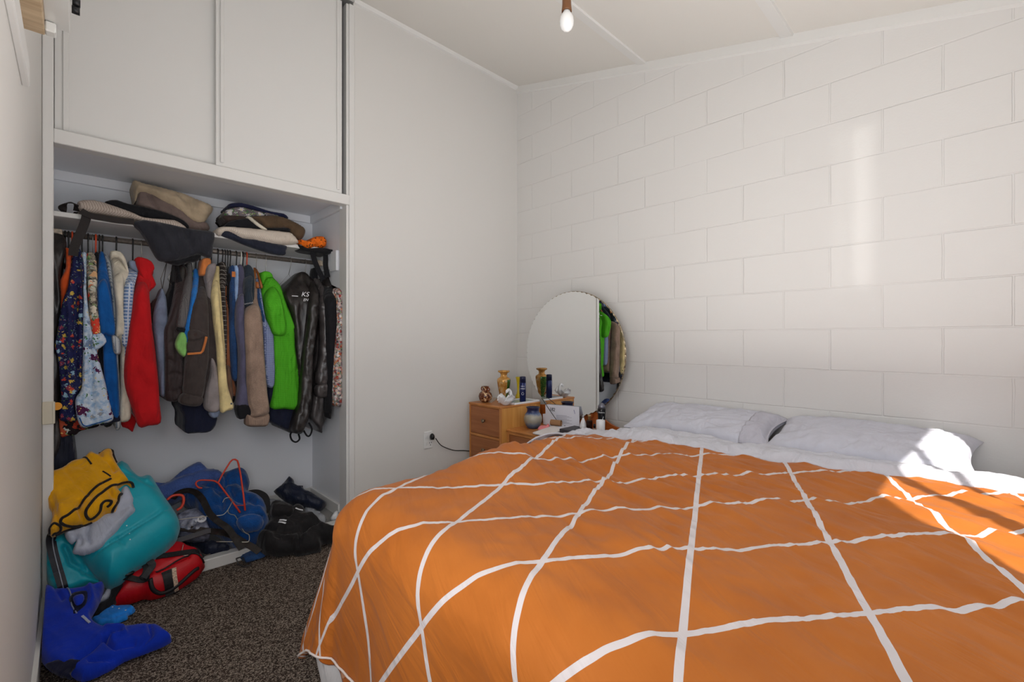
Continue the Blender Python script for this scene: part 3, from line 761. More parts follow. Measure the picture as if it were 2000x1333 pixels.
# fit the two line families from crossings read off the bed top
from math import cos, sin, radians, atan2, degrees
GP = {(0,0):(.773,.664),(1,0):(1.061,.788),(2,0):(1.334,.901),(3,0):(1.653,1.086),(0,1):(1.029,.464),(1,1):(1.319,.604),(2,1):(1.590,.753),
      (1,2):(1.575,.4286),(0,2):(1.303,.290),(-1,1):(.75,.339),(-1,2):(1.043,.1454),(0,3):(1.633,.121),(1,3):(1.884,-.02),(-1,3):(1.333,-.029)}
Am = np.array([[1, i, j] for (i, j) in GP]); bx_ = np.linalg.lstsq(Am, np.array([p[0] for p in GP.values()]), rcond=None)[0]
by_ = np.linalg.lstsq(Am, np.array([p[1] for p in GP.values()]), rcond=None)[0]
va = np.array([bx_[1], by_[1]]); vb = np.array([bx_[2], by_[2]]); p00 = np.array([bx_[0], by_[0]])
def famfit(dirv, other):
    n = np.array([-dirv[1], dirv[0]]); n /= np.linalg.norm(n); per = other@n
    if per < 0: n = -n; per = -per
    return degrees(atan2(n[1], n[0])), per, p00@n
NA1, PA1, OA1 = famfit(va, vb); NA2, PA2, OA2 = famfit(vb, va)
M_duv = duvet_mat()
DS0 = .178
def duvet_fn(a, b):
    # a: 0 foot hem .. 1 head edge ; b: unfolded Y
    se = duvet_edge(b); s = DS0+(se-DS0)*a
    p, n = duvet_pos(s, b)
    if a > .985: p = p-n*.012*((a-.985)/.015)
    return p, n
def duvet_uv(a, b):
    return (DS0+(duvet_edge(b)-DS0)*a, b)
us = np.concatenate([np.linspace(0, .99, 230), [.995, 1.0]]); vs = np.linspace(-.42, 1.86, 250)
duv = thing('duvet', 'orange duvet cover with white crossing lines spread over the bed', 'duvet', (1.3, .6, .6))
grid_cloth('duvet_cover', us, vs, duvet_fn, .022, M_duv, duv, duvet_uv)
# lower flap of the cover with its white edge line and buttons, at the foot corner
M_org = cloth('orange_flap', (180, 96, 24), .7, 700, .2, .05)
def flap(a, b):
    p, n = duvet_pos(DS0+.004, b); dz = .055*a*min(1, max(.12, (1.52-b)/.2))
    q = p+np.array([.012-.01*a, -.0, -dz])-n*.006+n*.006*math.sin(b*40)*a
    return q, n
grid_cloth('button_flap', np.linspace(0, 1, 8), np.linspace(-.2, 1.72, 150), flap, .006, M_org, duv)
hp = [duvet_pos(DS0+.002, b)[0]+duvet_pos(DS0+.002, b)[1]*.003 for b in np.linspace(-.2, 1.84, 150)]
MB().tube(hp, .0035, 6).build('piping', plain('piping_white', (232, 222, 216), .7), duv, smooth=True)
for b_ in (1.33, 1.05, .75):
    p, n = flap(.5, b_); MB().tube([p+n*.001, p+n*.006], .010, 18).build('button', plain('shirt_button', (222, 160, 120), .3), duv, smooth=False)
# white inner hanging below the cover at the corner
M_inner = cloth('white_inner', (216, 214, 214), .9, 500, .2, .03)
def inner(a, b):
    p, n = duvet_pos(DS0+.05, b); q = p-n*.010+np.array([0, 0, -.21*a*(.8+.2*nz(b*4, 2.2))])-n*.03*a; q = q+n*.008*math.sin(b*30+a*2)
    if q[2] < .012: q[2] = .012+.002*abs(nz(b*9, a*5))
    return q, n
grid_cloth('duvet_filling', np.linspace(0, 1, 10), np.linspace(.9, 1.70, 90), inner, .008, M_inner, duv)
# ---------------- white top sheet folded back over the duvet
def sheet_edge(y): return duvet_edge(y)-.035+.012*nz(y*7, 3.3)+.008*nz(y*19, 1)
def sheet_fn(a, y):
    x0 = sheet_edge(y); x1 = float(np.interp(y, [-.3, .1, .8, 1.2, 1.5, 1.9], [2.42, 2.36, 2.32, 2.3, 2.24, 2.16])); x = x0+(x1-x0)*a
    na = min(1, a/.15); z = TOPZ+.003+.012*na+folds(min(x, x0+.05), y)*(1-a*.7)
    z += na*(.012*ridged(x*9+nz(y*3, x*2)*1.2, y*3.0, 11)+.006*ridged(x*24+y*5, y*9, 12)+.004*ridged(x*12, y*30, 14))
    bun = np.clip((y-1.0)/.35, 0, 1)
    z += bun*(.004+.020*max(0, ridged(y*4.5+x*2, x*5, 13)))*math.sin(PI*min(1, max(0, a*1.05)))**.6
    z += -.04*np.clip((a-.72)/.28, 0, 1)
    z -= .045*float(sstep((y-1.22)/.25))*na
    n = np.array([0, 0, 1.]); yy = y
    e = max(0, y-1.50); dz = 0
    if e > 0:
        if e < .12: th = e/.12*PI/2*1.0; yy = 1.50+.075*math.sin(th); dz = .075*(1-math.cos(th))
        else: yy = 1.575+(e-.12)*.1; dz = .075+(e-.12)
    e2 = max(0, -.10-y)
    if e2 > 0: yy = -.10-.06*math.sin(min(1, e2/.1)*PI/2); dz = max(0, e2-.05)
    n = np.array([0, math.sin(min(1, e/.12)*1.4), math.cos(min(1, e/.12)*1.4)]) if e > 0 else n
    return np.array([x, yy, z-dz]), n
sh = thing('top_sheet', 'crumpled white sheet turned down between the orange duvet and the pillows', 'sheet', (2.2, .7, .62))
grid_cloth('sheet', np.linspace(0, 1, 34), np.linspace(-.32, 1.86, 240), sheet_fn, .006, M_sheet, sh)
# ---------------- pillows
def pillow(name, y0, y1, xb, zb, length, th, tilt, seed, mat, parent, yaw=0, sq=.0):
    cy = (y0+y1)/2; hy = (y1-y0)/2; hx = length/2; t = math.radians(tilt)
    A = np.array([math.cos(t), 0, math.sin(t)]); Nn = np.array([-math.sin(t), 0, math.cos(t)]); Bv = np.array([0, 1., 0])
    c = np.array([xb, cy, zb])+A*hx
    nu, nv = 90, 60; V = []; Fc = []
    for side in (1, -1):
        for i in range(nu):
            for j in range(nv):
                u = -1+2*i/(nu-1); v = -1+2*j/(nv-1)
                pin = 1-.06*(1-abs(u)**2)*(abs(v)**6)-.0; pin2 = 1-.10*(1-abs(v)**2)*abs(u)**6
                h = (max(0, 1-abs(u)**3.2)**.55)*(max(0, 1-abs(v)**2.6)**.55)
                e = min(1-abs(u), 1-abs(v))
                w = .010*ridged(u*3.2+v*1.3+seed, v*1.6-u*1.1+seed, seed)+.006*ridged(u*8+seed, v*5+u*3, seed+2)+.003*nz(u*18, v*14, seed)
                w += .006*ridged(u*14, v*3, seed+4)*max(0, abs(u)-.6)
                p = c+Bv*(u*hy*pin2)+A*(v*hx*pin)+Nn*(side*th/2*h*(1.0 if side > 0 else .75)+w*min(1, e*8)*side)
                if side < 0: p[2] = max(p[2], .603)
                p[0] = min(p[0], XB-.004)
                V.append(p)
    NNN = nu*nv
    for sd in (0, 1):
        for i in range(nu-1):
            for j in range(nv-1):
                a = sd*NNN+i*nv+j
                Fc.append((a, a+nv, a+nv+1, a+1) if sd == 0 else (a, a+1, a+nv+1, a+nv))
    def e(a, b): Fc.append((a, b, b+NNN, a+NNN))
    for i in range(nu-1): e((i+1)*nv, i*nv); e(i*nv+nv-1, (i+1)*nv+nv-1)
    for j in range(nv-1): e(j, j+1); e((nu-1)*nv+j+1, (nu-1)*nv+j)
    return link_mesh(name, V, Fc, mat, parent)
M_pil = cloth('pillowcase_white', (202, 202, 212), .88, 600, .2, .02, .1, wrk=9, wrs=.4)
pa = thing('pillow', 'white pillow with a wide hemmed pillowcase opening, nearer the dressing table', 'pillow', (2.45, 1.16, .62))
pillow('pillowcase', .69, 1.455, 2.29, .645, .38, .125, 13, 1, M_pil, pa)
pb = thing('pillow', 'white pillow nearer the camera, its right half lit by the sun', 'pillow', (2.45, .40, .62))
pillow('pillowcase', -.0, .715, 2.26, .65, .40, .137, 12, 5, M_pil, pb)
# open hem of the left pillow
def hemband(a, b):
    u = -.66-.36*a; v = -.995+1.99*b
    t = math.radians(13); A = np.array([math.cos(t), 0, math.sin(t)]); Nn = np.array([-math.sin(t), 0, math.cos(t)]); uu = max(u, -.999)
    pin = 1-.06*(1-uu*uu)*abs(v)**6; pin2 = 1-.10*(1-v*v)*abs(uu)**6
    h = (max(0, 1-abs(uu)**3.2)**.55)*(max(0, 1-abs(v)**2.6)**.55)
    h = max(h, .22*(max(0, 1-abs(v)**2.6)**.55))
    w = .010*ridged(uu*3.2+v*1.3+1, v*1.6-uu*1.1+1, 1)+.006*ridged(uu*8+1, v*5+uu*3, 3)+.003*nz(uu*18, v*14, 1)+.006*ridged(uu*14, v*3, 5)*max(0, abs(uu)-.6)
    e = min(1, min(1-abs(uu), 1-abs(v))*8)
    c = np.array([2.29, (.69+1.455)/2, .645])+A*.19
    p = c+np.array([0, 1, 0])*(u*(1.455-.69)/2*pin2)+A*(v*.19*pin)+Nn*(.0625*h+w*e+.004+.002*(a > .95))
    p[0] = min(p[0], XB-.006)
    return p, Nn
grid_cloth('hem_band', np.linspace(0, 1, 20), np.linspace(0, 1, 44), hemband, .003, cloth('pillow_hem', (192, 190, 200), .88, 600, .2, .02, .1), pa)
# ================================================================ DRESSING TABLE
M_oak = wood('honey_oak', (176, 108, 52), (206, 142, 80), (4, 4, 1.2), .4)
M_oakf = wood('drawer_veneer', (146, 88, 48), (172, 108, 64), (2, 1.5, 26), .4)
M_oaks = wood('side_veneer', (196, 132, 60), (224, 166, 92), (22, 3, 1.0), .38)
M_back = wood('orange_board', (168, 84, 32), (190, 102, 44), (3, 2, 14), .35)
dt = thing('dressing_table', 'honey coloured wooden dressing table with a taller drawer tower in the corner', 'dressing table', (2.35, 2.1, 0))
TX0, TX1, TY0, TY1, TZ = 2.10, 2.498, 2.293, 2.638, .688
MB().box((TX0+.012, TY0+.0005, .06), (TX1, TY1, TZ-.014)).build('tower_body', M_oaks, dt)
MB().box((TX0-.004, TY0-.004, TZ-.014), (TX1, TY1+.004, TZ), .003).build('tower_top', M_oak, dt)
ff = MB().box((TX0, TY0, .06), (TX0+.013, TY0+.018, TZ-.014), .002).box((TX0, TY1-.015, .06), (TX0+.013, TY1, TZ-.014), .002)
dz = []
zt = TZ-.014
for (a, b) in ((.668, .468), (.452, .270), (.254, .075)):
    dz.append((b, a))
for z in ((.668, .674), (.452, .468), (.254, .270), (.06, .075)): ff.box((TX0, TY0+.018, z[0]), (TX0+.013, TY1-.015, z[1]), .001)
ff.build('tower_face_frame', M_oak, dt)
M_knob = plain('aged_brass', (120, 104, 84), .4, 120, .3, metal=.7, var=.3)
def knob(px, x, y, z, parent):
    o = MB().lathe([(.006, 0), (.006, .010), (.0135, .014), (.0145, .020), (.012, .024), (.004, .0255), (.0, .0255)], (0, 0, 0), 8)
    V = [(x-v[2], y+v[0], z+v[1]) for v in o.v]
    return smooth_angle(link_mesh('knob', V, o.f, M_knob, parent), 30)
for (b, a) in dz:
    d = MB().box((TX0+.002, TY0+.020, b+.002), (TX0+.016, TY1-.017, a-.002), .003).build('drawer', M_oakf, dt)
    knob(0, TX0+.002, (TY0+TY1)/2+.0, (a+b)/2+.004, d)
LX0, LY0, LZ = 2.155, 1.60, .530
MB().box((LX0+.014, LY0, .06), (TX1+.03, TY0-.001, LZ-.016)).build('low_body', M_oaks, dt)
MB().box((LX0-.006, LY0-.01, LZ-.016), (TX1+.04, TY0-.0005, LZ), .004).build('low_top', M_oak, dt)
ff = MB().box((LX0, TY0-.022, .06), (LX0+.014, TY0-.001, LZ-.016), .002).box((LX0, LY0, .06), (LX0+.014, LY0+.02, LZ-.016), .002).box((LX0, LY0+.02, LZ-.034), (LX0+.014, TY0-.022, LZ-.017), .001).box((LX0, LY0+.02, .28), (LX0+.014, TY0-.022, .298), .001)
ff.build('low_face_frame', M_oak, dt)
d = MB().box((LX0+.002, 1.84, .302), (LX0+.017, TY0-.024, LZ-.036), .003).build('drawer', M_oakf, dt)
p = at(1020, 880, X=LX0); knob(0, LX0+.002, p[1], p[2], d)
d = MB().box((LX0+.002, LY0+.024, .302), (LX0+.017, 1.830, LZ-.036), .003).build('drawer', M_oakf, dt)
knob(0, LX0+.002, 1.73, .40, d)
for (x, y) in ((TX0+.03, TY0+.03), (TX0+.03, TY1-.03), (TX1-.03, TY1-.03), (LX0+.04, LY0+.04), (TX1-.02, LY0+.04)):
    MB().box((x-.018, y-.018, 0), (x+.018, y+.018, .06), .003).build('leg', M_oak, dt)
# shaped back board behind the mirror
prof = [(2.40, .66), (2.30, .66), (2.24, .68), (2.18, .672), (2.10, .60), (2.05, .575), (1.99, .575), (1.94, .60), (1.89, .655), (1.85, .664), (1.81, .650), (1.75, .615), (1.68, .585), (1.60, .570)]
prof = [tuple(p) for p in spline(prof, 5)]
V = []; Fc = []
for (y, z) in prof: V += [(2.535, y, LZ-.001), (2.535, y, z), (2.552, y, z), (2.552, y, LZ-.001)]
for i in range(len(prof)-1):
    for k in range(4):
        j = (k+1)%4; Fc.append((i*4+k, i*4+j, (i+1)*4+j, (i+1)*4+k))
Fc += [(0,1,2,3), tuple((len(prof)-1)*4+k for k in (3,2,1,0))]
smooth_angle(link_mesh('back_board', V, Fc, M_back, dt))
# mirror
MC = (2.50, 2.003, 1.051); MR = .436
mi = thing('mirror', 'large round frameless mirror with a scalloped edge on the dressing table', 'mirror', (2.51, 2.003, .61))
M_mir = plain('mirror_silver', (238, 240, 240), .0, metal=1.0)
M_edge = plain('chipped_mirror_edge', (140, 128, 108), .25, 80, .5, metal=.9, var=.5)
n = 200; rim = []; rimo = []
for i in range(n):
    a = 2*PI*i/n; rr = MR-.0085+.0065*abs(math.sin(a*35)); rim.append((MC[0], MC[1]+rr*math.cos(a), MC[2]+rr*math.sin(a)))
    r2 = MR; rimo.append((MC[0]+.006, MC[1]+r2*math.cos(a), MC[2]+r2*math.sin(a)))
link_mesh('glass', rim, [tuple(range(n))], M_mir, mi, smooth=False, fix=False)
back = [(MC[0]+.010, p[1], p[2]) for p in rimo]
Fc = [(i, (i+1)%n, n+(i+1)%n, n+i) for i in range(n)]+[(n+i, n+(i+1)%n, 2*n+(i+1)%n, 2*n+i) for i in range(n)]+[tuple(range(3*n-1, 2*n-1, -1))]
V = [(p[0]+.0002, p[1], p[2]) for p in rim]+rimo+back
link_mesh('bevelled_edge', V, Fc, M_edge, mi, smooth=False)
M_dkw = wood('dark_wood', (46, 28, 18), (74, 46, 30))
MB().box((2.512, 2.20, .62), (2.530, 2.228, .90), .003).build('support', M_back, mi)
MB().box((2.512, 1.835, .62), (2.530, 1.863, .90), .003).build('support', M_back, mi)
# ---------------- things on the tower
def lathe_thing(name, label, cat, c, prof, mat, part, seg=32, group=None):
    t = thing(name, label, cat, c, group); MB().lathe(prof, c, seg).build(part, mat, t, smooth=True); return t
c = at(984, 777, Z=TZ); c[1] = 2.47; c = at(984, 777, Y=2.47); c[2] = TZ+.0005
def gold_vase_mat():
    m, nt, b = nodes_of('gilt_enamel')
    v = coords(nt); sp = nt.nodes.new('ShaderNodeSeparateXYZ'); link(nt, v, sp.inputs[0])
    at2 = nt.nodes.new('ShaderNodeMath'); at2.operation = 'ARCTAN2'; link(nt, sp.outputs['Y'], at2.inputs[0]); link(nt, sp.outputs['X'], at2.inputs[1])
    g = nt.nodes.new('ShaderNodeMath'); g.operation = 'COMPARE'; g.inputs[1].default_value = -1.15; g.inputs[2].default_value = .62; link(nt, at2.outputs[0], g.inputs[0])
    lim = nt.nodes.new('ShaderNodeMath'); lim.operation = 'LESS_THAN'; lim.inputs[1].default_value = .166; link(nt, sp.outputs['Z'], lim.inputs[0])
    gm = nt.nodes.new('ShaderNodeMath'); gm.operation = 'MULTIPLY'; link(nt, g.outputs[0], gm.inputs[0]); link(nt, lim.outputs[0], gm.inputs[1])
    n = nt.nodes.new('ShaderNodeTexVoronoi'); n.inputs['Scale'].default_value = 150; link(nt, v, n.inputs['Vector'])
    nn = nt.nodes.new('ShaderNodeTexNoise'); nn.inputs['Scale'].default_value = 38; link(nt, v, nn.inputs['Vector'])
    gold = ramp(nt, nn.outputs['Fac'], [(.3, (168, 108, 40)), (.6, (212, 160, 84))])
    fl = nt.nodes.new('ShaderNodeMath'); fl.operation = 'LESS_THAN'; fl.inputs[1].default_value = .32; link(nt, n.outputs['Distance'], fl.inputs[0])
    n3 = nt.nodes.new('ShaderNodeMath'); n3.operation = 'GREATER_THAN'; n3.inputs[1].default_value = .52; link(nt, nn.outputs['Fac'], n3.inputs[0])
    fm = nt.nodes.new('ShaderNodeMath'); fm.operation = 'MULTIPLY'; link(nt, fl.outputs[0], fm.inputs[0]); link(nt, n3.outputs[0], fm.inputs[1])
    fm2 = nt.nodes.new('ShaderNodeMath'); fm2.operation = 'MULTIPLY'; link(nt, fm.outputs[0], fm2.inputs[0]); link(nt, lim.outputs[0], fm2.inputs[1])
    a = nt.nodes.new('ShaderNodeMix'); a.data_type = 'RGBA'; link(nt, fm2.outputs[0], a.inputs['Factor']); link(nt, gold, a.inputs[6]); a.inputs[7].default_value = (*lin((190, 196, 200)), 1)
    gr = nt.nodes.new('ShaderNodeTexVoronoi'); gr.inputs['Scale'].default_value = 210; link(nt, v, gr.inputs['Vector'])
    gc = ramp(nt, gr.outputs['Distance'], [(0, (190, 190, 90)), (.25, (170, 150, 50)), (.3, (24, 84, 26)), (1, (16, 60, 20))], 'CONSTANT')
    c2 = nt.nodes.new('ShaderNodeMix'); c2.data_type = 'RGBA'; link(nt, gm.outputs[0], c2.inputs['Factor']); link(nt, a.outputs[2], c2.inputs[6]); link(nt, gc, c2.inputs[7])
    link(nt, c2.outputs[2], b.inputs['Base Color']); b.inputs['Metallic'].default_value = .35; b.inputs['Roughness'].default_value = .25
    return m
t = thing('gilt_vase', 'tall gold and green enamelled vase on the drawer tower in front of the mirror', 'vase', c)
MB().lathe([(0.0236, 0.0000), (0.0260, 0.0039), (0.0224, 0.0156), (0.0283, 0.0390), (0.0401, 0.0884), (0.0484, 0.1365), (0.0502, 0.1586), (0.0484, 0.1690), (0.0378, 0.1768), (0.0248, 0.1859), (0.0230, 0.2015), (0.0283, 0.2132), (0.0425, 0.2197), (0.0442, 0.2262), (0.0425, 0.2314), (0.0354, 0.2314), (0.0212, 0.2145), (0.0189, 0.1950)], c, 36).build('vase_body', gold_vase_mat(), t, smooth=True)
c = at(948, 787, Y=2.55); c[2] = TZ+.0005
def speck(name, a, b_, c_, sc=60, rough=.2):
    m, nt, b = nodes_of(name); v = coords(nt)
    n = nt.nodes.new('ShaderNodeTexNoise'); n.inputs['Scale'].default_value = sc; n.inputs['Detail'].default_value = 5; link(nt, v, n.inputs['Vector'])
    link(nt, ramp(nt, n.outputs['Fac'], [(.38, a), (.52, b_), (.64, c_)]), b.inputs['Base Color']); b.inputs['Roughness'].default_value = rough; return m
t = thing('amber_vase', 'small round speckled brown glass vase with two looped handles at the tower corner', 'vase', c)
MB().lathe([(0.0200, 0.0000), (0.0325, 0.0050), (0.0475, 0.0250), (0.0506, 0.0450), (0.0450, 0.0650), (0.0300, 0.0788), (0.0206, 0.0838), (0.0200, 0.1063), (0.0263, 0.1137), (0.0312, 0.1162), (0.0275, 0.1162), (0.0175, 0.1050), (0.0163, 0.0875)], c, 32).build('vase_body', speck('amber_glass', (70, 34, 20), (124, 66, 36), (226, 196, 150), 55), t, smooth=True)
M_amb = plain('amber_handle', (150, 74, 34), .15, trans=.3)
for sx in (-1, 1):
    cc = c+np.array([0.0, sx*.033, .096]); pts = [cc+np.array([0, .012*math.cos(a)*sx, .012*math.sin(a)]) for a in np.linspace(0, 2*PI, 18)]
    MB().tube(pts, .0045, 8, False).build('handle', M_amb, t, smooth=True)
# white swan dish
_n0 = len(bpy.data.objects); c = at(987, 790, Y=2.335); c[2] = TZ+.0005
M_porc = plain('white_porcelain', (236, 236, 238), .18, spec=.6)
t = thing('swan_dish', 'white porcelain swan shaped dish at the front edge of the drawer tower', 'dish', c)
V = []; Fc = []; nu, nv = 28, 10
for j in range(nv):
    q = j/(nv-1); r = .010+.026*q**.7
    for i in range(nu):
        a = 2*PI*i/nu; wing = max(0, math.cos(2*a))**2; pet = .5+.5*abs(math.sin(4*a))
        z = q*(.022+.022*wing*pet); V.append((c[0]+r*math.cos(a)*.85, c[1]+r*math.sin(a)*1.15*(1+.1*wing), c[2]+z))
nb_ = len(V)
for j in range(nv-1, -1, -1):
    q = j/(nv-1); r = .007+.0255*q**.7
    for i in range(nu):
        a = 2*PI*i/nu; wing = max(0, math.cos(2*a))**2; pet = .5+.5*abs(math.sin(4*a))
        z = q*(.022+.022*wing*pet)+.003*(1-q); V.append((c[0]+r*math.cos(a)*.85, c[1]+r*math.sin(a)*1.15*(1+.1*wing), c[2]+z))
for j in range(2*nv-1):
    for i in range(nu):
        k = (i+1)%nu; Fc.append((j*nu+i, j*nu+k, (j+1)*nu+k, (j+1)*nu+i))
Fc += [tuple(range(nu-1, -1, -1)), tuple((2*nv-1)*nu+i for i in range(nu))]
link_mesh('body', V, Fc, M_porc, t)
for sgn, w_ in ((1, 'wing'), (-1, 'wing')):
    V = []; nuu = 12
    Fw = []
    for side in (0, 1):
        for i in range(nuu):
            for j in range(6):
                a = -1.0+2.0*i/(nuu-1); q = j/5
                fr_ = 1-.25*abs(math.sin(i*1.3))*q
                V.append((c[0]+a*.030*(1-.2*q)+(.006*q), c[1]+sgn*(.026+.012*q*q-.003*side), c[2]+.018+(.030*(1-a*a*.55))*q*fr_))
    for sd in (0, 1):
        for i in range(nuu-1):
            for j in range(5):
                a = sd*nuu*6+i*6+j; Fw.append((a, a+1, a+7, a+6) if sd else (a, a+6, a+7, a+1))
    for i in range(nuu-1): Fw.append((i*6+5, (i+1)*6+5, nuu*6+(i+1)*6+5, nuu*6+i*6+5)); Fw.append((i*6, nuu*6+i*6, nuu*6+(i+1)*6, (i+1)*6))
    for j in range(5): Fw.append((j, j+1, nuu*6+j+1, nuu*6+j)); Fw.append(((nuu-1)*6+j, nuu*6+(nuu-1)*6+j, nuu*6+(nuu-1)*6+j+1, (nuu-1)*6+j+1))
    link_mesh('wing', V, Fw, M_porc, t)
nk = [c+np.array(p) for p in ((.024, .0, .02), (.036, .0, .034), (.034, 0, .050), (.022, 0, .060), (.012, 0, .056), (.004, 0, .048))]
MB().tube(spline(nk, 5), list(np.interp(np.linspace(0, 1, 26), [0, .7, .85, 1], [.008, .0055, .007, .002])), 10).build('neck', M_porc, t, smooth=True)
for o_ in list(t.children): o_.scale = (1.5, 1.5, 1.75)
# deodorant can, navy
c = at(1021, 781, Y=2.335); c[2] = TZ+.0085
M_navy = plain('navy_lacquer', (24, 34, 84), .25, metal=.3)
M_wht = plain('white_print', (226, 228, 232), .5)
t = thing('deodorant_can', 'tall dark blue deodorant can with white lettering on the drawer tower', 'can', c)
MB().lathe([(0.0215, 0.0000), (0.0231, 0.0027), (0.0231, 0.1360), (0.0221, 0.1387)], c, 28).build('can', M_navy, t, smooth=True)
MB().lathe([(0.0226, 0.1390), (0.0226, 0.1741), (0.0210, 0.1822), (0.0126, 0.1843), (0.0011, 0.1843)], c, 28).build('cap', plain('navy_cap', (20, 26, 62), .3), t, smooth=True)
for (s_, z_, sz) in (('NIVEA', .096, .0125), ('MEN', .113, .013)):
    text_obj('lettering', s_, sz, c+np.array([-.0236*.7206, -.0236*.69, z_]), (-.0, 0, -1) if 0 else (.69, -.72, 0), (0, 0, 1), M_wht, t)
rg = [c+np.array([-.0233*.72+.69*.008*math.cos(a), -.0233*.69-.72*.008*math.cos(a), .060+.009*math.sin(a)])+np.array([-.72, -.69, 0])*.0004 for a in np.linspace(0, 2*PI, 24)]
MB().tube(rg, .0009, 5, False).build('emblem', M_wht, t)
text_obj('lettering', 'FRESH', .007, c+np.array([-.0226*.72, -.0226*.69, .022]), (.69, -.72, 0), (0, 0, 1), M_wht, t) if 0 else None
# yellow trumpet vase
c = at(1012, 770, Y=2.50); c[2] = TZ+.0005
t = thing('trumpet_vase', 'slim yellow trumpet shaped glass vase behind the dark blue can', 'vase', c)
MB().lathe([(0.0165, 0.0000), (0.0220, 0.0080), (0.0209, 0.0239), (0.0110, 0.0452), (0.0077, 0.0732), (0.0094, 0.1131), (0.0132, 0.1490), (0.0198, 0.1702), (0.0193, 0.1716), (0.0110, 0.1463), (0.0066, 0.1131), (0.0055, 0.0665)], c, 28).build('vase_body', plain('yellow_glass', (222, 196, 40), .15, trans=.25), t, smooth=True)
# clear glass animal ornament
c = at(1000, 772, Y=2.40); c[2] = TZ+.0005
M_gl = plain('clear_glass', (225, 235, 236), .05, trans=.9)
t = thing('glass_ornament', 'small clear glass bottle with stopper behind the white swan dish', 'ornament', c)
MB().lathe([(.012, 0), (.015, .004), (.015, .018), (.007, .032), (.006, .040)], c, 20).build('bottle', M_gl, t, smooth=True)
MB().lathe([(.0065, .0402), (.011, .046), (.011, .053), (.004, .056), (.0, .056)], c, 10).build('stopper', plain('smoky_glass', (120, 130, 138), .1, trans=.5), t)
# tray / papers on tower
c0 = np.array([2.37, 2.40, TZ+.0003])
t = thing('white_tray', 'low white rectangular tray with a pale green inside on the drawer tower', 'tray', c0)
mb = MB().box((2.235, TY0+.002, TZ+.0003), (2.495, 2.47, TZ+.003)).box((2.235, TY0+.002, TZ+.003), (2.495, TY0+.010, TZ+.013), .002).box((2.235, 2.462, TZ+.003), (2.495, 2.47, TZ+.013), .002).box((2.235, TY0+.010, TZ+.003), (2.243, 2.462, TZ+.013), .002).box((2.487, TY0+.010, TZ+.003), (2.495, 2.462, TZ+.013), .002)
mb.build('tray', M_porc, t)
MB().box((2.30, TY0+.012, TZ+.0035), (2.483, 2.45, TZ+.006), .001).build('insert', plain('pale_green_glass', (170, 190, 184), .2), t)
def card(name, label, cat, pts, z, th, mat):
    V = [(p[0], p[1], z) for p in pts]+[(p[0], p[1], z+th) for p in pts]; n_ = len(pts)
    Fc = [tuple(range(n_-1, -1, -1)), tuple(range(n_, 2*n_))]+[(i, (i+1)%n_, n_+(i+1)%n_, n_+i) for i in range(n_)]
    return tag(link_mesh(name, V, Fc, mat, smooth=False), label, cat)
q = [at(x, y, Z=TZ+.002)[:2] for x, y in ((951, 785), (966, 776), (971, 779), (960, 787))]
card('paper_card', 'small buff card lying between the speckled vase and the swan dish', 'card', q, TZ+.0005, .002, plain('buff_card', (196, 180, 164), .8))
# ---------------- things on the low part
def jar_mat():
    m, nt, b = nodes_of('blue_stoneware'); v = coords(nt); sp = nt.nodes.new('ShaderNodeSeparateXYZ'); link(nt, v, sp.inputs[0])
    n = nt.nodes.new('ShaderNodeTexNoise'); n.inputs['Scale'].default_value = 45; n.inputs['Detail'].default_value = 6; link(nt, v, n.inputs['Vector'])
    ad = nt.nodes.new('ShaderNodeMath'); ad.operation = 'MULTIPLY_ADD'; ad.inputs[1].default_value = .022; link(nt, n.outputs['Fac'], ad.inputs[0]); link(nt, sp.outputs['Z'], ad.inputs[2])
    mr = nt.nodes.new('ShaderNodeMapRange'); mr.inputs[1].default_value = .011; mr.inputs[2].default_value = .159; link(nt, ad.outputs[0], mr.inputs[0])
    link(nt, ramp(nt, mr.outputs[0], [(.0, (50, 66, 100)), (.18, (92, 110, 132)), (.34, (150, 148, 136)), (.60, (168, 164, 150)), (.70, (84, 104, 140)), (.76, (34, 48, 98)), (.9, (24, 32, 66))]), b.inputs['Base Color'])
    b.inputs['Roughness'].default_value = .28; bump(nt, b, n.outputs['Fac'], .4, .002); return m
c = at(1041, 838, Y=2.19); c[2] = LZ+.0005
t = thing('stoneware_jar', 'round blue and grey stoneware jar on the lower dressing table top', 'jar', c)
MB().lathe([(0.0352, 0.0000), (0.0396, 0.0034), (0.0528, 0.0226), (0.0627, 0.0508), (0.0638, 0.0701), (0.0572, 0.0949), (0.0462, 0.1096), (0.0418, 0.1164), (0.0418, 0.1356), (0.0473, 0.1435), (0.0495, 0.1469), (0.0462, 0.1480), (0.0385, 0.1379), (0.0363, 0.1175), (0.0495, 0.0904)], c, 40).build('jar_body', jar_mat(), t, smooth=True)
M_pap = plain('printed_paper', (222, 222, 232), .8)
CZ = LZ+.036
class Lean(Plane):
    def __init__(s, X, tilt):
        t = math.radians(tilt); s.p = np.array([X, 2.0, LZ+.001]); s.n = np.array([-math.sin(t), 0, math.cos(t)]); s.across = np.array([0, 1., 0]); s.up = np.array([0, 0, 1.])
def leaning_sheet(name, label, px, X0, tilt, mat, th=.0015):
    P = Lean(X0, tilt); pts = P(np.array(px, float))
    V = list(pts)+list(pts-P.n*th); n_ = len(px)
    Fc = [tuple(range(n_)), tuple(range(2*n_-1, n_-1, -1))]+[(i, n_+i, n_+(i+1)%n_, (i+1)%n_) for i in range(n_)]
    t = thing(name, label, 'paper', pts.mean(0)); link_mesh('sheet', V, Fc, mat, t, smooth=False); return t, P
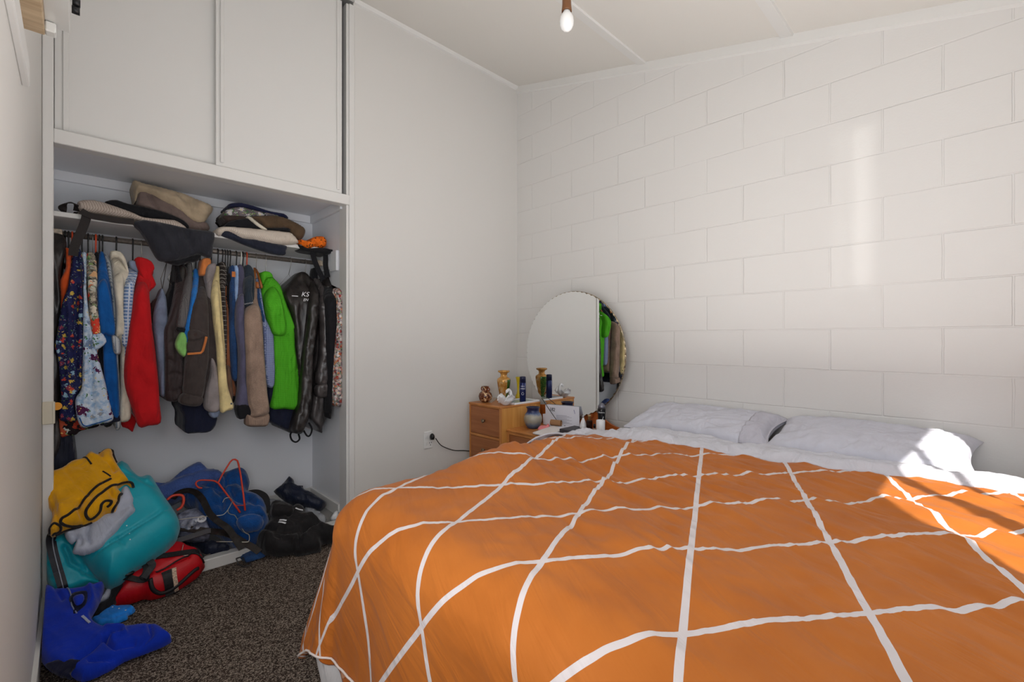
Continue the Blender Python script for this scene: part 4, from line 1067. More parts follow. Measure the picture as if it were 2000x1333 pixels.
# two leaning letters
t, P = leaning_sheet('letter', 'white letter with large black figures leaning against the mirror foot', [(1066, 829.5), (1065, 790), (1131, 795), (1132, 841)], 2.462, 81, M_pap)
M_ink = plain('black_ink', (28, 28, 34), .6)
c = P(np.array([[1079, 800.5]]))[0]+P.n*.0012
ax = P(np.array([[1085, 801]]))[0]-P(np.array([[1075, 799.5]]))[0]; up = P(np.array([[1080, 795]]))[0]-P(np.array([[1080, 805]]))[0]
text_obj('lettering', '182', .035, c, ax, up, M_ink, t)
M_grey = plain('print_grey', (120, 120, 134), .7)
mb = MB()
for k in range(9):
    a = P(np.array([[1078+k*.8, 811+k*1.9]]))[0]+P.n*.001; b = P(np.array([[1107+(k%3)*5, 812.5+k*2.0]]))[0]+P.n*.001
    mb.ribbon([a, b], .0013, .0003, tuple(P.n))
mb.build('printed_lines', M_grey, t)
a = P(np.array([[1121, 801]]))[0]+P.n*.001; b = P(np.array([[1123, 809]]))[0]+P.n*.001
MB().ribbon([a, b], .003, .0004, tuple(P.n)).build('blue_mark', plain('blue_ink', (40, 60, 130), .6), t)
t, P2 = leaning_sheet('letter', 'second white letter leaning in front of the one with large figures', [(1061, 829), (1060, 809), (1085, 806), (1090, 834)], 2.452, 82, M_pap)
# cardboard tube
a = at(1078, 821, Y=2.03); a = at(1086, 821, X=2.38); a[2] = LZ+.048
ax = np.array([.30, -.95, 0]); ax /= np.linalg.norm(ax)
t = thing('cardboard_tube', 'short brown cardboard roll tube lying in front of the letters', 'tube', a)
seg = 26; V = []; Fc = []
pr = np.cross(ax, (0, 0, 1.)); L = .075
for (s_, r) in ((-L/2, .0205), (L/2, .0205), (L/2, .0185), (-L/2, .0185)):
    for i in range(seg):
        w_ = 2*PI*i/seg; V.append(a+np.array([0, 0, 0])+ax*s_+pr*r*math.cos(w_)+np.array([0, 0, 1.])*r*math.sin(w_))
for k in range(4):
    for i in range(seg):
        j = (i+1)%seg; k2 = (k+1)%4; Fc.append((k*seg+i, k*seg+j, k2*seg+j, k2*seg+i))
smooth_angle(link_mesh('roll', V, Fc, plain('kraft_card', (158, 118, 82), .85, 90, .2), t))
MB().box((a[0]-.03, a[1]-.03, LZ+.0005), (a[0]+.03, a[1]+.03, LZ+.027), .003).build('x', M_pap) if 0 else None
box_ = tag(MB().box((a[0]-.045, 1.935, LZ+.0005), (a[0]+.05, a[1]+.05, LZ+.0268), .003).build('paper_stack', M_pap), 'low stack of white papers under the cardboard roll tube', 'papers')
# pink tissue & receipts
P = Plane(1100, 852, LZ+.004, 6)
f_ = Fab([(1040, 846), (1060, 838), (1080, 832), (1096, 836), (1098, 841), (1085, 848), (1068, 853), (1055, 851)], P, T=.006, R=6, noise_amp=.002, wl=(.02, .03), back=.002, step=2)
tag(f_.build('receipt', plain('thin_paper', (224, 218, 216), .8, 50, .4)), 'crumpled pale paper slip on the lower top beside the stoneware jar', 'paper')
P = Plane(1060, 840, LZ+.012, 20)
f_ = Fab([(1050, 838), (1056, 832), (1066, 832), (1070, 828), (1074, 833), (1068, 840), (1060, 843), (1054, 843)], P, T=.010, R=5, noise_amp=.006, wl=(.012, .02), back=.004, step=1.5, seed=3)
tag(f_.build('tissue', plain('pink_paper', (222, 130, 134), .8)), 'scrunched pink and white wrapper beside the round stoneware jar', 'wrapper')
# thin black ruler-like phone holder / pen leaning
a = at(1058, 778, X=2.47); b = at(1096, 832, X=2.40)
t = thing('glasses_strap', 'thin dark cord hanging from the tower top down across the letters', 'cord', b)
MB().tube(spline([a, (a+b)/2+np.array([0, 0, -.006]), b, b+np.array([.02, -.02, 0])], 8), .0022, 6).build('cord', M_blk, t, smooth=True)
# black flat case the bottles stand on
tag(MB().box((2.285, 1.625, LZ+.0005), (2.445, 1.93, CZ), .004).build('case', plain('dark_cover', (58, 56, 62), .5)), 'flat dark grey case on the lower dressing table top carrying the small bottles', 'case')
# white spray bottle
c = at(1139, 834, X=2.415); c[2] = CZ+.0005
t = thing('perfume_bottle', 'small white conical bottle with a silver cap between letters and black can', 'bottle', c)
MB().lathe([(.022, 0), (.0235, .004), (.022, .020), (.013, .048), (.007, .062), (.006, .070)], c, 24).build('bottle', M_porc, t, smooth=True)
MB().lathe([(.007, .0702), (.0095, .072), (.0095, .080), (.004, .084), (.0, .084)], c, 18).build('cap', plain('silver', (180, 182, 186), .25, metal=.9), t, smooth=True)
c = at(1151, 826, X=2.425); c[2] = CZ+.0005
t = thing('perfume_bottle', 'amber perfume bottle with a brass cap behind the white conical bottle', 'bottle', c)
MB().box((c[0]-.015, c[1]-.017, c[2]), (c[0]+.015, c[1]+.017, c[2]+.055), .004).build('bottle', plain('dark_amber', (52, 28, 18), .1, trans=.3), t)
MB().lathe([(.008, .0552), (.008, .078), (.0105, .080), (.0105, .090), (.0, .090)], c, 18).build('cap', plain('brass_cap', (196, 158, 110), .3, metal=.5), t, smooth=True)
c = at(1161, 832, X=2.35); c[2] = CZ+.0005
t = thing('nail_polish_bottle', 'small dark capped bottle beside the white round pot', 'bottle', c)
MB().lathe([(.010, 0), (.011, .003), (.011, .024), (.006, .028)], c, 20).build('bottle', plain('peach_glass', (176, 140, 120), .15), t, smooth=True)
MB().lathe([(.0075, .0282), (.007, .052), (.001, .053)], c, 16).build('cap', M_blk, t, smooth=True)
# white pot
c = at(1173, 836, X=2.325); c[2] = CZ+.0005
t = thing('candle_pot', 'white cylindrical pot at the right end of the dressing table clutter', 'pot', c)
MB().lathe([(0.0253, 0.0000), (0.0270, 0.0034), (0.0270, 0.0850), (0.0253, 0.0884), (0.0231, 0.0850), (0.0226, 0.0170), (0.0000, 0.0170)], c, 28).build('pot', M_porc, t, smooth=True)
# black deodorant
c = at(1175, 822, X=2.40); c[2] = CZ+.0005
t = thing('deodorant_can', 'black deodorant can with silver shoulder and white tick in front of the mirror', 'can', c)
MB().lathe([(0.0221, 0.0000), (0.0242, 0.0058), (0.0226, 0.0580), (0.0242, 0.1087), (0.0257, 0.1421), (0.0242, 0.1479)], c, 28).build('can', plain('black_lacquer', (20, 20, 24), .25), t, smooth=True)
MB().lathe([(0.0236, 0.1482), (0.0221, 0.1624), (0.0147, 0.1769), (0.0063, 0.1827), (0.0000, 0.1827)], c, 28).build('cap', plain('pewter', (120, 122, 134), .3, metal=.7), t, smooth=True)
tow = -np.array([c[0], c[1]])/math.hypot(c[0], c[1]); rt = (-tow[1]*-1*-1, tow[0]*1)
R3 = np.array([-tow[1], tow[0], 0])*1.0; Tw = np.array([tow[0], tow[1], 0])
if R3@np.array([C1, -S1, 0]) < 0: R3 = -R3
text_obj('lettering', 'Rexona', .0125, c+Tw*.0255+np.array([0, 0, .125]), R3, (0, 0, 1), M_wht, t)
tk = [c+Tw*.0255+R3*a_+np.array([0, 0, z_]) for a_, z_ in ((-.008, .082), (-.001, .055), (.011, .100))]
MB().ribbon(tk, [.003, .006, .002], .0008, tuple(Tw)).build('tick_mark', M_wht, t)
# ================================================================ CLOTHES ON THE RAIL
M_hblk = plain('hanger_black', (24, 24, 26), .35)
M_horg = plain('hanger_orange', (214, 74, 34), .35)
M_hwht = plain('hanger_white', (222, 222, 214), .35)
M_wire = plain('hanger_wire', (150, 148, 142), .3, metal=.9)
M_hwood = wood('hanger_wood', (150, 84, 40), (186, 116, 62), (20, 20, 3))
RY, RZ = 3.05, 1.653
Fab.clampx = (-.0835, 1.194)
def hanger(px, zneck, kind, label, dx=0.0):
    """whole hanger: hook over the rail, neck and shoulders inside the garment"""
    mat = {'b': M_hblk, 'o': M_horg, 'w': M_hwht, 'm': M_wire, 'x': M_hwood}[kind]
    X = at(px, 470, Y=RY)[0]; r = {'b': .0034, 'o': .0036, 'w': .0036, 'm': .0016, 'x': .0018}[kind]
    t = thing('hanger', label, 'hanger', (X, RY, zneck), 'hangers on the clothes rail')
    R = .0185
    pts = [(X, RY+R*math.cos(a), RZ+.0006+R*math.sin(a)) for a in np.linspace(PI*1.05, -.5, 12)]
    pts = pts[::-1]
    pts = [(X, RY+R*math.cos(a), RZ-.003+R*math.sin(a)) for a in np.linspace(-.35, PI, 12)]
    pts += [(X+dx*.4, RY-R+.002, RZ-.02), (X+dx, RY-.004, zneck+.012), (X+dx, RY, zneck-.012)]
    MB().tube(pts, r, 7).build('hook', M_wire if kind == 'x' else mat, t, smooth=True)
    a = [(X+dx, RY, zneck-.014), (X+dx, RY-.04, zneck-.040), (X+dx, RY-.08, zneck-.082), (X+dx, RY-.115, zneck-.13)]
    b = [(p[0], 2*RY-p[1], p[2]) for p in a]
    rr = r*1.4 if kind in 'bow' else (.007 if kind == 'x' else r)
    mb = MB().tube(list(reversed(a))+b[1:], rr, 7).tube([a[-1], b[-1]], rr*.8, 6)
    mb.build('arms', mat, t, smooth=True)
    return t
def garment(name, label, cat, outline, mat, Yf=2.86, ysh=None, back=3.235, T=.018, R=10, amp=.006, wl=(.035, .30), seed=0, creases=(), hang=None, smooth=3, step=3.4, tilt=0, Yc=3.0, fine=0, part='body', ang=0):
    o = np.array(outline, float); yt = o[:, 1].min(); ys = ysh if ysh else yt+75
    P = HangPlane(Yf, yt, ys, Yc=Yc, tilt=tilt)
    f = Fab(outline, P, T=T*.7, R=R*.6, noise_amp=amp*2.0, wl=wl, seed=seed, creases=creases, step=step, extr=P.ext(back), smooth=smooth, fine=fine+.0012, ang=ang)
    c = f.verts; base = ((c[:, 0].min()+c[:, 0].max())/2, (c[:, 1].min()+c[:, 1].max())/2, c[:, 2].min())
    t = thing(name, label, cat, base, 'clothes hanging on the rail')
    f.build(part, mat, t)
    if hang:
        px, kind, what = hang[:3]; zc = at(px, yt, Y=3.02)[2]
        hanger(px, zc-.004+(hang[3] if len(hang) > 3 else 0), kind, what)
    return t, f, P
def piece(parent, nm, outline, mat, Yf, T=.018, R=8, amp=.004, wl=(.03, .2), depth=.04, seed=1, creases=(), ysh=None, yt=None, step=3, smooth=3, Yc=2.98, fine=0, tilt=0):
    """sleeve, cuff, collar... its own cloth in front of the body"""
    if ysh: P = HangPlane(Yf, yt if yt else min(p[1] for p in outline), ysh, Yc=Yc, tilt=tilt)
    else: P = YPlane(Yf)
    f = Fab(outline, P, T=T*.8, R=R*.7, noise_amp=amp*2.0, wl=wl, seed=seed, creases=creases, step=step, extr=(0, depth, 0), smooth=smooth, fine=fine+.001)
    f.build(nm, mat, parent); return f
BLKH = lambda what: 'black plastic hanger holding the '+what
# --- fabrics
Mleath = leather('black_leather', (38, 34, 33)); Mleath2 = leather('grey_leather', (64, 60, 60), .32)
Mblk = cloth('black_cloth', (24, 24, 28), .8, sheen=.1); Mnavy = cloth('navy_cloth', (28, 32, 52)); Mnavy2 = cloth('dark_navy_quilt', (34, 38, 54), .5)
Mor = cloth('orange_cloth', (226, 92, 40)); Mfl1 = floral('navy_floral', (28, 32, 72), [(200, 70, 60), (210, 180, 80), (150, 190, 215), (36, 40, 88), (36, 40, 88), (150, 60, 80), (36, 40, 88)], 40, .40, leaf=[(70, 120, 90), (36, 40, 88), (140, 170, 190), (36, 40, 88)], ground2=(36, 40, 88))
Mfl2 = floral('pale_floral', (150, 185, 220), [(86, 30, 76), (206, 220, 236), (200, 216, 234), (120, 140, 170), (206, 220, 236)], 19, .42, leaf=[(80, 130, 100), (190, 210, 232), (150, 160, 180), (200, 216, 236)], ground2=(222, 232, 242))
Mfl3 = floral('hibiscus_print', (30, 26, 28), [(226, 70, 50), (240, 190, 140), (235, 225, 205), (245, 140, 90), (230, 220, 200)], 20, .50, ground2=(200, 190, 170))
Mfl4 = floral('dark_gold_floral', (30, 20, 26), [(180, 60, 40), (220, 170, 80), (200, 90, 60)], 18, .4)
Mfl5 = floral('small_red_floral', (46, 40, 60), [(206, 130, 96), (210, 180, 176), (160, 60, 56), (222, 214, 214)], 55, .50, ground2=(190, 170, 170))
Mblue = cloth('royal_blue', (14, 88, 160), .8); Mgrst = vstripes('grey_stripe', (188, 192, 194), (120, 132, 146), .012, .3)
Mwht = cloth('off_white', (206, 204, 200)); Mcream = cloth('cream', (216, 208, 190)); Mchk = lines_mat('blue_check', (112, 140, 184), (206, 214, 226), .016, .30)
Mred = cloth('red_fleece', (190, 24, 30), .9, 500, .5, .04, sheen=.05); Mlblue = cloth('grey_blue', (124, 136, 160)); Mbrn = cloth('brown_cloth', (64, 50, 46))
Mquilt = cloth('brown_quilt', (60, 50, 50), .55); Mknit = vstripes('grey_knit', (104, 102, 102), (84, 82, 84), .006, .5); Mlime = cloth('lime', (140, 200, 110)); Mbri = cloth('bright_blue', (34, 116, 196))
Mchar = cloth('charcoal_brown', (66, 58, 56)); Morc = cloth('tan_orange', (206, 124, 66)); Mgrey = cloth('warm_grey', (140, 132, 132)); Myel = cloth('pale_yellow', (226, 206, 150))
Mwin = lines_mat('windowpane', (52, 46, 44), (190, 184, 176), .026, .07); Mrust = cloth('rust_brown', (150, 92, 62)); Mden = cloth('denim', (44, 78, 128), heather=.3); Mpale = cloth('pale_blue', (152, 180, 220))
Mpur = cloth('slate_purple', (88, 86, 110)); Mtaup = cloth('taupe_knit', (158, 134, 118), heather=.2); Mging = lines_mat('gingham', (60, 76, 130), (160, 172, 206), .0065, .42)
Mgrn = lines_mat('green_slub', (84, 178, 38), (70, 160, 30), .011, .13); Mdk = cloth('polo_navy', (44, 54, 66)); Msued = cloth('suede', (110, 84, 68))
# --- left to right along the rail (each with its hanger)
garment('jacket', 'black leather jacket at the very left end of the rail', 'jacket', [(92, 456), (105, 455), (125, 461), (128, 480), (122, 510), (118, 543), (121, 588), (114, 648), (107, 681), (117, 693), (119, 737), (116, 805), (118, 870), (92, 872)], Mleath, 2.90, 500, amp=.009, T=.02, hang=(127, 'b', 'black plastic hanger at the left end holding the leather jacket', -.02), seed=1)
garment('trousers', 'long dark navy trousers hanging lowest beside the left frame of the wardrobe', 'trousers', [(100, 700), (118, 700), (139, 832), (149, 898), (146, 925), (100, 935)], Mnavy2, 2.93, 702, amp=.006, wl=(.03, .3), seed=2, Yc=2.95)
garment('shirt', 'orange shirt squeezed between the black leather jacket and the navy floral shirt', 'shirt', [(122, 487), (136, 486), (139, 500), (137, 540), (131, 575), (126, 600), (124, 640), (119, 640), (117, 560), (119, 545), (129, 520)], Mor, 2.90, 540, amp=.004, T=.012, hang=(134, 'b', BLKH('orange shirt')), seed=3)
hanger(141, 1.585, 'o', 'orange plastic hanger beside the navy floral shirt')
garment('shirt', 'black shirt with gold and red flowers peeking out below the navy floral shirt', 'shirt', [(114, 780), (150, 780), (162, 815), (190, 826), (191, 834), (158, 842), (148, 850), (133, 851), (117, 850)], Mfl4, 2.90, 781, amp=.004, T=.01, seed=4, back=3.2, Yc=2.9)
g, f, P = garment('shirt', 'dark navy shirt covered in small bright flowers', 'shirt', [(147, 484), (157, 488), (163, 511), (166, 545), (168, 580), (164, 620), (163, 690), (161, 750), (149, 772), (146, 795), (150, 822), (135, 824), (118, 822), (116, 805), (120, 780), (117, 745), (113, 700), (107, 680), (113, 640), (122, 590), (133, 560), (138, 520), (141, 500)], Mfl1, 2.86, 560, amp=.007, T=.022, seed=5, hang=(150, 'b', BLKH('navy floral shirt')), creases=[([(150, 560), (146, 640), (150, 740)], 5, -.018), ([(136, 600), (132, 700), (136, 800)], 5, .010)])
f.trim('button_placket', [(158, 520), (163, 600), (162, 680)], .0025, Mnavy, g)
g, f, P = garment('shirt', 'pale blue shirt printed with large purple pansies', 'shirt', [(158, 496), (169, 496), (170, 520), (169, 560), (174, 610), (181, 650), (192, 697), (206, 749), (215, 789), (221, 821), (188, 830), (163, 836), (152, 823), (147, 794), (148, 778), (159, 760), (161, 715), (162, 670), (162, 600), (161, 540)], Mfl2, 2.84, 570, amp=.006, T=.018, seed=6, hang=(160, 'b', BLKH('pale shirt with purple pansies')), creases=[([(174, 660), (180, 760), (182, 800)], 4, -.012)])
f.trim('hem_binding', [(155, 815), (165, 831), (190, 826), (218, 817)], .0022, Mblue, g)
g, f, P = garment('shirt', 'black cream and red hibiscus patterned shirt with a blue and white cuff', 'shirt', [(170, 494), (186, 500), (190, 540), (191, 590), (198, 652), (188, 700), (184, 740), (178, 690), (177, 640), (175, 600), (172, 560), (170, 530)], Mfl3, 2.86, 560, amp=.005, T=.016, seed=7, hang=(172, 'b', BLKH('hibiscus shirt')))
piece(g, 'sleeve', [(172, 560), (188, 560), (191, 600), (197, 652), (184, 656), (178, 640), (174, 600)], Mfl3, 2.835, yt=500, ysh=560, seed=8)
piece(g, 'cuff', [(180, 655), (197, 650), (208, 668), (188, 684), (181, 672)], Mfl2, 2.825, T=.012, R=5, step=2.4)
hanger(181, 1.59, 'm', 'thin wire hanger between the hibiscus shirt hangers')
garment('shirt', 'plain black shirt between the hibiscus shirt and the royal blue shirt', 'shirt', [(184, 497), (194, 499), (192, 560), (196, 640), (204, 700), (212, 780), (222, 826), (200, 830), (196, 760), (190, 680), (189, 600), (186, 540)], Mblk, 2.90, 560, amp=.004, T=.01, seed=9, hang=(187, 'o', 'orange plastic hanger holding the plain black shirt'))
g, f, P = garment('shirt', 'royal blue polo shirt with short sleeves', 'shirt', [(194, 495), (203, 495), (212, 540), (219, 580), (225, 655), (228, 700), (231, 740), (233, 812), (219, 812), (209, 775), (204, 740), (202, 700), (200, 650), (191, 600), (189, 560), (192, 520)], Mblue, 2.87, 570, amp=.006, T=.018, seed=10, hang=(194, 'b', BLKH('royal blue polo shirt')), creases=[([(212, 690), (214, 760), (222, 810)], 4, -.01)])
piece(g, 'sleeve', [(190, 560), (206, 545), (216, 580), (222, 615), (225, 652), (212, 656), (206, 652), (197, 654), (192, 620)], Mblue, 2.84, T=.016, yt=500, ysh=560, seed=11)
piece(g, 'hem_band', [(218, 810), (233, 810), (236, 822), (222, 826), (200, 832), (196, 828), (216, 820)], Mnavy, 2.875, T=.008, R=4, step=2.4, depth=.3)
g, f, P = garment('shirt', 'white and grey striped shirt beside the royal blue polo shirt', 'shirt', [(204, 496), (214, 503), (222, 545), (226, 590), (230, 660), (232, 720), (236, 780), (236, 834), (224, 836), (226, 780), (224, 720), (222, 680), (221, 620), (214, 560), (209, 520)], Mgrst, 2.89, 570, amp=.004, T=.012, seed=12, hang=(200, 'b', BLKH('striped white shirt')))
piece(g, 'sleeve', [(219, 655), (234, 663), (236, 690), (224, 691), (220, 675)], Mgrst, 2.84, T=.014, R=6, step=2.4)
g, f, P = garment('shirt', 'cream button shirt with open collar', 'shirt', [(217, 491), (235, 493), (246, 510), (251, 535), (247, 550), (243, 600), (246, 660), (247, 680), (246, 724), (255, 780), (255, 818), (238, 825), (234, 815), (236, 770), (237, 730), (236, 680), (228, 655), (226, 600), (222, 560), (220, 530), (217, 510)], Mcream, 2.87, 565, amp=.006, T=.018, seed=13, hang=(227, 'b', BLKH('cream shirt')))
piece(g, 'collar', [(216, 491), (235, 492), (246, 508), (252, 534), (247, 530), (236, 508), (222, 503), (217, 507)], Mcream, 2.93, T=.010, R=4, step=2.2, depth=.08, seed=3)
piece(g, 'sleeve', [(222, 545), (240, 535), (243, 580), (243, 620), (247, 640), (247, 662), (236, 655), (227, 656), (228, 610)], Mcream, 2.84, T=.018, yt=500, ysh=560, seed=14)
g, f, P = garment('shirt', 'blue and white checked shirt next to the red fleece', 'shirt', [(252, 511), (268, 513), (270, 531), (263, 560), (260, 610), (254, 650), (250, 700), (244, 700), (242, 672), (241, 610), (243, 560), (249, 530)], Mchk, 2.86, 560, amp=.005, T=.014, seed=15, hang=(259, 'b', BLKH('blue checked shirt')))
piece(g, 'collar', [(252, 510), (263, 510), (269, 517), (270, 532), (262, 528), (254, 522)], Mlblue, 2.93, T=.010, R=4, step=2.2, depth=.07)
piece(g, 'sleeve', [(243, 560), (258, 545), (262, 560), (260, 610), (253, 650), (250, 676), (239, 672), (241, 620)], Mchk, 2.83, T=.014, yt=500, ysh=560, seed=16)
garment('shirt', 'red shirt with a white hem point showing under the red fleece', 'shirt', [(236, 815), (256, 806), (267, 822), (259, 845), (250, 838), (238, 834)], Mred, 2.93, 816, amp=.002, T=.008, back=3.2, Yc=2.93, seed=17, smooth=1)
g, f, P = garment('fleece', 'bright red fleece top, the largest red garment on the rail', 'fleece', [(265, 505), (279, 504), (296, 515), (300, 530), (296, 545), (292, 572), (294, 620), (300, 660), (305, 700), (309, 740), (312, 790), (312, 800), (290, 805), (268, 800), (256, 796), (247, 762), (246, 724), (252, 670), (260, 610), (263, 570), (267, 540)], Mred, 2.87, 575, amp=.007, T=.02, seed=18, hang=(276, 'm', 'wire hanger holding the red fleece'))
piece(g, 'sleeve', [(265, 560), (284, 552), (292, 580), (297, 640), (303, 700), (309, 740), (312, 790), (314, 826), (290, 832), (271, 834), (258, 796), (246, 760), (243, 724), (249, 670), (257, 615)], Mred, 2.815, T=.035, R=26, amp=.006, wl=(.06, .12), yt=505, ysh=585, seed=19, depth=.05)
piece(g, 'collar', [(264, 505), (278, 503), (296, 511), (302, 525), (297, 536), (305, 556), (296, 566), (286, 572), (276, 540), (268, 525)], Mred, 2.92, T=.016, R=6, step=2.4, depth=.09, smooth=2)
f2 = Fab([(260, 798), (268, 794), (311, 788), (313, 796), (300, 800), (268, 804)], YPlane(2.79), T=.002, R=3, noise_amp=0, step=2.5, extr=(0, .004, 0)); f2.build('cuff_seam', cloth('red_dark', (160, 20, 26)), g) if 0 else None
garment('skirt', 'brown garment behind the grey blue shirt', 'garment', [(299, 590), (310, 590), (310, 680), (306, 700), (300, 660), (297, 620)], Mbrn, 2.98, 591, amp=.003, T=.008, back=3.15, seed=20, Yc=2.98)
g, f, P = garment('shirt', 'grey blue shirt folded narrow over a wire hanger', 'shirt', [(316, 563), (324, 580), (327, 610), (327, 650), (322, 700), (323, 769), (313, 770), (309, 720), (303, 660), (301, 640), (303, 600), (309, 580)], Mlblue, 2.90, 640, amp=.006, T=.014, wl=(.014, .4), seed=21, Yc=2.98)
def wire_tri(px, apex, l, r, label):
    t = thing('hanger', label, 'hanger', at(apex[0], apex[1], Y=RY), 'hangers on the clothes rail')
    A = at(*apex, Y=RY-.0); X = at(px, 500, Y=RY)[0]
    pts = [(X, RY+.0165*math.cos(a), RZ-.001+.0165*math.sin(a)) for a in np.linspace(-.3, PI, 10)]+[(X, RY-.012, RZ-.03), tuple(A)]
    MB().tube(pts, .0016, 6).build('hook', M_wire, t, smooth=True)
    L_ = at(*l, Y=RY-.02); R_ = at(*r, Y=RY-.03)
    MB().tube([L_, A, R_], .0015, 6).tube([L_, R_], .0015, 6).build('arms', M_wire, t, smooth=True); return t
wire_tri(330, (326, 512), (314, 545), (317, 566), 'thin wire hanger with the grey blue shirt folded over it')
wire_tri(341, (339, 520), (328, 545), (342, 572), 'thin wire hanger beside the one with the grey blue shirt')
garment('top', 'small black top hanging low from a wire hanger', 'top', [(340, 550), (346, 600), (342, 645), (334, 700), (326, 690), (327, 640), (327, 590), (333, 565)], Mblk, 2.95, 620, amp=.004, T=.012, seed=22)
garment('coat', 'long black coat behind the quilted brown jacket', 'coat', [(341, 510), (356, 512), (360, 560), (356, 640), (344, 700), (336, 700), (340, 640), (346, 590), (345, 550)], Mblk, 2.94, 560, amp=.004, T=.012, seed=23, hang=(349, 'b', BLKH('black coat')))
g, f, P = garment('jacket', 'dark brown quilted jacket left of the charcoal jacket', 'jacket', [(350, 518), (364, 522), (368, 545), (362, 590), (356, 640), (357, 700), (360, 740), (352, 780), (328, 784), (323, 770), (323, 700), (321, 648), (330, 625), (340, 590), (345, 550)], Mquilt, 2.87, 600, amp=.006, T=.022, seed=24, hang=(358, 'b', BLKH('brown quilted jacket')), creases=[([(323, 672), (340, 664), (358, 672)], 3, -.008), ([(323, 700), (340, 708), (358, 700)], 3, -.008), ([(323, 735), (340, 728), (358, 735)], 3, -.008), ([(324, 762), (340, 766), (356, 758)], 3, -.008), ([(338, 640), (346, 700), (338, 780)], 3, -.006)])
piece(g, 'leather_yoke', [(350, 520), (362, 522), (364, 545), (354, 580), (344, 610), (346, 570)], Mleath, 2.90, T=.014, yt=515, ysh=600, seed=25)
g, f, P = garment('sweater', 'grey ribbed sweater with a black cuff', 'sweater', [(366, 514), (375, 516), (376, 545), (374, 600), (366, 640), (356, 650), (348, 640), (352, 600), (360, 560), (366, 535)], Mknit, 2.86, 580, amp=.004, T=.014, seed=26, hang=(370, 'b', BLKH('grey ribbed sweater')))
piece(g, 'sleeve', [(364, 540), (374, 540), (373, 580), (369, 610), (362, 641), (346, 639), (348, 615), (355, 580)], Mknit, 2.825, T=.015, yt=515, ysh=590, seed=27)
piece(g, 'cuff', [(346, 639), (362, 641), (361, 650), (354, 650), (345, 647)], Mblk, 2.82, T=.013, R=4, step=2)
g, f, P = garment('shirt', 'lime green shirt with its crumpled cuff below a grey sweater cuff', 'shirt', [(374, 533), (378, 538), (377, 590), (372, 640), (364, 690), (356, 696), (350, 660), (358, 640), (367, 600), (372, 560)], Mlime, 2.87, 580, amp=.004, T=.010, seed=28, hang=(376, 'w', 'white plastic hanger holding the lime green shirt'))
piece(g, 'cuff', [(353, 649), (364, 655), (366, 680), (361, 697), (350, 690), (343, 673)], Mlime, 2.818, T=.014, R=5, amp=.005, wl=(.012, .06), step=2.2)
g, f, P = garment('shirt', 'bright blue shirt against the charcoal jacket', 'shirt', [(379, 527), (388, 530), (387, 560), (382, 600), (376, 640), (370, 671), (366, 640), (371, 590), (376, 560)], Mbri, 2.855, 580, amp=.004, T=.012, seed=29, hang=(382, 'b', BLKH('bright blue shirt')))
piece(g, 'sleeve', [(376, 560), (386, 560), (381, 595), (375, 640), (368, 671), (357, 668), (363, 628), (371, 592)], Mbri, 2.82, T=.014, yt=525, ysh=590, seed=30)
g, f, P = garment('jacket', 'charcoal field jacket with tan trimmed pocket and orange collar lining', 'jacket', [(388, 536), (404, 534), (409, 560), (414, 600), (421, 640), (426, 700), (427, 725), (418, 742), (408, 762), (398, 785), (380, 790), (362, 786), (358, 765), (360, 740), (362, 700), (366, 650), (374, 600), (382, 570)], Mchar, 2.86, 600, amp=.007, T=.022, seed=31, hang=(390, 'b', BLKH('charcoal field jacket')))
piece(g, 'collar', [(395, 506), (410, 505), (412, 520), (403, 537), (390, 537), (392, 520)], Morc, 2.94, T=.014, R=6, step=2.2, depth=.08)
piece(g, 'sleeve', [(382, 570), (398, 560), (406, 590), (408, 640), (408, 700), (402, 740), (396, 776), (377, 780), (359, 770), (361, 730), (364, 680), (367, 640), (374, 600)], Mchar, 2.815, T=.03, R=18, amp=.006, wl=(.04, .10), yt=535, ysh=600, seed=32)
piece(g, 'pocket_flap', [(368, 648), (380, 644), (402, 652), (398, 660), (378, 665), (368, 662)], Mchar, 2.783, T=.006, R=3, step=2.2, depth=.01)
piece(g, 'pocket', [(367, 668), (380, 666), (396, 662), (392, 684), (386, 688), (367, 688)], Mchar, 2.788, T=.004, R=3, step=2.2, depth=.012)
MB().tube([at(*p, Y=2.780) for p in [(403, 658), (401, 668), (396, 686), (392, 690), (380, 691), (366, 692)]], .006, 8).build('pocket_trim', Morc, g, smooth=True)
MB().tube([at(382, 654, Y=2.772), at(382, 654, Y=2.782)], .007, 16).build('button', Mbrn, g)
piece(g, 'cuff', [(359, 769), (395, 775), (392, 792), (372, 794), (350, 787)], Mchar, 2.80, T=.026, R=9, step=2.6)
g, f, P = garment('coat', 'dark navy coat with its hem hanging below the charcoal jacket', 'coat', [(372, 700), (414, 700), (424, 760), (424, 820), (411, 843), (386, 846), (361, 845), (360, 815), (352, 797), (362, 770)], Mnavy, 2.89, 701, amp=.005, T=.018, back=3.2, Yc=2.89, seed=33)
g, f, P = garment('jacket', 'warm grey jacket with a wide lapel between charcoal jacket and yellow shirt', 'jacket', [(402, 524), (409, 517), (421, 516), (420, 532), (414, 560), (416, 600), (422, 640), (426, 680), (432, 720), (431, 770), (430, 800), (411, 806), (404, 780), (412, 740), (416, 700), (413, 640), (408, 600), (403, 560)], Mgrey, 2.87, 580, amp=.005, T=.014, seed=34, hang=(412, 'b', BLKH('warm grey jacket')))
piece(g, 'collar', [(402, 528), (408, 517), (421, 515), (421, 530), (414, 545), (404, 556), (401, 545)], Mgrey, 2.92, T=.012, R=5, step=2.4, depth=.07)
piece(g, 'sleeve', [(414, 700), (424, 720), (428, 760), (430, 800), (411, 806), (399, 794), (403, 760), (410, 735)], Mgrey, 2.825, T=.02, R=9, seed=35)
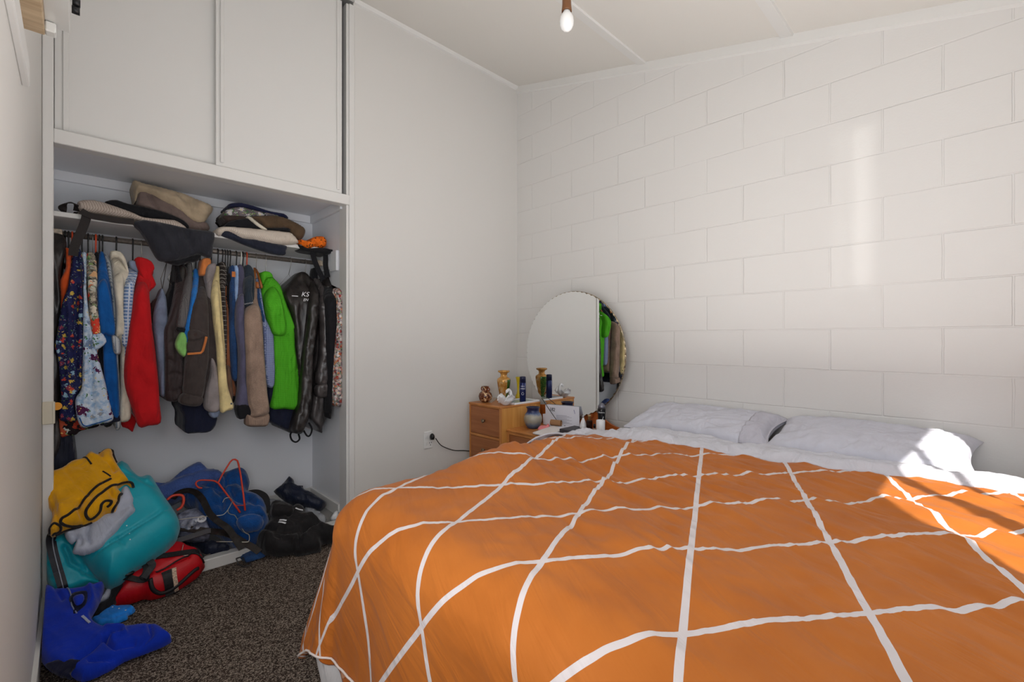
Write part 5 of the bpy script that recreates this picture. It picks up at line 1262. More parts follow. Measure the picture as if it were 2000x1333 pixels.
piece(g, 'cuff', [(409, 806), (429, 801), (427, 814), (415, 817)], Mlblue, 2.835, T=.01, R=5, step=2.4)
g, f, P = garment('shirt', 'pale yellow shirt with a long sleeve ending in a dark button', 'shirt', [(420, 521), (430, 522), (430, 537), (432, 580), (437, 640), (441, 700), (440, 740), (430, 740), (426, 690), (420, 640), (414, 590), (414, 556), (418, 536)], Myel, 2.87, 580, amp=.005, T=.014, seed=36, hang=(425, 'b', BLKH('pale yellow shirt')))
f = piece(g, 'sleeve', [(415, 556), (426, 550), (429, 590), (433, 640), (441, 715), (446, 760), (457, 796), (444, 803), (431, 805), (427, 760), (424, 690), (417, 620), (414, 585)], Myel, 2.815, T=.02, R=9, amp=.005, wl=(.02, .3), yt=522, ysh=590, seed=37)
MB().tube([at(452, 789, Y=2.79), at(452, 789, Y=2.80)], .005, 12).build('button', M_blk, g)
g, f, P = garment('shirt', 'dark shirt with thin white windowpane lines', 'shirt', [(429, 514), (441, 515), (443, 540), (440, 570), (443, 620), (443, 680), (441, 730), (436, 700), (433, 640), (430, 590), (430, 540)], Mwin, 2.88, 570, amp=.004, T=.014, seed=38, hang=(434, 'b', BLKH('windowpane checked shirt')))
g, f, P = garment('jacket', 'rust brown suede jacket with narrow visible sleeve', 'jacket', [(438, 556), (444, 562), (448, 640), (453, 720), (463, 770), (450, 774), (440, 780), (440, 740), (440, 650), (439, 600)], Mrust, 2.90, 640, amp=.004, T=.012, seed=39, hang=(439, 'b', BLKH('rust brown jacket')), Yc=2.96)
piece(g, 'sleeve', [(441, 720), (448, 716), (453, 745), (455, 780), (444, 790), (440, 760)], Msued, 2.86, T=.014, R=6, step=2.6)
garment('trousers', 'black trousers hanging between the rust jacket and the denim jacket', 'trousers', [(442, 545), (452, 540), (455, 620), (456, 700), (460, 770), (452, 790), (447, 740), (444, 660), (442, 600)], Mblk, 2.93, 600, amp=.003, T=.01, seed=40, hang=(444, 'b', BLKH('black trousers')), Yc=2.97)
hanger(449, 1.575, 'b', 'black plastic hanger just left of the denim jacket')
g, f, P = garment('jacket', 'blue denim jacket with a tan label at the neck', 'jacket', [(450, 522), (458, 521), (459, 550), (461, 600), (464, 690), (467, 738), (455, 742), (451, 700), (450, 640), (453, 600), (449, 560)], Mden, 2.87, 600, amp=.004, T=.014, seed=41, hang=(461, 'b', BLKH('denim jacket')))
MB().box(at(453, 541, Y=2.905)-np.array([0, .0, .0]), at(460, 531, Y=2.905)+np.array([0, .004, 0]), .001).build('neck_label', Morc, g)
g, f, P = garment('shirt', 'pale blue shirt with its collar beside the denim jacket', 'shirt', [(458, 521), (466, 524), (467, 556), (464, 595), (462, 640), (458, 640), (457, 600), (459, 560)], Mpale, 2.88, 590, amp=.004, T=.012, seed=42)
g, f, P = garment('shirt', 'slate purple shirt with a black cuff', 'shirt', [(466, 519), (476, 524), (480, 575), (481, 640), (483, 690), (484, 760), (470, 760), (467, 700), (463, 640), (464, 590), (466, 550)], Mpur, 2.87, 590, amp=.004, T=.014, seed=43, hang=(470, 'w', 'white plastic hanger holding the slate purple shirt'))
piece(g, 'sleeve', [(464, 590), (476, 575), (478, 640), (481, 690), (482, 750), (487, 792), (474, 796), (462, 794), (466, 748), (467, 680), (461, 636)], Mpur, 2.82, T=.018, R=9, amp=.005, yt=520, ysh=590, seed=44)
piece(g, 'cuff', [(462, 793), (487, 791), (491, 815), (478, 818), (466, 818)], Mblk, 2.81, T=.016, R=6, step=2.6)
g, f, P = garment('shirt', 'dark polo shirt with a white zigzag edge on the sleeve', 'shirt', [(478, 524), (486, 517), (495, 528), (497, 546), (496, 590), (492, 640), (484, 640), (480, 600), (479, 556)], Mdk, 2.89, 580, amp=.004, T=.014, seed=45, hang=(474, 'b', BLKH('dark polo shirt')))
piece(g, 'sleeve', [(479, 545), (493, 540), (492, 570), (494, 594), (476, 598), (478, 570)], Mdk, 2.84, T=.016, R=8, yt=517, ysh=575, seed=46)
zz = [at(476+i*1.55, 596-(i%2)*2.6-i*.28, Y=2.818) for i in range(13)]
MB().tube(zz, .0012, 5).build('zigzag_edge', M_wht, g)
hanger(478, 1.565, 'm', 'thin wire hanger right of the dark polo shirt')
g, f, P = garment('sweatshirt', 'taupe sweatshirt with a long sleeve and ribbed cuff', 'sweatshirt', [(490, 540), (497, 540), (506, 575), (512, 620), (515, 680), (520, 740), (520, 780), (492, 780), (486, 720), (482, 660), (482, 610), (490, 580)], Mtaup, 2.87, 610, amp=.005, T=.018, seed=47, hang=(481, 'o', 'orange plastic hanger holding the taupe sweatshirt'))
piece(g, 'sleeve', [(480, 606), (494, 594), (506, 600), (512, 640), (516, 690), (521, 760), (526, 805), (508, 814), (486, 814), (490, 806), (484, 783), (480, 692), (478, 640)], Mtaup, 2.80, T=.032, R=17, amp=.005, wl=(.05, .2), yt=540, ysh=620, seed=48, creases=[([(498, 640), (503, 720), (510, 790)], 5, -.008)])
piece(g, 'cuff', [(483, 810), (500, 815), (525, 808), (523, 831), (505, 834), (483, 833), (480, 822)], vstripes('taupe_rib', (152, 128, 112), (132, 110, 96), .006, .4), 2.797, T=.028, R=9, step=2.6)
g, f, P = garment('shirt', 'blue gingham shirt on a wooden hanger', 'shirt', [(500, 546), (507, 550), (512, 580), (520, 625), (532, 641), (535, 670), (536, 751), (520, 750), (514, 692), (514, 640), (508, 600)], Mging, 2.87, 600, amp=.004, T=.014, seed=49)
piece(g, 'placket', [(500, 555), (506, 560), (512, 600), (518, 625), (513, 628), (506, 600), (501, 575)], Mden, 2.865, T=.01, R=4, yt=550, ysh=600, step=2.4)
t = hanger(500, 1.585, 'x', 'wooden hanger with a wire hook holding the blue gingham shirt')
MB().tube([at(497, 524, Y=3.03), at(499, 545, Y=3.0)], .006, 10).build('wooden_end', M_hwood, t, smooth=True)
MB().tube([at(502, 552, Y=2.86), at(503, 563, Y=2.85)], .009, 10).build('wooden_end', M_hwood, t, smooth=True)
garment('trousers', 'dark garment with a pointed corner below the taupe sweatshirt and green shirt', 'trousers', [(520, 745), (575, 745), (590, 800), (590, 846), (568, 843), (537, 830), (525, 819), (528, 800)], Mnavy, 2.92, 746, amp=.005, T=.016, back=3.2, Yc=2.92, seed=50, smooth=2)
g, f, P = garment('shirt', 'bright green short sleeved shirt, the only bright green garment', 'shirt', [(512, 535), (518, 531), (529, 534), (534, 543), (548, 559), (560, 595), (568, 615), (575, 640), (577, 681), (585, 738), (585, 771), (580, 799), (555, 799), (530, 797), (535, 760), (533, 700), (530, 650), (525, 625), (514, 600), (511, 575), (514, 553)], Mgrn, 2.89, 610, amp=.007, T=.02, R=14, seed=51, hang=(518, 'm', 'wire hanger holding the bright green shirt', -.008), fine=.001, creases=[([(560, 640), (572, 700), (578, 790)], 3.5, .010), ([(545, 690), (550, 790)], 5, -.006)])
piece(g, 'sleeve', [(519, 575), (533, 560), (546, 575), (555, 610), (558, 651), (546, 656), (534, 652), (527, 635), (520, 605)], Mgrn, 2.84, T=.026, R=13, yt=531, ysh=600, seed=52, amp=.007, creases=[([(535, 580), (545, 650)], 4, -.008)])
piece(g, 'sleeve', [(556, 600), (566, 612), (575, 636), (575, 643), (565, 650), (556, 642)], Mgrn, 2.885, T=.02, R=8, seed=53, step=2.6)
piece(g, 'collar', [(511, 534), (518, 530), (529, 533), (533, 542), (524, 543), (518, 547), (514, 556), (511, 548)], Mgrn, 2.95, T=.012, R=5, step=2.2, depth=.07)
wire_tri(567, (564, 536), (541, 562), (583, 573), 'thin bent wire hanger hooked beside the green shirt')
g, f, P = garment('jacket', 'black leather jacket lettered in white right of the green shirt', 'jacket', [(586, 532), (598, 533), (607, 544), (614, 552), (622, 572), (624, 590), (622, 620), (617, 650), (612, 700), (609, 783), (606, 805), (596, 835), (588, 848), (572, 846), (566, 843), (576, 800), (582, 760), (580, 700), (574, 640), (566, 600), (554, 572), (572, 545)], Mleath, 2.88, 600, amp=.008, T=.022, R=12, seed=54, hang=(596, 'm', 'wire hanger holding the lettered black leather jacket'), creases=[([(606, 590), (604, 700), (598, 830)], 4, .010), ([(590, 600), (586, 700)], 7, -.012)])
piece(g, 'sleeve', [(606, 550), (616, 556), (623, 574), (622, 610), (618, 650), (612, 700), (609, 780), (604, 806), (596, 835), (588, 846), (572, 844), (576, 815), (586, 780), (592, 700), (598, 650), (603, 600)], Mleath, 2.83, T=.022, R=10, amp=.007, wl=(.03, .07), yt=535, ysh=600, seed=55)
Pj = HangPlane(2.83, 535, 600, Yc=2.98); c_ = Pj(np.array([[597, 577]]))[0]+np.array([-.02, -.045, 0])
text_obj('lettering', 'KS', .038, c_, (.72, -.35, 0), (0, 0, 1), M_wht, g, shear=.25)
text_obj('lettering', 'EN', .022, c_+np.array([.004, 0, -.033]), (.72, -.35, 0), (0, 0, 1), M_wht, g, shear=.25)
MB().box(c_+np.array([-.07, .012, -.014]), c_+np.array([-.035, .014, -.010])).build('lettering', M_wht, g)
for pts in ([(571, 842), (567, 850), (570, 860), (578, 864), (585, 858), (583, 848)], [(592, 840), (600, 852), (606, 850), (609, 838), (603, 826)]):
    MB().ribbon([at(*p, Y=2.90) for p in spline(pts, 4)], .010, .003, (0, -1, 0)).build('strap_loop', Mblk, g)
g, f, P = garment('jacket', 'shiny grey black leather jacket with a buckled cuff', 'jacket', [(611, 538), (622, 545), (634, 560), (640, 580), (641, 636), (645, 692), (649, 753), (647, 800), (640, 812), (630, 835), (629, 847), (618, 832), (608, 815), (612, 780), (616, 720), (622, 650), (622, 600), (618, 565)], Mleath2, 2.90, 600, amp=.007, T=.018, seed=56, creases=[([(628, 580), (632, 700)], 4, .008)])
piece(g, 'sleeve', [(624, 560), (634, 562), (640, 584), (641, 636), (645, 692), (649, 745), (640, 752), (621, 752), (618, 735), (625, 700), (627, 640), (623, 600)], Mleath2, 2.85, T=.022, R=10, amp=.007, wl=(.03, .08), yt=545, ysh=600, seed=57)
piece(g, 'cuff', [(619, 753), (648, 750), (650, 772), (640, 777), (619, 775)], Mleath2, 2.845, T=.022, R=8, step=2.4)
piece(g, 'neck_loop', [(612, 524), (618, 526), (621, 545), (612, 546), (609, 536)], Mblk, 3.0, T=.01, R=4, step=2.2)
g, f, P = garment('coat', 'dull black coat draped wide next to the small floral shirt', 'coat', [(632, 544), (645, 541), (658, 543), (672, 547), (664, 556), (661, 570), (661, 600), (660, 640), (656, 692), (652, 749), (649, 787), (646, 820), (641, 800), (643, 740), (640, 680), (638, 620), (636, 580)], Mblk, 2.80, 590, amp=.006, T=.016, seed=58, smooth=2)
piece(g, 'hood_flap', [(631, 546), (640, 541), (656, 541), (673, 547), (664, 555), (650, 560), (638, 562)], Mleath, 2.74, T=.012, R=6, yt=540, ysh=600, step=2.4, smooth=2)
g, f, P = garment('shirt', 'small patterned red and cream floral shirt at the right end of the rail', 'shirt', [(661, 556), (668, 552), (669, 580), (669, 692), (668, 787), (656, 789), (654, 749), (656, 692), (661, 640), (661, 600)], Mfl5, 2.755, 570, amp=.003, T=.010, seed=59, hang=(636, 'o', 'orange plastic hanger at the right end of the rail'), back=3.2)
piece(g, 'collar', [(638, 541), (644, 535), (653, 536), (655, 542)], Mfl5, 3.0, T=.012, R=4, step=2)
for px_, l in ((461, 0),): pass
t = thing('bag_straps', 'pair of black fabric straps hanging from the shelf over the right end of the rail', 'straps', at(625, 530, Y=2.9))
for pts, Ys in (([(610, 487), (612, 500), (617, 516), (625, 534), (632, 547)], 2.915), ([(635, 491), (636, 505), (636, 520), (640, 542)], 2.915)):
    MB().ribbon([at(*p, Y=Ys) for p in spline(pts, 5)], .032, .003, (0, -1, 0)).build('strap', Mblk, t)
# care sticker
tag(MB().tube([at(111, 794, Y=2.70), at(111, 794, Y=2.703)], .0165, 24).build('sticker', plain('orange_sticker', (226, 152, 40), .6)), 'round orange sticker on the navy floral shirt by the left frame', 'sticker')
# ================================================================ CLOTHES ON THE SHELF
SZ = 1.7352
def shelfp(tilt=62, Y=2.925, px=300, py=440): return Plane(px, py, 0, tilt, Y=Y)
class ShelfPlane(Plane):
    """lying on the shelf: rises steeply at the shelf edge, leaning back"""
    def __init__(s, Y0, z0, tilt):
        t = math.radians(tilt); s.p = np.array([0, Y0, z0]); s.n = np.array([0, -math.sin(t), math.cos(t)]); s.across = np.array([1., 0, 0]); s.up = np.array([0, math.cos(t), math.sin(t)])
def pile(name, label, cat, outline, mat, Y0, z0=SZ, tilt=60, T=.02, R=8, amp=.005, wl=(.2, .02), back=.05, extr=None, group='folded clothes on the wardrobe shelf', seed=0, smooth=3, step=3, creases=(), fine=0, ang=0):
    f = Fab(outline, ShelfPlane(Y0, z0, tilt), T=T, R=R, noise_amp=amp, wl=wl, back=back, extr=extr, seed=seed, smooth=smooth, step=step, creases=creases, fine=fine, ang=ang)
    o = tag(f.build(name, mat), label, cat, group); return o, f
EB = (0, .20, 0)
pile('trousers', 'cream pinstriped trousers folded along the front of the shelf', 'trousers', [(151, 398), (159, 392), (186, 392), (215, 400), (260, 416), (282, 425), (327, 429), (345, 432), (365, 447), (334, 447), (294, 438), (260, 428), (226, 422), (188, 416), (159, 413)], vstripes('cream_pinstripe', (190, 176, 164), (150, 134, 124), .010, .25), 2.935, SZ, 75, extr=(0, .16, 0), T=.018, R=8, seed=1)
pile('trousers', 'folded black trousers behind the cream pinstriped pair', 'trousers', [(206, 394), (227, 391), (249, 398), (305, 410), (350, 426), (368, 440), (365, 447), (327, 432), (282, 428), (238, 415), (208, 402)], Mblk, 2.99, SZ, 75, extr=(0, .16, 0), T=.018, seed=2)
pile('trousers', 'mauve brown folded trousers beneath the beige pair', 'trousers', [(267, 392), (271, 376), (291, 376), (316, 390), (350, 408), (379, 432), (402, 434), (408, 450), (366, 448), (350, 432), (305, 414), (270, 402)], cloth('mauve_brown', (118, 102, 96)), 3.03, SZ, 75, extr=(0, .18, 0), T=.02, seed=3, creases=[([(290, 385), (306, 410)], 3, -.012)])
pile('trousers', 'beige folded trousers on top of the left heap, nearest the wardrobe ceiling', 'trousers', [(258, 358), (263, 353), (282, 359), (319, 368), (357, 378), (379, 388), (400, 396), (417, 407), (407, 424), (395, 438), (379, 435), (350, 414), (316, 397), (291, 383), (271, 380), (265, 394), (261, 376)], cloth('beige_cotton', (178, 160, 134)), 3.03, SZ, 76, extr=(0, .16, 0), T=.03, R=14, amp=.009, wl=(.09, .05), seed=4, smooth=2, creases=[([(345, 382), (365, 400), (372, 420)], 4, -.012), ([(270, 370), (330, 388), (380, 410)], 4, .008)])
g = thing('trousers', 'charcoal black trousers draped over the shelf edge, leg ends hanging in front of the rail', 'trousers', at(350, 460, Y=2.9), 'folded clothes on the wardrobe shelf')
f = Fab([(258, 436), (282, 430), (330, 438), (364, 446), (395, 450), (419, 455), (416, 480), (413, 503), (398, 499), (385, 496), (368, 503), (350, 508), (330, 510), (315, 510), (305, 502), (290, 476), (273, 450)], YPlane(2.915), T=.022, R=16, noise_amp=.009, wl=(.10, .25), seed=5, smooth=2, extr=(0, .03, 0), creases=[([(305, 440), (330, 470), (345, 505)], 7, .012), ([(360, 450), (372, 475), (375, 500)], 6, -.012), ([(300, 490), (360, 494), (410, 488)], 1.8, -.003)])
f.build('leg', Mc2 if 0 else cloth('charcoal_black', (44, 45, 52)), g)
f = Fab([(318, 508), (345, 506), (372, 500), (392, 498), (386, 510), (366, 512), (350, 518), (330, 514)], YPlane(2.93), T=.014, R=6, noise_amp=.004, extr=(0, .03, 0), step=2.6); f.build('leg', Mblk, g)
# belts on the shelf
Mbelt = plain('dark_belt', (34, 27, 26), .65, nscale=80, nstr=.3)
t = thing('belt', 'dark leather belt coiled at the left end of the shelf with its end hanging down', 'belt', at(137, 415, Y=2.95))
ring = [at(137+15*math.cos(a), 408+12*math.sin(a), Y=2.96+.02*math.sin(a)) for a in np.linspace(.6, 2*PI+.4, 26)]
MB().ribbon(ring, .03, .004, (.1, -.3, .95)).build('coil', Mbelt, t)
MB().ribbon([at(*p, Y=2.912) for p in spline([(170, 419), (166, 434), (159, 452), (152, 466), (145, 484), (143, 500)], 4)], [.034]*21, .004, (0, -1, 0)).build('strap', Mbelt, t)
MB().ribbon([at(*p, Y=2.905) for p in spline([(158, 412), (175, 421), (200, 426), (230, 431), (262, 434)], 4)], .028, .004, (0, -1, .1)).build('strap', Mbelt, t)
MB().lathe([(.016, 0), (.02, .005), (.018, .02), (.01, .028), (0, .03)], at(113, 415, Y=2.96)*np.array([1, 1, 0])+np.array([0, 0, SZ]), 12).build('trinket', Mbrn, None, smooth=True) if 0 else None
# right hand stack, bottom to top
pile('trousers', 'dark navy trousers hanging over the shelf edge under the ribbed cream sweater', 'trousers', [(429, 458), (436, 447), (458, 456), (475, 466), (500, 468), (536, 476), (560, 481), (558, 490), (556, 499), (532, 496), (505, 488), (477, 478), (454, 468)], cloth('deep_navy', (34, 38, 52)), 2.912, SZ-.02, 88, T=.014, R=7, extr=(0, .018, 0), seed=6, smooth=2)
pile('sweater', 'ribbed cream sweater folded at the shelf edge', 'sweater', [(423, 447), (438, 443), (474, 445), (516, 449), (555, 453), (569, 456), (578, 466), (583, 475), (567, 478), (536, 477), (489, 468), (464, 464), (454, 458), (440, 456), (429, 461), (422, 456)], vstripes('cream_rib', (214, 202, 188), (188, 174, 160), .009, .3), 2.915, SZ, 80, T=.03, R=10, extr=(0, .20, 0), seed=7, amp=.004)
pile('trousers', 'folded black trousers in the middle of the right stack', 'trousers', [(440, 440), (452, 432), (489, 427), (516, 444), (563, 446), (563, 453), (520, 452), (458, 448), (442, 445)], Mblk, 2.94, SZ, 80, T=.016, R=6, extr=(0, .20, 0), seed=8)
pile('shorts', 'cream folded shorts edge sticking out of the right stack', 'shorts', [(482, 423), (492, 425), (505, 436), (522, 448), (517, 450), (500, 440)], Mcream, 2.925, SZ, 84, T=.006, R=3, extr=(0, .05, 0), seed=9, step=2, smooth=2)
pile('trousers', 'crumpled brown trousers folded on the right stack', 'trousers', [(489, 424), (510, 422), (542, 422), (571, 432), (593, 445), (596, 455), (588, 468), (573, 460), (563, 446), (540, 446), (520, 447), (510, 436), (497, 430)], cloth('mud_brown', (88, 70, 52)), 2.94, SZ, 80, T=.024, R=8, extr=(0, .2, 0), seed=10, amp=.009, wl=(.05, .03))
pile('shirt', 'brown edged shirt folded thin under the grey patterned one', 'shirt', [(438, 421), (489, 423), (500, 431), (470, 433), (445, 433), (440, 428)], Mbrn, 2.96, SZ, 80, T=.012, R=5, extr=(0, .2, 0), seed=11)
pile('shirt', 'grey and white boldly patterned shirt folded near the top of the right stack', 'shirt', [(440, 411), (455, 406), (474, 405), (497, 411), (530, 418), (545, 423), (510, 425), (470, 425), (440, 422), (437, 417)], floral('grey_bands', (96, 88, 92), [(200, 196, 196), (120, 112, 116), (60, 56, 64)], 30, .5), 2.96, SZ, 80, T=.02, R=6, extr=(0, .2, 0), seed=12)
pile('trousers', 'navy folded trousers crowning the right stack', 'trousers', [(447, 399), (468, 396), (497, 403), (528, 413), (555, 418), (563, 428), (540, 424), (511, 415), (474, 406), (452, 406)], cloth('crown_navy', (32, 36, 66)), 2.98, SZ, 80, T=.018, R=6, extr=(0, .2, 0), seed=13)
pile('cloth', 'orange cloth with black spots bundled at the right end of the shelf', 'cloth', [(583, 469), (600, 472), (608, 466), (616, 463), (631, 464), (637, 474), (636, 481), (628, 485), (614, 482), (602, 487), (590, 480)], floral('orange_leopard', (226, 104, 20), [(40, 20, 14), (60, 30, 16)], 60, .33, leaf=[(226, 104, 20), (200, 84, 16), (236, 120, 30)]), 2.93, SZ, 75, T=.035, R=9, amp=.008, wl=(.05, .05), extr=(0, .10, 0), seed=14, step=2.4)
pile('bag', 'flat black bag under the orange spotted cloth', 'bag', [(583, 477), (600, 485), (625, 484), (640, 486), (652, 490), (640, 498), (625, 494), (600, 490), (590, 486)], Mblk, 2.915, SZ-.005, 70, T=.012, R=4, extr=(0, .12, 0), seed=15, step=2.4)
# ================================================================ HEAP ON THE FLOOR
Fab.clampx = None
GH = 'clothes heaped on and in front of the wardrobe floor'
def C5(l): return crop(l, 4.9375, 60, 860)
def C6(l): return crop(l, 5.331, 330, 880)
def C7(l): return crop(l, 4.8816, 60, 1060)
def lump(name, label, cat, outline, mat, base, z0, tilt, T, R, amp=.010, wl=(.09, .16), back=.06, seed=0, creases=(), smooth=3, step=3.6, fine=.0015, ang=0, Y=None, group=GH, rp=.5, part='body', parent=None, yaw=0, noclip=False):
    P = Plane(base[0], base[1], z0, tilt, Y=Y, yaw=yaw)
    f = Fab(outline, P, T=T, R=R, noise_amp=amp, wl=wl, back=back, seed=seed, creases=creases, smooth=smooth, step=step, fine=fine, ang=ang, round_pow=rp)
    f.verts[:, 2] = np.maximum(f.verts[:, 2], .004)
    f.verts[:, 1] = np.minimum(f.verts[:, 1], YB-.005)
    f.verts[:, 0] = np.maximum(f.verts[:, 0], XL+.016)
    if parent is not None: f.build(part, mat, parent); return parent, f
    v = f.verts; c = ((v[:, 0].min()+v[:, 0].max())/2, (v[:, 1].min()+v[:, 1].max())/2, v[:, 2].min())
    t = thing(name, label, cat, c, group); f.build(part, mat, t); return t, f
Mteal = plain('teal_nylon', (0, 160, 178), .42, nscale=26, nstr=.35, spec=.4, sheen=.2, dist=.006)
Mylw = cloth('yellow_fleece', (222, 160, 8), .95, 420, .6, .06, sheen=.4); Mbind = cloth('black_binding', (34, 28, 26), .7)
Mtee = cloth('light_grey_jersey', (176, 182, 198), .9, 600, .3, .05); Mroy = cloth('royal_fleece', (10, 46, 168), .95, 420, .6, .06, sheen=.15, wrs=.3, wrk=8)
Mtow = cloth('violet_blue_towel', (72, 96, 160), 1, 300, 1.0, .10, sheen=.3, heather=.35); Mtow2 = cloth('deep_blue_towel', (16, 74, 142), 1, 300, 1.0, .12, sheen=.3, heather=.3)
Mrbag = plain('red_nylon', (186, 10, 24), .45, nscale=120, nstr=.2); Mweb = plain('black_webbing', (24, 23, 26), .55, nscale=200, nstr=.4)
Mbj = cloth('black_softshell', (26, 24, 26), .7, 500, .3, .15); Mmesh = cloth('blue_black_nylon', (26, 32, 50), .4, 200, .4, .2)
Mcl = plain('clear_plastic', (200, 205, 214), .15, nscale=30, nstr=.8, spec=.8, alpha=.42, dist=.01)
Mcl2 = plain('smoky_plastic', (112, 116, 134), .2, nscale=26, nstr=.9, spec=.9, dist=.012, var=.3)
# --- back of the heap first
lump('towel', 'violet blue rolled towel against the back of the wardrobe', 'towel', [(296, 946), (315, 944), (330, 941), (349, 925), (375, 908), (392, 904), (405, 916), (424, 918), (435, 927), (431, 938), (409, 950), (368, 968), (330, 985), (305, 985)], Mtow, (318, 972), 0, 55, .05, 16, Y=3.02, seed=1, creases=[([(300, 958), (340, 938), (380, 926), (410, 918)], 4, -.02)], back=.10)
g, f = lump('towel', 'crumpled deep blue towel robe in the middle of the heap under the red hanger', 'towel', C6([(100, 500), (180, 470), (260, 430), (350, 390), (450, 330), (560, 270), (640, 240), (700, 220), (760, 218), (810, 250), (838, 320), (830, 380), (795, 430), (900, 480), (960, 520), (1010, 580), (1020, 680), (1050, 760), (1000, 880), (900, 980), (800, 1010), (700, 1000), (600, 930), (500, 850), (400, 790), (300, 700), (250, 600)]), Mtow2, (461, 1068), .07, 36, .085, 26, amp=.02, wl=(.09, .10), seed=2, back=.10,
  creases=[(C6([(560, 280), (600, 420), (560, 520), (500, 480), (300, 430)]), 3, -.03), (C6([(600, 440), (800, 430)]), 3, -.025), (C6([(700, 860), (820, 840), (960, 760)]), 3.5, -.04), (C6([(640, 520), (680, 600), (780, 640)]), 4, -.03), (C6([(820, 600), (900, 660), (1000, 640)]), 4, -.02), (C6([(480, 500), (560, 600), (560, 720)]), 4, -.02)])
piece_ = Fab(C6([(700, 740), (760, 700), (860, 680), (960, 700), (990, 760), (940, 820), (860, 840), (780, 845), (720, 800)]), Plane(461, 1058, .15, 36), T=.035, R=10, noise_amp=.010, wl=(.04, .05), back=.03, seed=5); piece_.build('sleeve', Mtow2, g)
lump('shorts', 'dark navy nylon bundle leaning in the back corner of the wardrobe floor', 'shorts', C6([(1090, 430), (1140, 385), (1190, 345), (1240, 280), (1262, 275), (1300, 312), (1308, 350), (1360, 372), (1392, 366), (1400, 402), (1450, 425), (1500, 450), (1580, 500), (1640, 542), (1622, 600), (1560, 640), (1480, 620), (1400, 600), (1300, 592), (1200, 530), (1140, 480)]), Mmesh, (600, 1000), .08, 52, .05, 14, amp=.016, wl=(.05, .06), seed=3, smooth=2, back=.05, fine=.003)
# plastic bags on the wardrobe floor
lump('plastic_bag', 'clear crumpled plastic bag between the black jacket and navy bundle', 'plastic bag', C6([(1400, 618), (1460, 622), (1540, 640), (1600, 680), (1645, 722), (1600, 772), (1540, 770), (1480, 740), (1430, 700)]), Mcl, (630, 1028), .05, 22, .03, 8, amp=.014, wl=(.03, .03), seed=4, smooth=2, back=.01, step=2.6, fine=.003)
lump('plastic_bag', 'clear plastic bag lying behind the black jacket collar', 'plastic bag', C6([(900, 480), (960, 495), (1060, 520), (1160, 530), (1260, 560), (1310, 600), (1200, 600), (1080, 600), (1000, 590), (960, 540)]), Mcl, (560, 993), .06, 22, .025, 8, amp=.010, wl=(.03, .03), seed=5, smooth=2, back=.01, step=2.6, fine=.003)
lump('tissue', 'white scrunched bag by the right end of the wardrobe sill', 'bag', C6([(1682, 700), (1710, 660), (1745, 630), (1770, 650), (1765, 690), (1740, 722), (1690, 732)]), M_wht, (655, 1015), .058, 40, .02, 6, amp=.008, wl=(.02, .03), seed=6, smooth=2, back=.01, step=2.2)
# papers under the heap
def flat(name, label, cat, pts, z, th, mat, group=None):
    q = [at(x, y, Z=z)[:2] for x, y in pts]; o = card(name, label, cat, q, z, th, mat)
    if group: o['group'] = group
    return o
flat('paper', 'white sheet of paper poking out between the red bag and the belt', 'paper', [(392, 1106), (435, 1066), (486, 1058), (505, 1060), (489, 1080), (461, 1090), (431, 1099), (400, 1111)], .004, .002, plain('white_paper', (214, 214, 226), .8))
lump('jeans', 'blue denim leg lying on the carpet under the black jacket', 'jeans', C6([(740, 1110), (820, 1060), (900, 1020), (980, 1050), (1010, 1100), (940, 1130), (830, 1165), (780, 1160)]), Mden, (480, 1098), .01, 12, .015, 8, amp=.004, seed=7, back=.004)
# smoky plastic garment bag with sticker
g, f = lump('garment_bag', 'crumpled grey see-through plastic bag with a round white sticker left of the blue towel', 'plastic bag', C6([(60, 700), (120, 670), (200, 640), (280, 625), (330, 650), (390, 720), (420, 800), (430, 880), (380, 905), (250, 915), (150, 905), (90, 880)]), Mcl2, (370, 1052), .16, 34, .04, 12, amp=.014, wl=(.04, .04), seed=8, smooth=2, fine=.004)
pc = f.S(np.array(C6([(340, 800)])), .010)[0]; nn = f.plane.n
MB().tube([pc, pc+nn*.003], .020, 24).build('sticker', plain('sticker_white', (214, 214, 220), .5), g)
text_obj('lettering', 'BO', .017, pc+nn*.0035, f.plane.across*-1 if (f.plane.across@np.array([C1, -S1, 0])) < 0 else f.plane.across, f.plane.up, M_ink, g)
lump('garment_bag', 'dark navy and grey plastic covered garment lying under the black straps', 'garment bag', C6([(90, 905), (200, 900), (330, 930), (440, 960), (560, 985), (640, 1010), (610, 1050), (500, 1060), (420, 1080), (300, 1050), (180, 990), (60, 980)]), Mmesh, (400, 1082), .06, 22, .03, 9, amp=.012, wl=(.05, .05), seed=9, smooth=2)
# orange plastic hangers stuck in the heap
def heap_tube(name, parent, pts, r, mat, plane, lift=.0, n=5, sharp=False):
    p = np.array(pts if sharp else spline(pts, n), float); q = plane(p)+plane.n*lift
    return MB().tube(q, r, 8).build(name, mat, parent, smooth=True)
Pr = Plane(470, 1011, .17, 58)
t = thing('hanger', 'orange red plastic hanger standing up in the heap over the blue towel', 'hanger', Pr(np.array([[469., 1011.]]))[0], 'loose hangers in the heap')
Mro = plain('red_orange_plastic', (206, 62, 40), .35)
heap_tube('hook', t, C6([(360, 455), (322, 450), (295, 415), (312, 385), (352, 375), (420, 376), (480, 382), (520, 405)]), .0042, Mro, Pr, .11)
heap_tube('arms', t, C6([(742, 702), (640, 560), (530, 415), (520, 400), (560, 320), (640, 190), (664, 166), (690, 162), (714, 176), (726, 215), (748, 330), (775, 530), (792, 682)]), .0046, Mro, Pr, .11, sharp=True)
heap_tube('bar', t, C6([(690, 630), (775, 630)]), .002, Mro, Pr, .11, sharp=True)
Po = Plane(345, 1000, .27, 60)
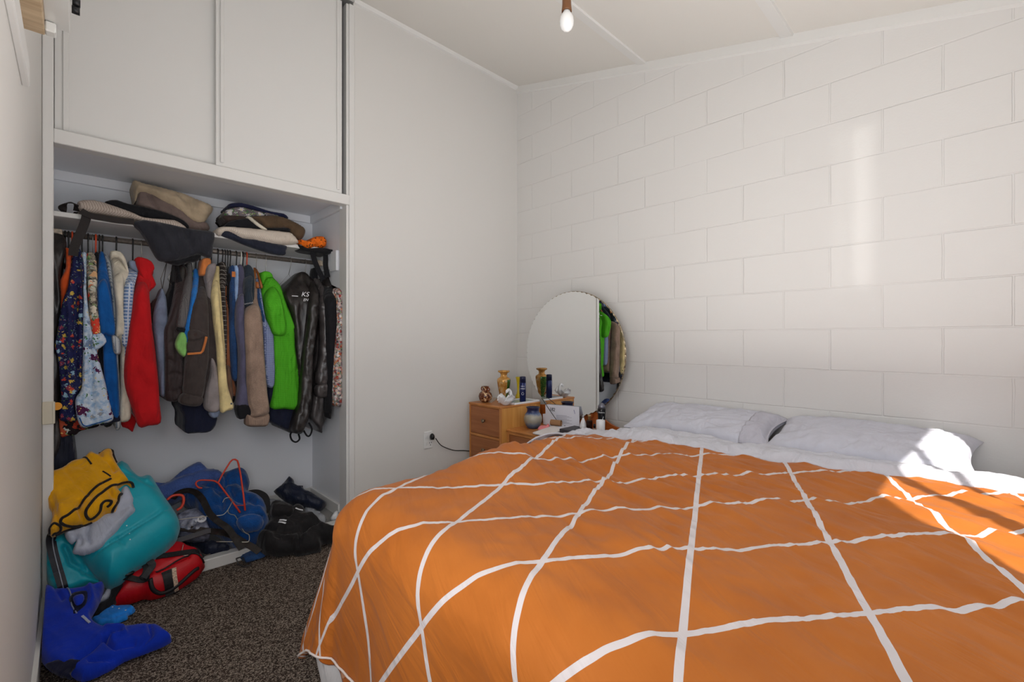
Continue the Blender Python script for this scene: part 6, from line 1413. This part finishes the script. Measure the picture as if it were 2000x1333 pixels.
t = thing('hanger', 'orange plastic hanger end curling out between the teal jacket and the blue towel', 'hanger', Po(np.array([[345., 990.]]))[0], 'loose hangers in the heap')
heap_tube('arms', t, C6([(-20, 545), (30, 505), (90, 492), (138, 500), (152, 535), (146, 580), (120, 625), (80, 650)]), .0065, Mro, Po, .05)
Pw = Plane(480, 1088, .05, 33)
t = thing('hanger', 'thin silver wire hanger lying on the black belts at the front of the heap', 'hanger', Pw(np.array([[480., 1088.]]))[0], 'loose hangers in the heap')
Msw = plain('silver_wire', (190, 186, 176), .3, metal=.85)
heap_tube('hook', t, C6([(565, 692), (585, 655), (625, 642), (655, 655), (662, 680), (645, 720), (615, 775), (600, 795)]), .0021, Msw, Pw, .115)
heap_tube('arms', t, C6([(90, 882), (200, 865), (350, 845), (470, 835), (560, 825), (600, 795), (618, 770), (622, 800), (650, 818), (690, 830), (735, 910), (785, 1000), (828, 1025), (836, 1060), (830, 1095), (800, 1106), (640, 1104), (500, 1104)]), .0021, Msw, Pw, .115, n=4)
Pw2 = Plane(360, 1105, .10, 35)
t = thing('hanger', 'thin wire hanger hook resting on the red bag', 'hanger', Pw2(np.array([[360., 1100.]]))[0], 'loose hangers in the heap')
heap_tube('hook', t, C6([(150, 1040), (140, 1085), (134, 1125), (150, 1155), (190, 1152), (225, 1125), (240, 1100)]), .0018, Msw, Pw2, .045)
# belts and webbing
Pb = Plane(470, 1095, .05, 33)
def strap(name, parent, pts, w, mat, plane, lift, th=.004, n=5):
    p = np.array(spline(pts, n), float); q = plane(p)+plane.n*lift; q[:, 2] = np.maximum(q[:, 2], .006)
    return MB().ribbon(q, w, th, tuple(plane.n)).build(name, mat, parent)
t = thing('belt', 'black leather belt with square buckle looping through the heap onto the carpet', 'belt', Pb(np.array([[470., 1095.]]))[0])
strap('strap', t, C6([(50, 640), (110, 580), (190, 553), (270, 565), (340, 620), (385, 700), (430, 790), (510, 870), (600, 930), (650, 990), (700, 1070), (760, 1160)]), .030, leather('belt_leather', (24, 20, 20)), Pb, .10)
bk = C6([(700, 1140), (760, 1120), (800, 1190), (840, 1180), (850, 1210), (780, 1225), (720, 1200), (700, 1140)])
Pf = Plane(470, 1105, .012, 4)
heap_tube('buckle', t, bk, .003, plain('gunmetal', (90, 90, 92), .35, metal=.8), Pf, .006, sharp=True)
t = thing('belt', 'dark brown belt crossing under the wire hanger to a pointed tip on the carpet', 'belt', Pb(np.array([[500., 1090.]]))[0])
strap('strap', t, C6([(90, 895), (200, 900), (330, 915), (450, 925), (560, 940), (650, 965), (760, 1030), (860, 1085), (940, 1140)]), .032, leather('brown_belt', (30, 23, 21)), Pb, .062)
t = thing('webbing_strap', 'grey webbing strap lying across the heap above the red bag', 'strap', Pb(np.array([[370., 1080.]]))[0])
strap('strap', t, C6([(20, 1065), (110, 1040), (210, 1008), (310, 975), (400, 945), (440, 935)]), .028, plain('grey_webbing', (78, 76, 80), .6, 200, .4), Pb, .075)
t = thing('webbing_strap', 'thin grey brown cord loop between the red bag and white paper', 'strap', Pf(np.array([[400., 1100.]]))[0])
heap_tube('cord', t, C6([(240, 1060), (300, 1090), (340, 1140), (390, 1165), (440, 1140), (490, 1100), (560, 1060), (600, 1040)]), .004, plain('taupe_cord', (104, 96, 90), .7), Pf, .035)
t = thing('webbing_strap', 'black webbing handle arching over the blue towel beside the black jacket', 'handle', Plane(520, 1010, .2, 40)(np.array([[520., 1000.]]))[0])
strap('strap', t, C6([(790, 560), (850, 535), (920, 530), (985, 560), (1015, 610), (1020, 680), (1030, 740)]), .034, Mweb, Plane(520, 1010, .12, 40), .09)
# black softshell jacket
g, f = lump('jacket', 'black softshell jacket dropped on the carpet at the right of the heap', 'jacket', C6([(1040, 640), (1060, 590), (1110, 570), (1200, 580), (1290, 610), (1360, 610), (1420, 640), (1432, 695), (1500, 712), (1560, 760), (1620, 805), (1700, 830), (1758, 845), (1765, 900), (1740, 950), (1690, 975), (1590, 985), (1582, 1055), (1480, 1085), (1340, 1110), (1300, 1088), (1210, 1100), (1130, 1112), (1050, 1095), (1000, 1095), (930, 1030), (905, 960), (950, 880), (1000, 830), (1050, 760), (1028, 700)]), Mbj, (545, 1087), .015, 26, .085, 24, amp=.016, wl=(.08, .12), seed=10, smooth=2, back=.02, fine=.002,
  creases=[(C6([(1290, 620), (1280, 720), (1240, 800)]), 3, -.03), (C6([(1340, 1100), (1360, 980), (1440, 900), (1560, 860)]), 4, -.035), (C6([(1000, 900), (1120, 960), (1300, 960), (1420, 900)]), 5, -.025), (C6([(1450, 720), (1500, 800), (1600, 900)]), 4, .02), (C6([(1100, 1000), (1250, 1040), (1320, 1090)]), 4, -.02)])
f2 = Fab(C6([(1062, 598), (1110, 575), (1200, 585), (1300, 615), (1290, 680), (1200, 690), (1120, 700), (1060, 690)]), Plane(545, 1080, .06, 30), T=.04, R=8, noise_amp=.006, wl=(.05, .05), back=.02); f2.build('collar', Mbj, g)
for k, (pts) in enumerate(([(1150, 852), (1190, 862), (1222, 870)], [(1142, 880), (1180, 892), (1215, 902)])):
    q = f.S(np.array(C6(pts)), .0045); MB().ribbon(q, .009, .001, tuple(f.plane.n)).build('printed_label', M_wht, g)
q = f.S(np.array(C6([(1315, 742), (1350, 748), (1392, 738)])), .008); MB().ribbon(q, .008, .001, tuple(f.plane.n)).build('printed_label', M_wht, g)
# red bag
g, f = lump('backpack', 'red nylon backpack with black straps half buried under the teal jacket', 'backpack', C7([(780, 620), (820, 540), (850, 480), (860, 400), (980, 300), (1150, 180), (1300, 60), (1430, 40), (1510, 80), (1590, 105), (1640, 175), (1662, 225), (1650, 255), (1590, 335), (1500, 400), (1400, 462), (1280, 515), (1150, 552), (1080, 545), (1000, 572), (900, 600)]), Mrbag, (296, 1172), .012, 30, .085, 26, amp=.008, wl=(.10, .08), seed=11, back=.02, creases=[(C7([(1200, 400), (1340, 320), (1500, 250)]), 3, -.015)])
f.trim('piping', C7([(1140, 470), (1160, 520), (1230, 525), (1330, 490), (1420, 440), (1500, 380), (1590, 310)]), .009, Mweb, g, lift=.002)
f.trim('strap', C7([(1195, 275), (1300, 250), (1420, 235), (1530, 215), (1600, 190)]), .026, Mweb, g, flat=True, lift=.006)
f.trim('zip', C7([(1190, 400), (1300, 340), (1430, 270), (1560, 225), (1650, 240)]), .0035, Mweb, g, lift=.003)
f.trim('piping', C7([(1480, 75), (1580, 120), (1640, 190)]), .006, Mweb, g, lift=.002)
f.trim('side_strap', C7([(1300, 395), (1320, 440), (1345, 500)]), .045, Mweb, g, flat=True, lift=.006)
f.trim('woven_tag', C7([(1362, 378), (1370, 430), (1392, 478)]), .016, plain('tag_beige', (196, 160, 140), .8, 300, .3, var=.4), g, flat=True, lift=.010)
lp_ = C7([(1130, 480), (1040, 490), (930, 480), (900, 430), (940, 370), (1010, 335), (1080, 350), (1105, 400), (1090, 450), (1050, 480)])
f.trim('loop_strap', lp_, .024, Mweb, g, flat=True, lift=.016)
f.trim('buckle_strap', C7([(1120, 320), (1160, 370), (1130, 430), (1080, 480)]), .026, plain('grey_black_web', (54, 52, 54), .5, 200, .4), g, flat=True, lift=.022)
q = f.S(np.array(C7([(930, 450)])), .015)[0]; MB().lathe([(.0, 0), (.016, .001), (.018, .008), (.010, .014), (.0, .015)], q, 16, 1.3, 1).build('clip', M_blk, g, smooth=True)
# royal blue sweater on the carpet
g, f = lump('fleece', 'royal blue zip neck fleece spread on the carpet at the bottom left', 'fleece', C7([(100, 560), (130, 455), (170, 440), (240, 470), (340, 480), (450, 465), (540, 450), (620, 425), (690, 400), (702, 440), (680, 520), (640, 620), (600, 690), (575, 745), (610, 790), (650, 815), (720, 842), (800, 838), (870, 828), (980, 822), (1080, 815), (1160, 815), (1222, 828), (1290, 880), (1345, 930), (1330, 962), (1250, 1005), (1160, 1040), (1030, 1090), (900, 1140), (780, 1215), (650, 1282), (570, 1315), (500, 1332), (430, 1312), (300, 1290), (220, 1250), (150, 1200), (90, 1120), (72, 1040), (68, 950), (76, 800), (86, 650)]), Mroy, (190, 1325), .012, 17, .04, 16, amp=.010, wl=(.10, .18), seed=12, smooth=2, back=.012, fine=.001,
  creases=[(C7([(700, 1000), (760, 1060), (800, 1090), (980, 1040)]), 5, -.024), (C7([(440, 1190), (560, 1110), (680, 1010), (760, 960)]), 4.5, -.022), (C7([(720, 870), (880, 900), (900, 960), (760, 1000)]), 4, .018), (C7([(560, 1200), (760, 1180), (1000, 1090), (1150, 960), (1130, 860)]), 4, -.020), (C7([(560, 500), (600, 620), (560, 740)]), 6, .014), (C7([(230, 500), (300, 620)]), 5, -.012)])
f.trim('zip', C7([(345, 500), (380, 570), (390, 640), (395, 700), (440, 770)]), .0022, plain('zip_grey', (130, 138, 170), .5), g)
f.trim('reflective_tab', C7([(492, 796), (530, 830), (562, 862)]), .007, plain('reflective', (170, 176, 196), .4), g, flat=True, lift=.003)
f.trim('hem_piping', C7([(1235, 838), (1290, 885), (1338, 930)]), .0018, plain('zip_grey', (130, 138, 170), .5), g)
Mnv = cloth('navy_fleece', (14, 18, 46), .95, 420, .5)
f2 = Fab(C7([(140, 1165), (220, 1130), (300, 1112), (400, 1116), (480, 1132), (440, 1180), (385, 1250), (400, 1290), (430, 1311), (300, 1290), (220, 1250), (165, 1205)]), Plane(190, 1325, .036, 17), T=.008, R=8, noise_amp=.003, back=.006, wl=(.08, .1)); f2.verts[:, 2] = np.maximum(f2.verts[:, 2], .005); f2.build('hem_panel', Mnv, g)
f3 = Fab(C7([(380, 500), (440, 470), (540, 465), (545, 540), (520, 600), (440, 670), (405, 695), (395, 620), (365, 560)]), Plane(190, 1325, .040, 17), T=.006, R=8, noise_amp=.003, back=.004, wl=(.08, .1)); f3.build('collar_lining', Mnv, g)
f3 = Fab(C7([(400, 530), (440, 500), (500, 495), (510, 545), (480, 590), (430, 600)]), Plane(190, 1325, .050, 17), T=.006, R=8, noise_amp=.002, back=.004); f3.build('collar_inside', Mroy, g)
lump('scarf', 'folded black fabric band running under the teal jacket towards the carpet', 'cloth', C7([(750, 500), (780, 440), (860, 380), (940, 340), (960, 400), (900, 480), (860, 520), (800, 610), (750, 670), (690, 705), (590, 735), (600, 680), (650, 600), (740, 560)]), Mblk, (200, 1205), .014, 34, .03, 10, amp=.006, seed=13, smooth=2, back=.008)
lump('sock', 'white cloth scrap peeking between royal blue fleece and black band', 'cloth', C7([(690, 500), (730, 440), (765, 450), (770, 500), (730, 545), (640, 590), (650, 555)]), Mtee, (191, 1180), .05, 38, .02, 6, amp=.004, seed=14, smooth=2, back=.006, step=2.4)
g, f = lump('underwear', 'small sky blue cloth with tiny white dots on the carpet', 'cloth', C7([(566, 760), (600, 730), (640, 715), (740, 622), (830, 625), (930, 613), (975, 628), (1003, 652), (960, 690), (930, 702), (925, 735), (880, 755), (790, 792), (720, 790), (650, 806), (600, 790), (570, 775)]), cloth('sky_blue', (30, 124, 214)), (220, 1222), .008, 8, .018, 7, amp=.005, wl=(.04, .06), seed=15, smooth=2, back=.004, step=2.6, creases=[(C7([(650, 750), (760, 760), (900, 710)]), 2.5, -.008)])
for pt in ((780, 664), (842, 680), (905, 694)):
    q = f.S(np.array(C7([pt])), .001)[0]; MB().tube([q, q+f.plane.n*.0012], .0028, 10).build('dot', M_wht, g)
# teal puffer jacket
g, f = lump('puffer_jacket', 'big teal puffer jacket bulging out of the wardrobe', 'jacket', C5([(860, 235), (900, 245), (940, 262), (965, 300), (992, 330), (1050, 382), (1100, 368), (1150, 370), (1180, 395), (1205, 435), (1290, 570), (1380, 700), (1420, 770), (1442, 850), (1420, 930), (1402, 980), (1330, 1055), (1240, 1130), (1150, 1195), (1060, 1255), (980, 1305)])+C7([(860, 400), (800, 428), (740, 440), (700, 415), (680, 400), (640, 355), (600, 320), (540, 250), (440, 170), (330, 70), (290, -80), (300, -200), (500, -500)]), Mteal, (212, 1150), .10, 50, .13, 46, amp=.010, wl=(.18, .16), seed=16, smooth=2, back=.12, fine=.0,
  creases=[(C7([(560, 240), (700, 150), (860, 50), (1000, -40), (1180, -150), (1350, -290)]), 2.6, -.016), (C5([(880, 420), (1000, 440), (1100, 520), (1250, 560)]), 5, -.010), (C5([(930, 330), (1100, 430)]), 6, -.012), (C7([(740, 430), (690, 360), (600, 290)]), 3, -.012), (C7([(820, 60), (880, 140)]), 4, -.006)])
for i_, pt in enumerate(((862, 870), (920, 940), (945, 1015), (950, 1075))):
    q = f.S(np.array(C5([pt])), .001)[0]; MB().tube([q, q+f.plane.n*.001], .002+.0006*(i_ % 2), 8).build('lint', M_wht, g)
g2, f2 = lump('', '', '', C5([(170, 925), (210, 905), (330, 880), (420, 960), (520, 1090)])+C7([(560, 230), (640, 320), (690, 392), (600, 420), (500, 450), (420, 475), (352, 492), (290, 500), (225, 512), (190, 460), (165, 400), (145, 330), (128, 250), (122, 160), (122, 60)])+C5([(128, 1010), (150, 960)]), Mteal, (140, 1160), .10, 70, .065, 22, amp=.010, wl=(.10, .10), seed=17, smooth=2, back=.05, fine=.002, parent=g, part='sleeve', creases=[(C7([(330, 60), (380, 200), (560, 300)]), 5, -.02), (C7([(490, 300), (520, 240)]), 3, -.012), (C7([(130, 170), (200, 200)]), 3, -.01), (C7([(150, 330), (230, 330)]), 3, -.01)])
f2.trim('zip_tape', C7([(225, -110), (200, -40), (205, 40), (225, 130), (255, 240), (285, 340), (308, 420), (322, 492)]), .030, plain('zip_black', (22, 24, 34), .5), g, flat=True, lift=.004)
f2.trim('zip_teeth', C7([(238, -100), (214, -30), (220, 50), (240, 150), (266, 250), (292, 350), (312, 430), (324, 488)]), .0022, plain('zip_silver', (150, 156, 166), .4, metal=.5), g, lift=.006)
# grey tee
g, f = lump('t_shirt', 'light grey T-shirt between the yellow fleece and the teal puffer jacket', 't-shirt', C5([(780, 600), (850, 560), (870, 480), (900, 450), (945, 455), (975, 520), (1002, 585), (990, 620), (1010, 660), (1010, 695), (960, 740), (900, 800), (830, 890), (750, 962), (690, 1030), (640, 1065), (550, 1105), (480, 1108), (425, 1100), (402, 1080), (430, 1000), (445, 965), (410, 1000), (385, 1002), (345, 960), (326, 890), (420, 850), (500, 800), (600, 740)]), Mtee, (147, 1083), 0, 50, .022, 12, amp=.010, wl=(.05, .12), seed=18, smooth=2, Y=2.545, back=.03, ang=30, creases=[(C5([(570, 830), (545, 900), (540, 960), (570, 1010)]), 3, -.018), (C5([(440, 960), (490, 965), (480, 1020)]), 3, -.015), (C5([(700, 720), (860, 700), (1000, 640)]), 3, -.008)])
lump('', '', '', C5([(815, 232), (850, 222), (872, 240), (895, 300), (908, 362), (880, 330), (840, 270)]), Mtee, (236, 935), 0, 62, .015, 6, amp=.004, Y=2.86, back=.02, step=2.4, smooth=2, parent=g, part='shoulder', seed=4)
# yellow fleece vest on top
g, f = lump('fleece_vest', 'mustard yellow fleece with black edging on top of the heap', 'fleece', C5([(130, 330), (205, 322), (300, 288), (360, 240), (420, 210), (500, 195), (540, 150), (580, 128), (650, 150), (700, 115), (745, 103), (790, 118), (805, 180), (830, 240), (870, 300), (905, 345), (950, 410), (992, 455), (975, 470), (920, 432), (870, 462), (840, 485), (870, 520), (882, 535), (860, 580), (840, 650), (810, 700), (780, 716), (730, 712), (690, 740), (640, 780), (590, 800), (500, 832), (400, 858), (320, 882), (230, 922), (185, 918), (174, 870), (200, 780), (206, 700), (150, 600)]), Mylw, (125, 1038), .372, 43, .045, 16, amp=.012, wl=(.10, .12), seed=19, smooth=2, back=.035, fine=.0015,
  creases=[(C5([(340, 360), (420, 460), (560, 600)]), 4, -.006), (C5([(620, 150), (740, 280), (800, 350)]), 4, -.018), (C5([(480, 660), (460, 720), (500, 800)]), 5, -.02), (C5([(205, 600), (240, 700), (270, 850)]), 5, -.016), (C5([(550, 210), (700, 230), (760, 330)]), 3.5, .014), (C5([(760, 560), (780, 600), (860, 600)]), 4, -.016)])
for nm, pts, r in (('edge_binding', [(770, 430), (700, 470), (640, 510), (560, 580), (500, 650), (430, 730), (360, 790), (300, 825), (290, 848), (320, 862), (400, 855), (500, 832)], .0055),
                ('edge_binding', [(990, 458), (920, 430), (850, 460), (770, 505), (700, 560), (640, 605), (580, 675), (535, 735), (528, 775), (560, 798), (620, 775), (665, 730), (680, 680), (720, 650), (770, 652), (765, 675), (735, 690)], .0055),
                ('edge_binding', [(500, 195), (530, 230), (560, 270), (582, 300)], .0035), ('edge_binding', [(662, 148), (700, 118), (745, 106), (785, 122), (795, 180), (825, 240)], .0045),
                ('edge_binding', [(182, 915), (188, 885), (230, 868), (275, 870), (292, 888), (260, 908), (215, 924)], .0045), ('edge_binding', [(690, 365), (730, 385), (766, 412)], .003),
                ('edge_binding', [(880, 535), (850, 570), (840, 620), (820, 660), (785, 712)], .0055), ('edge_binding', [(590, 800), (500, 835), (400, 860), (320, 885), (240, 925)], .0045)):
    f.trim(nm, C5(pts), r, Mbind, g, lift=.0015)
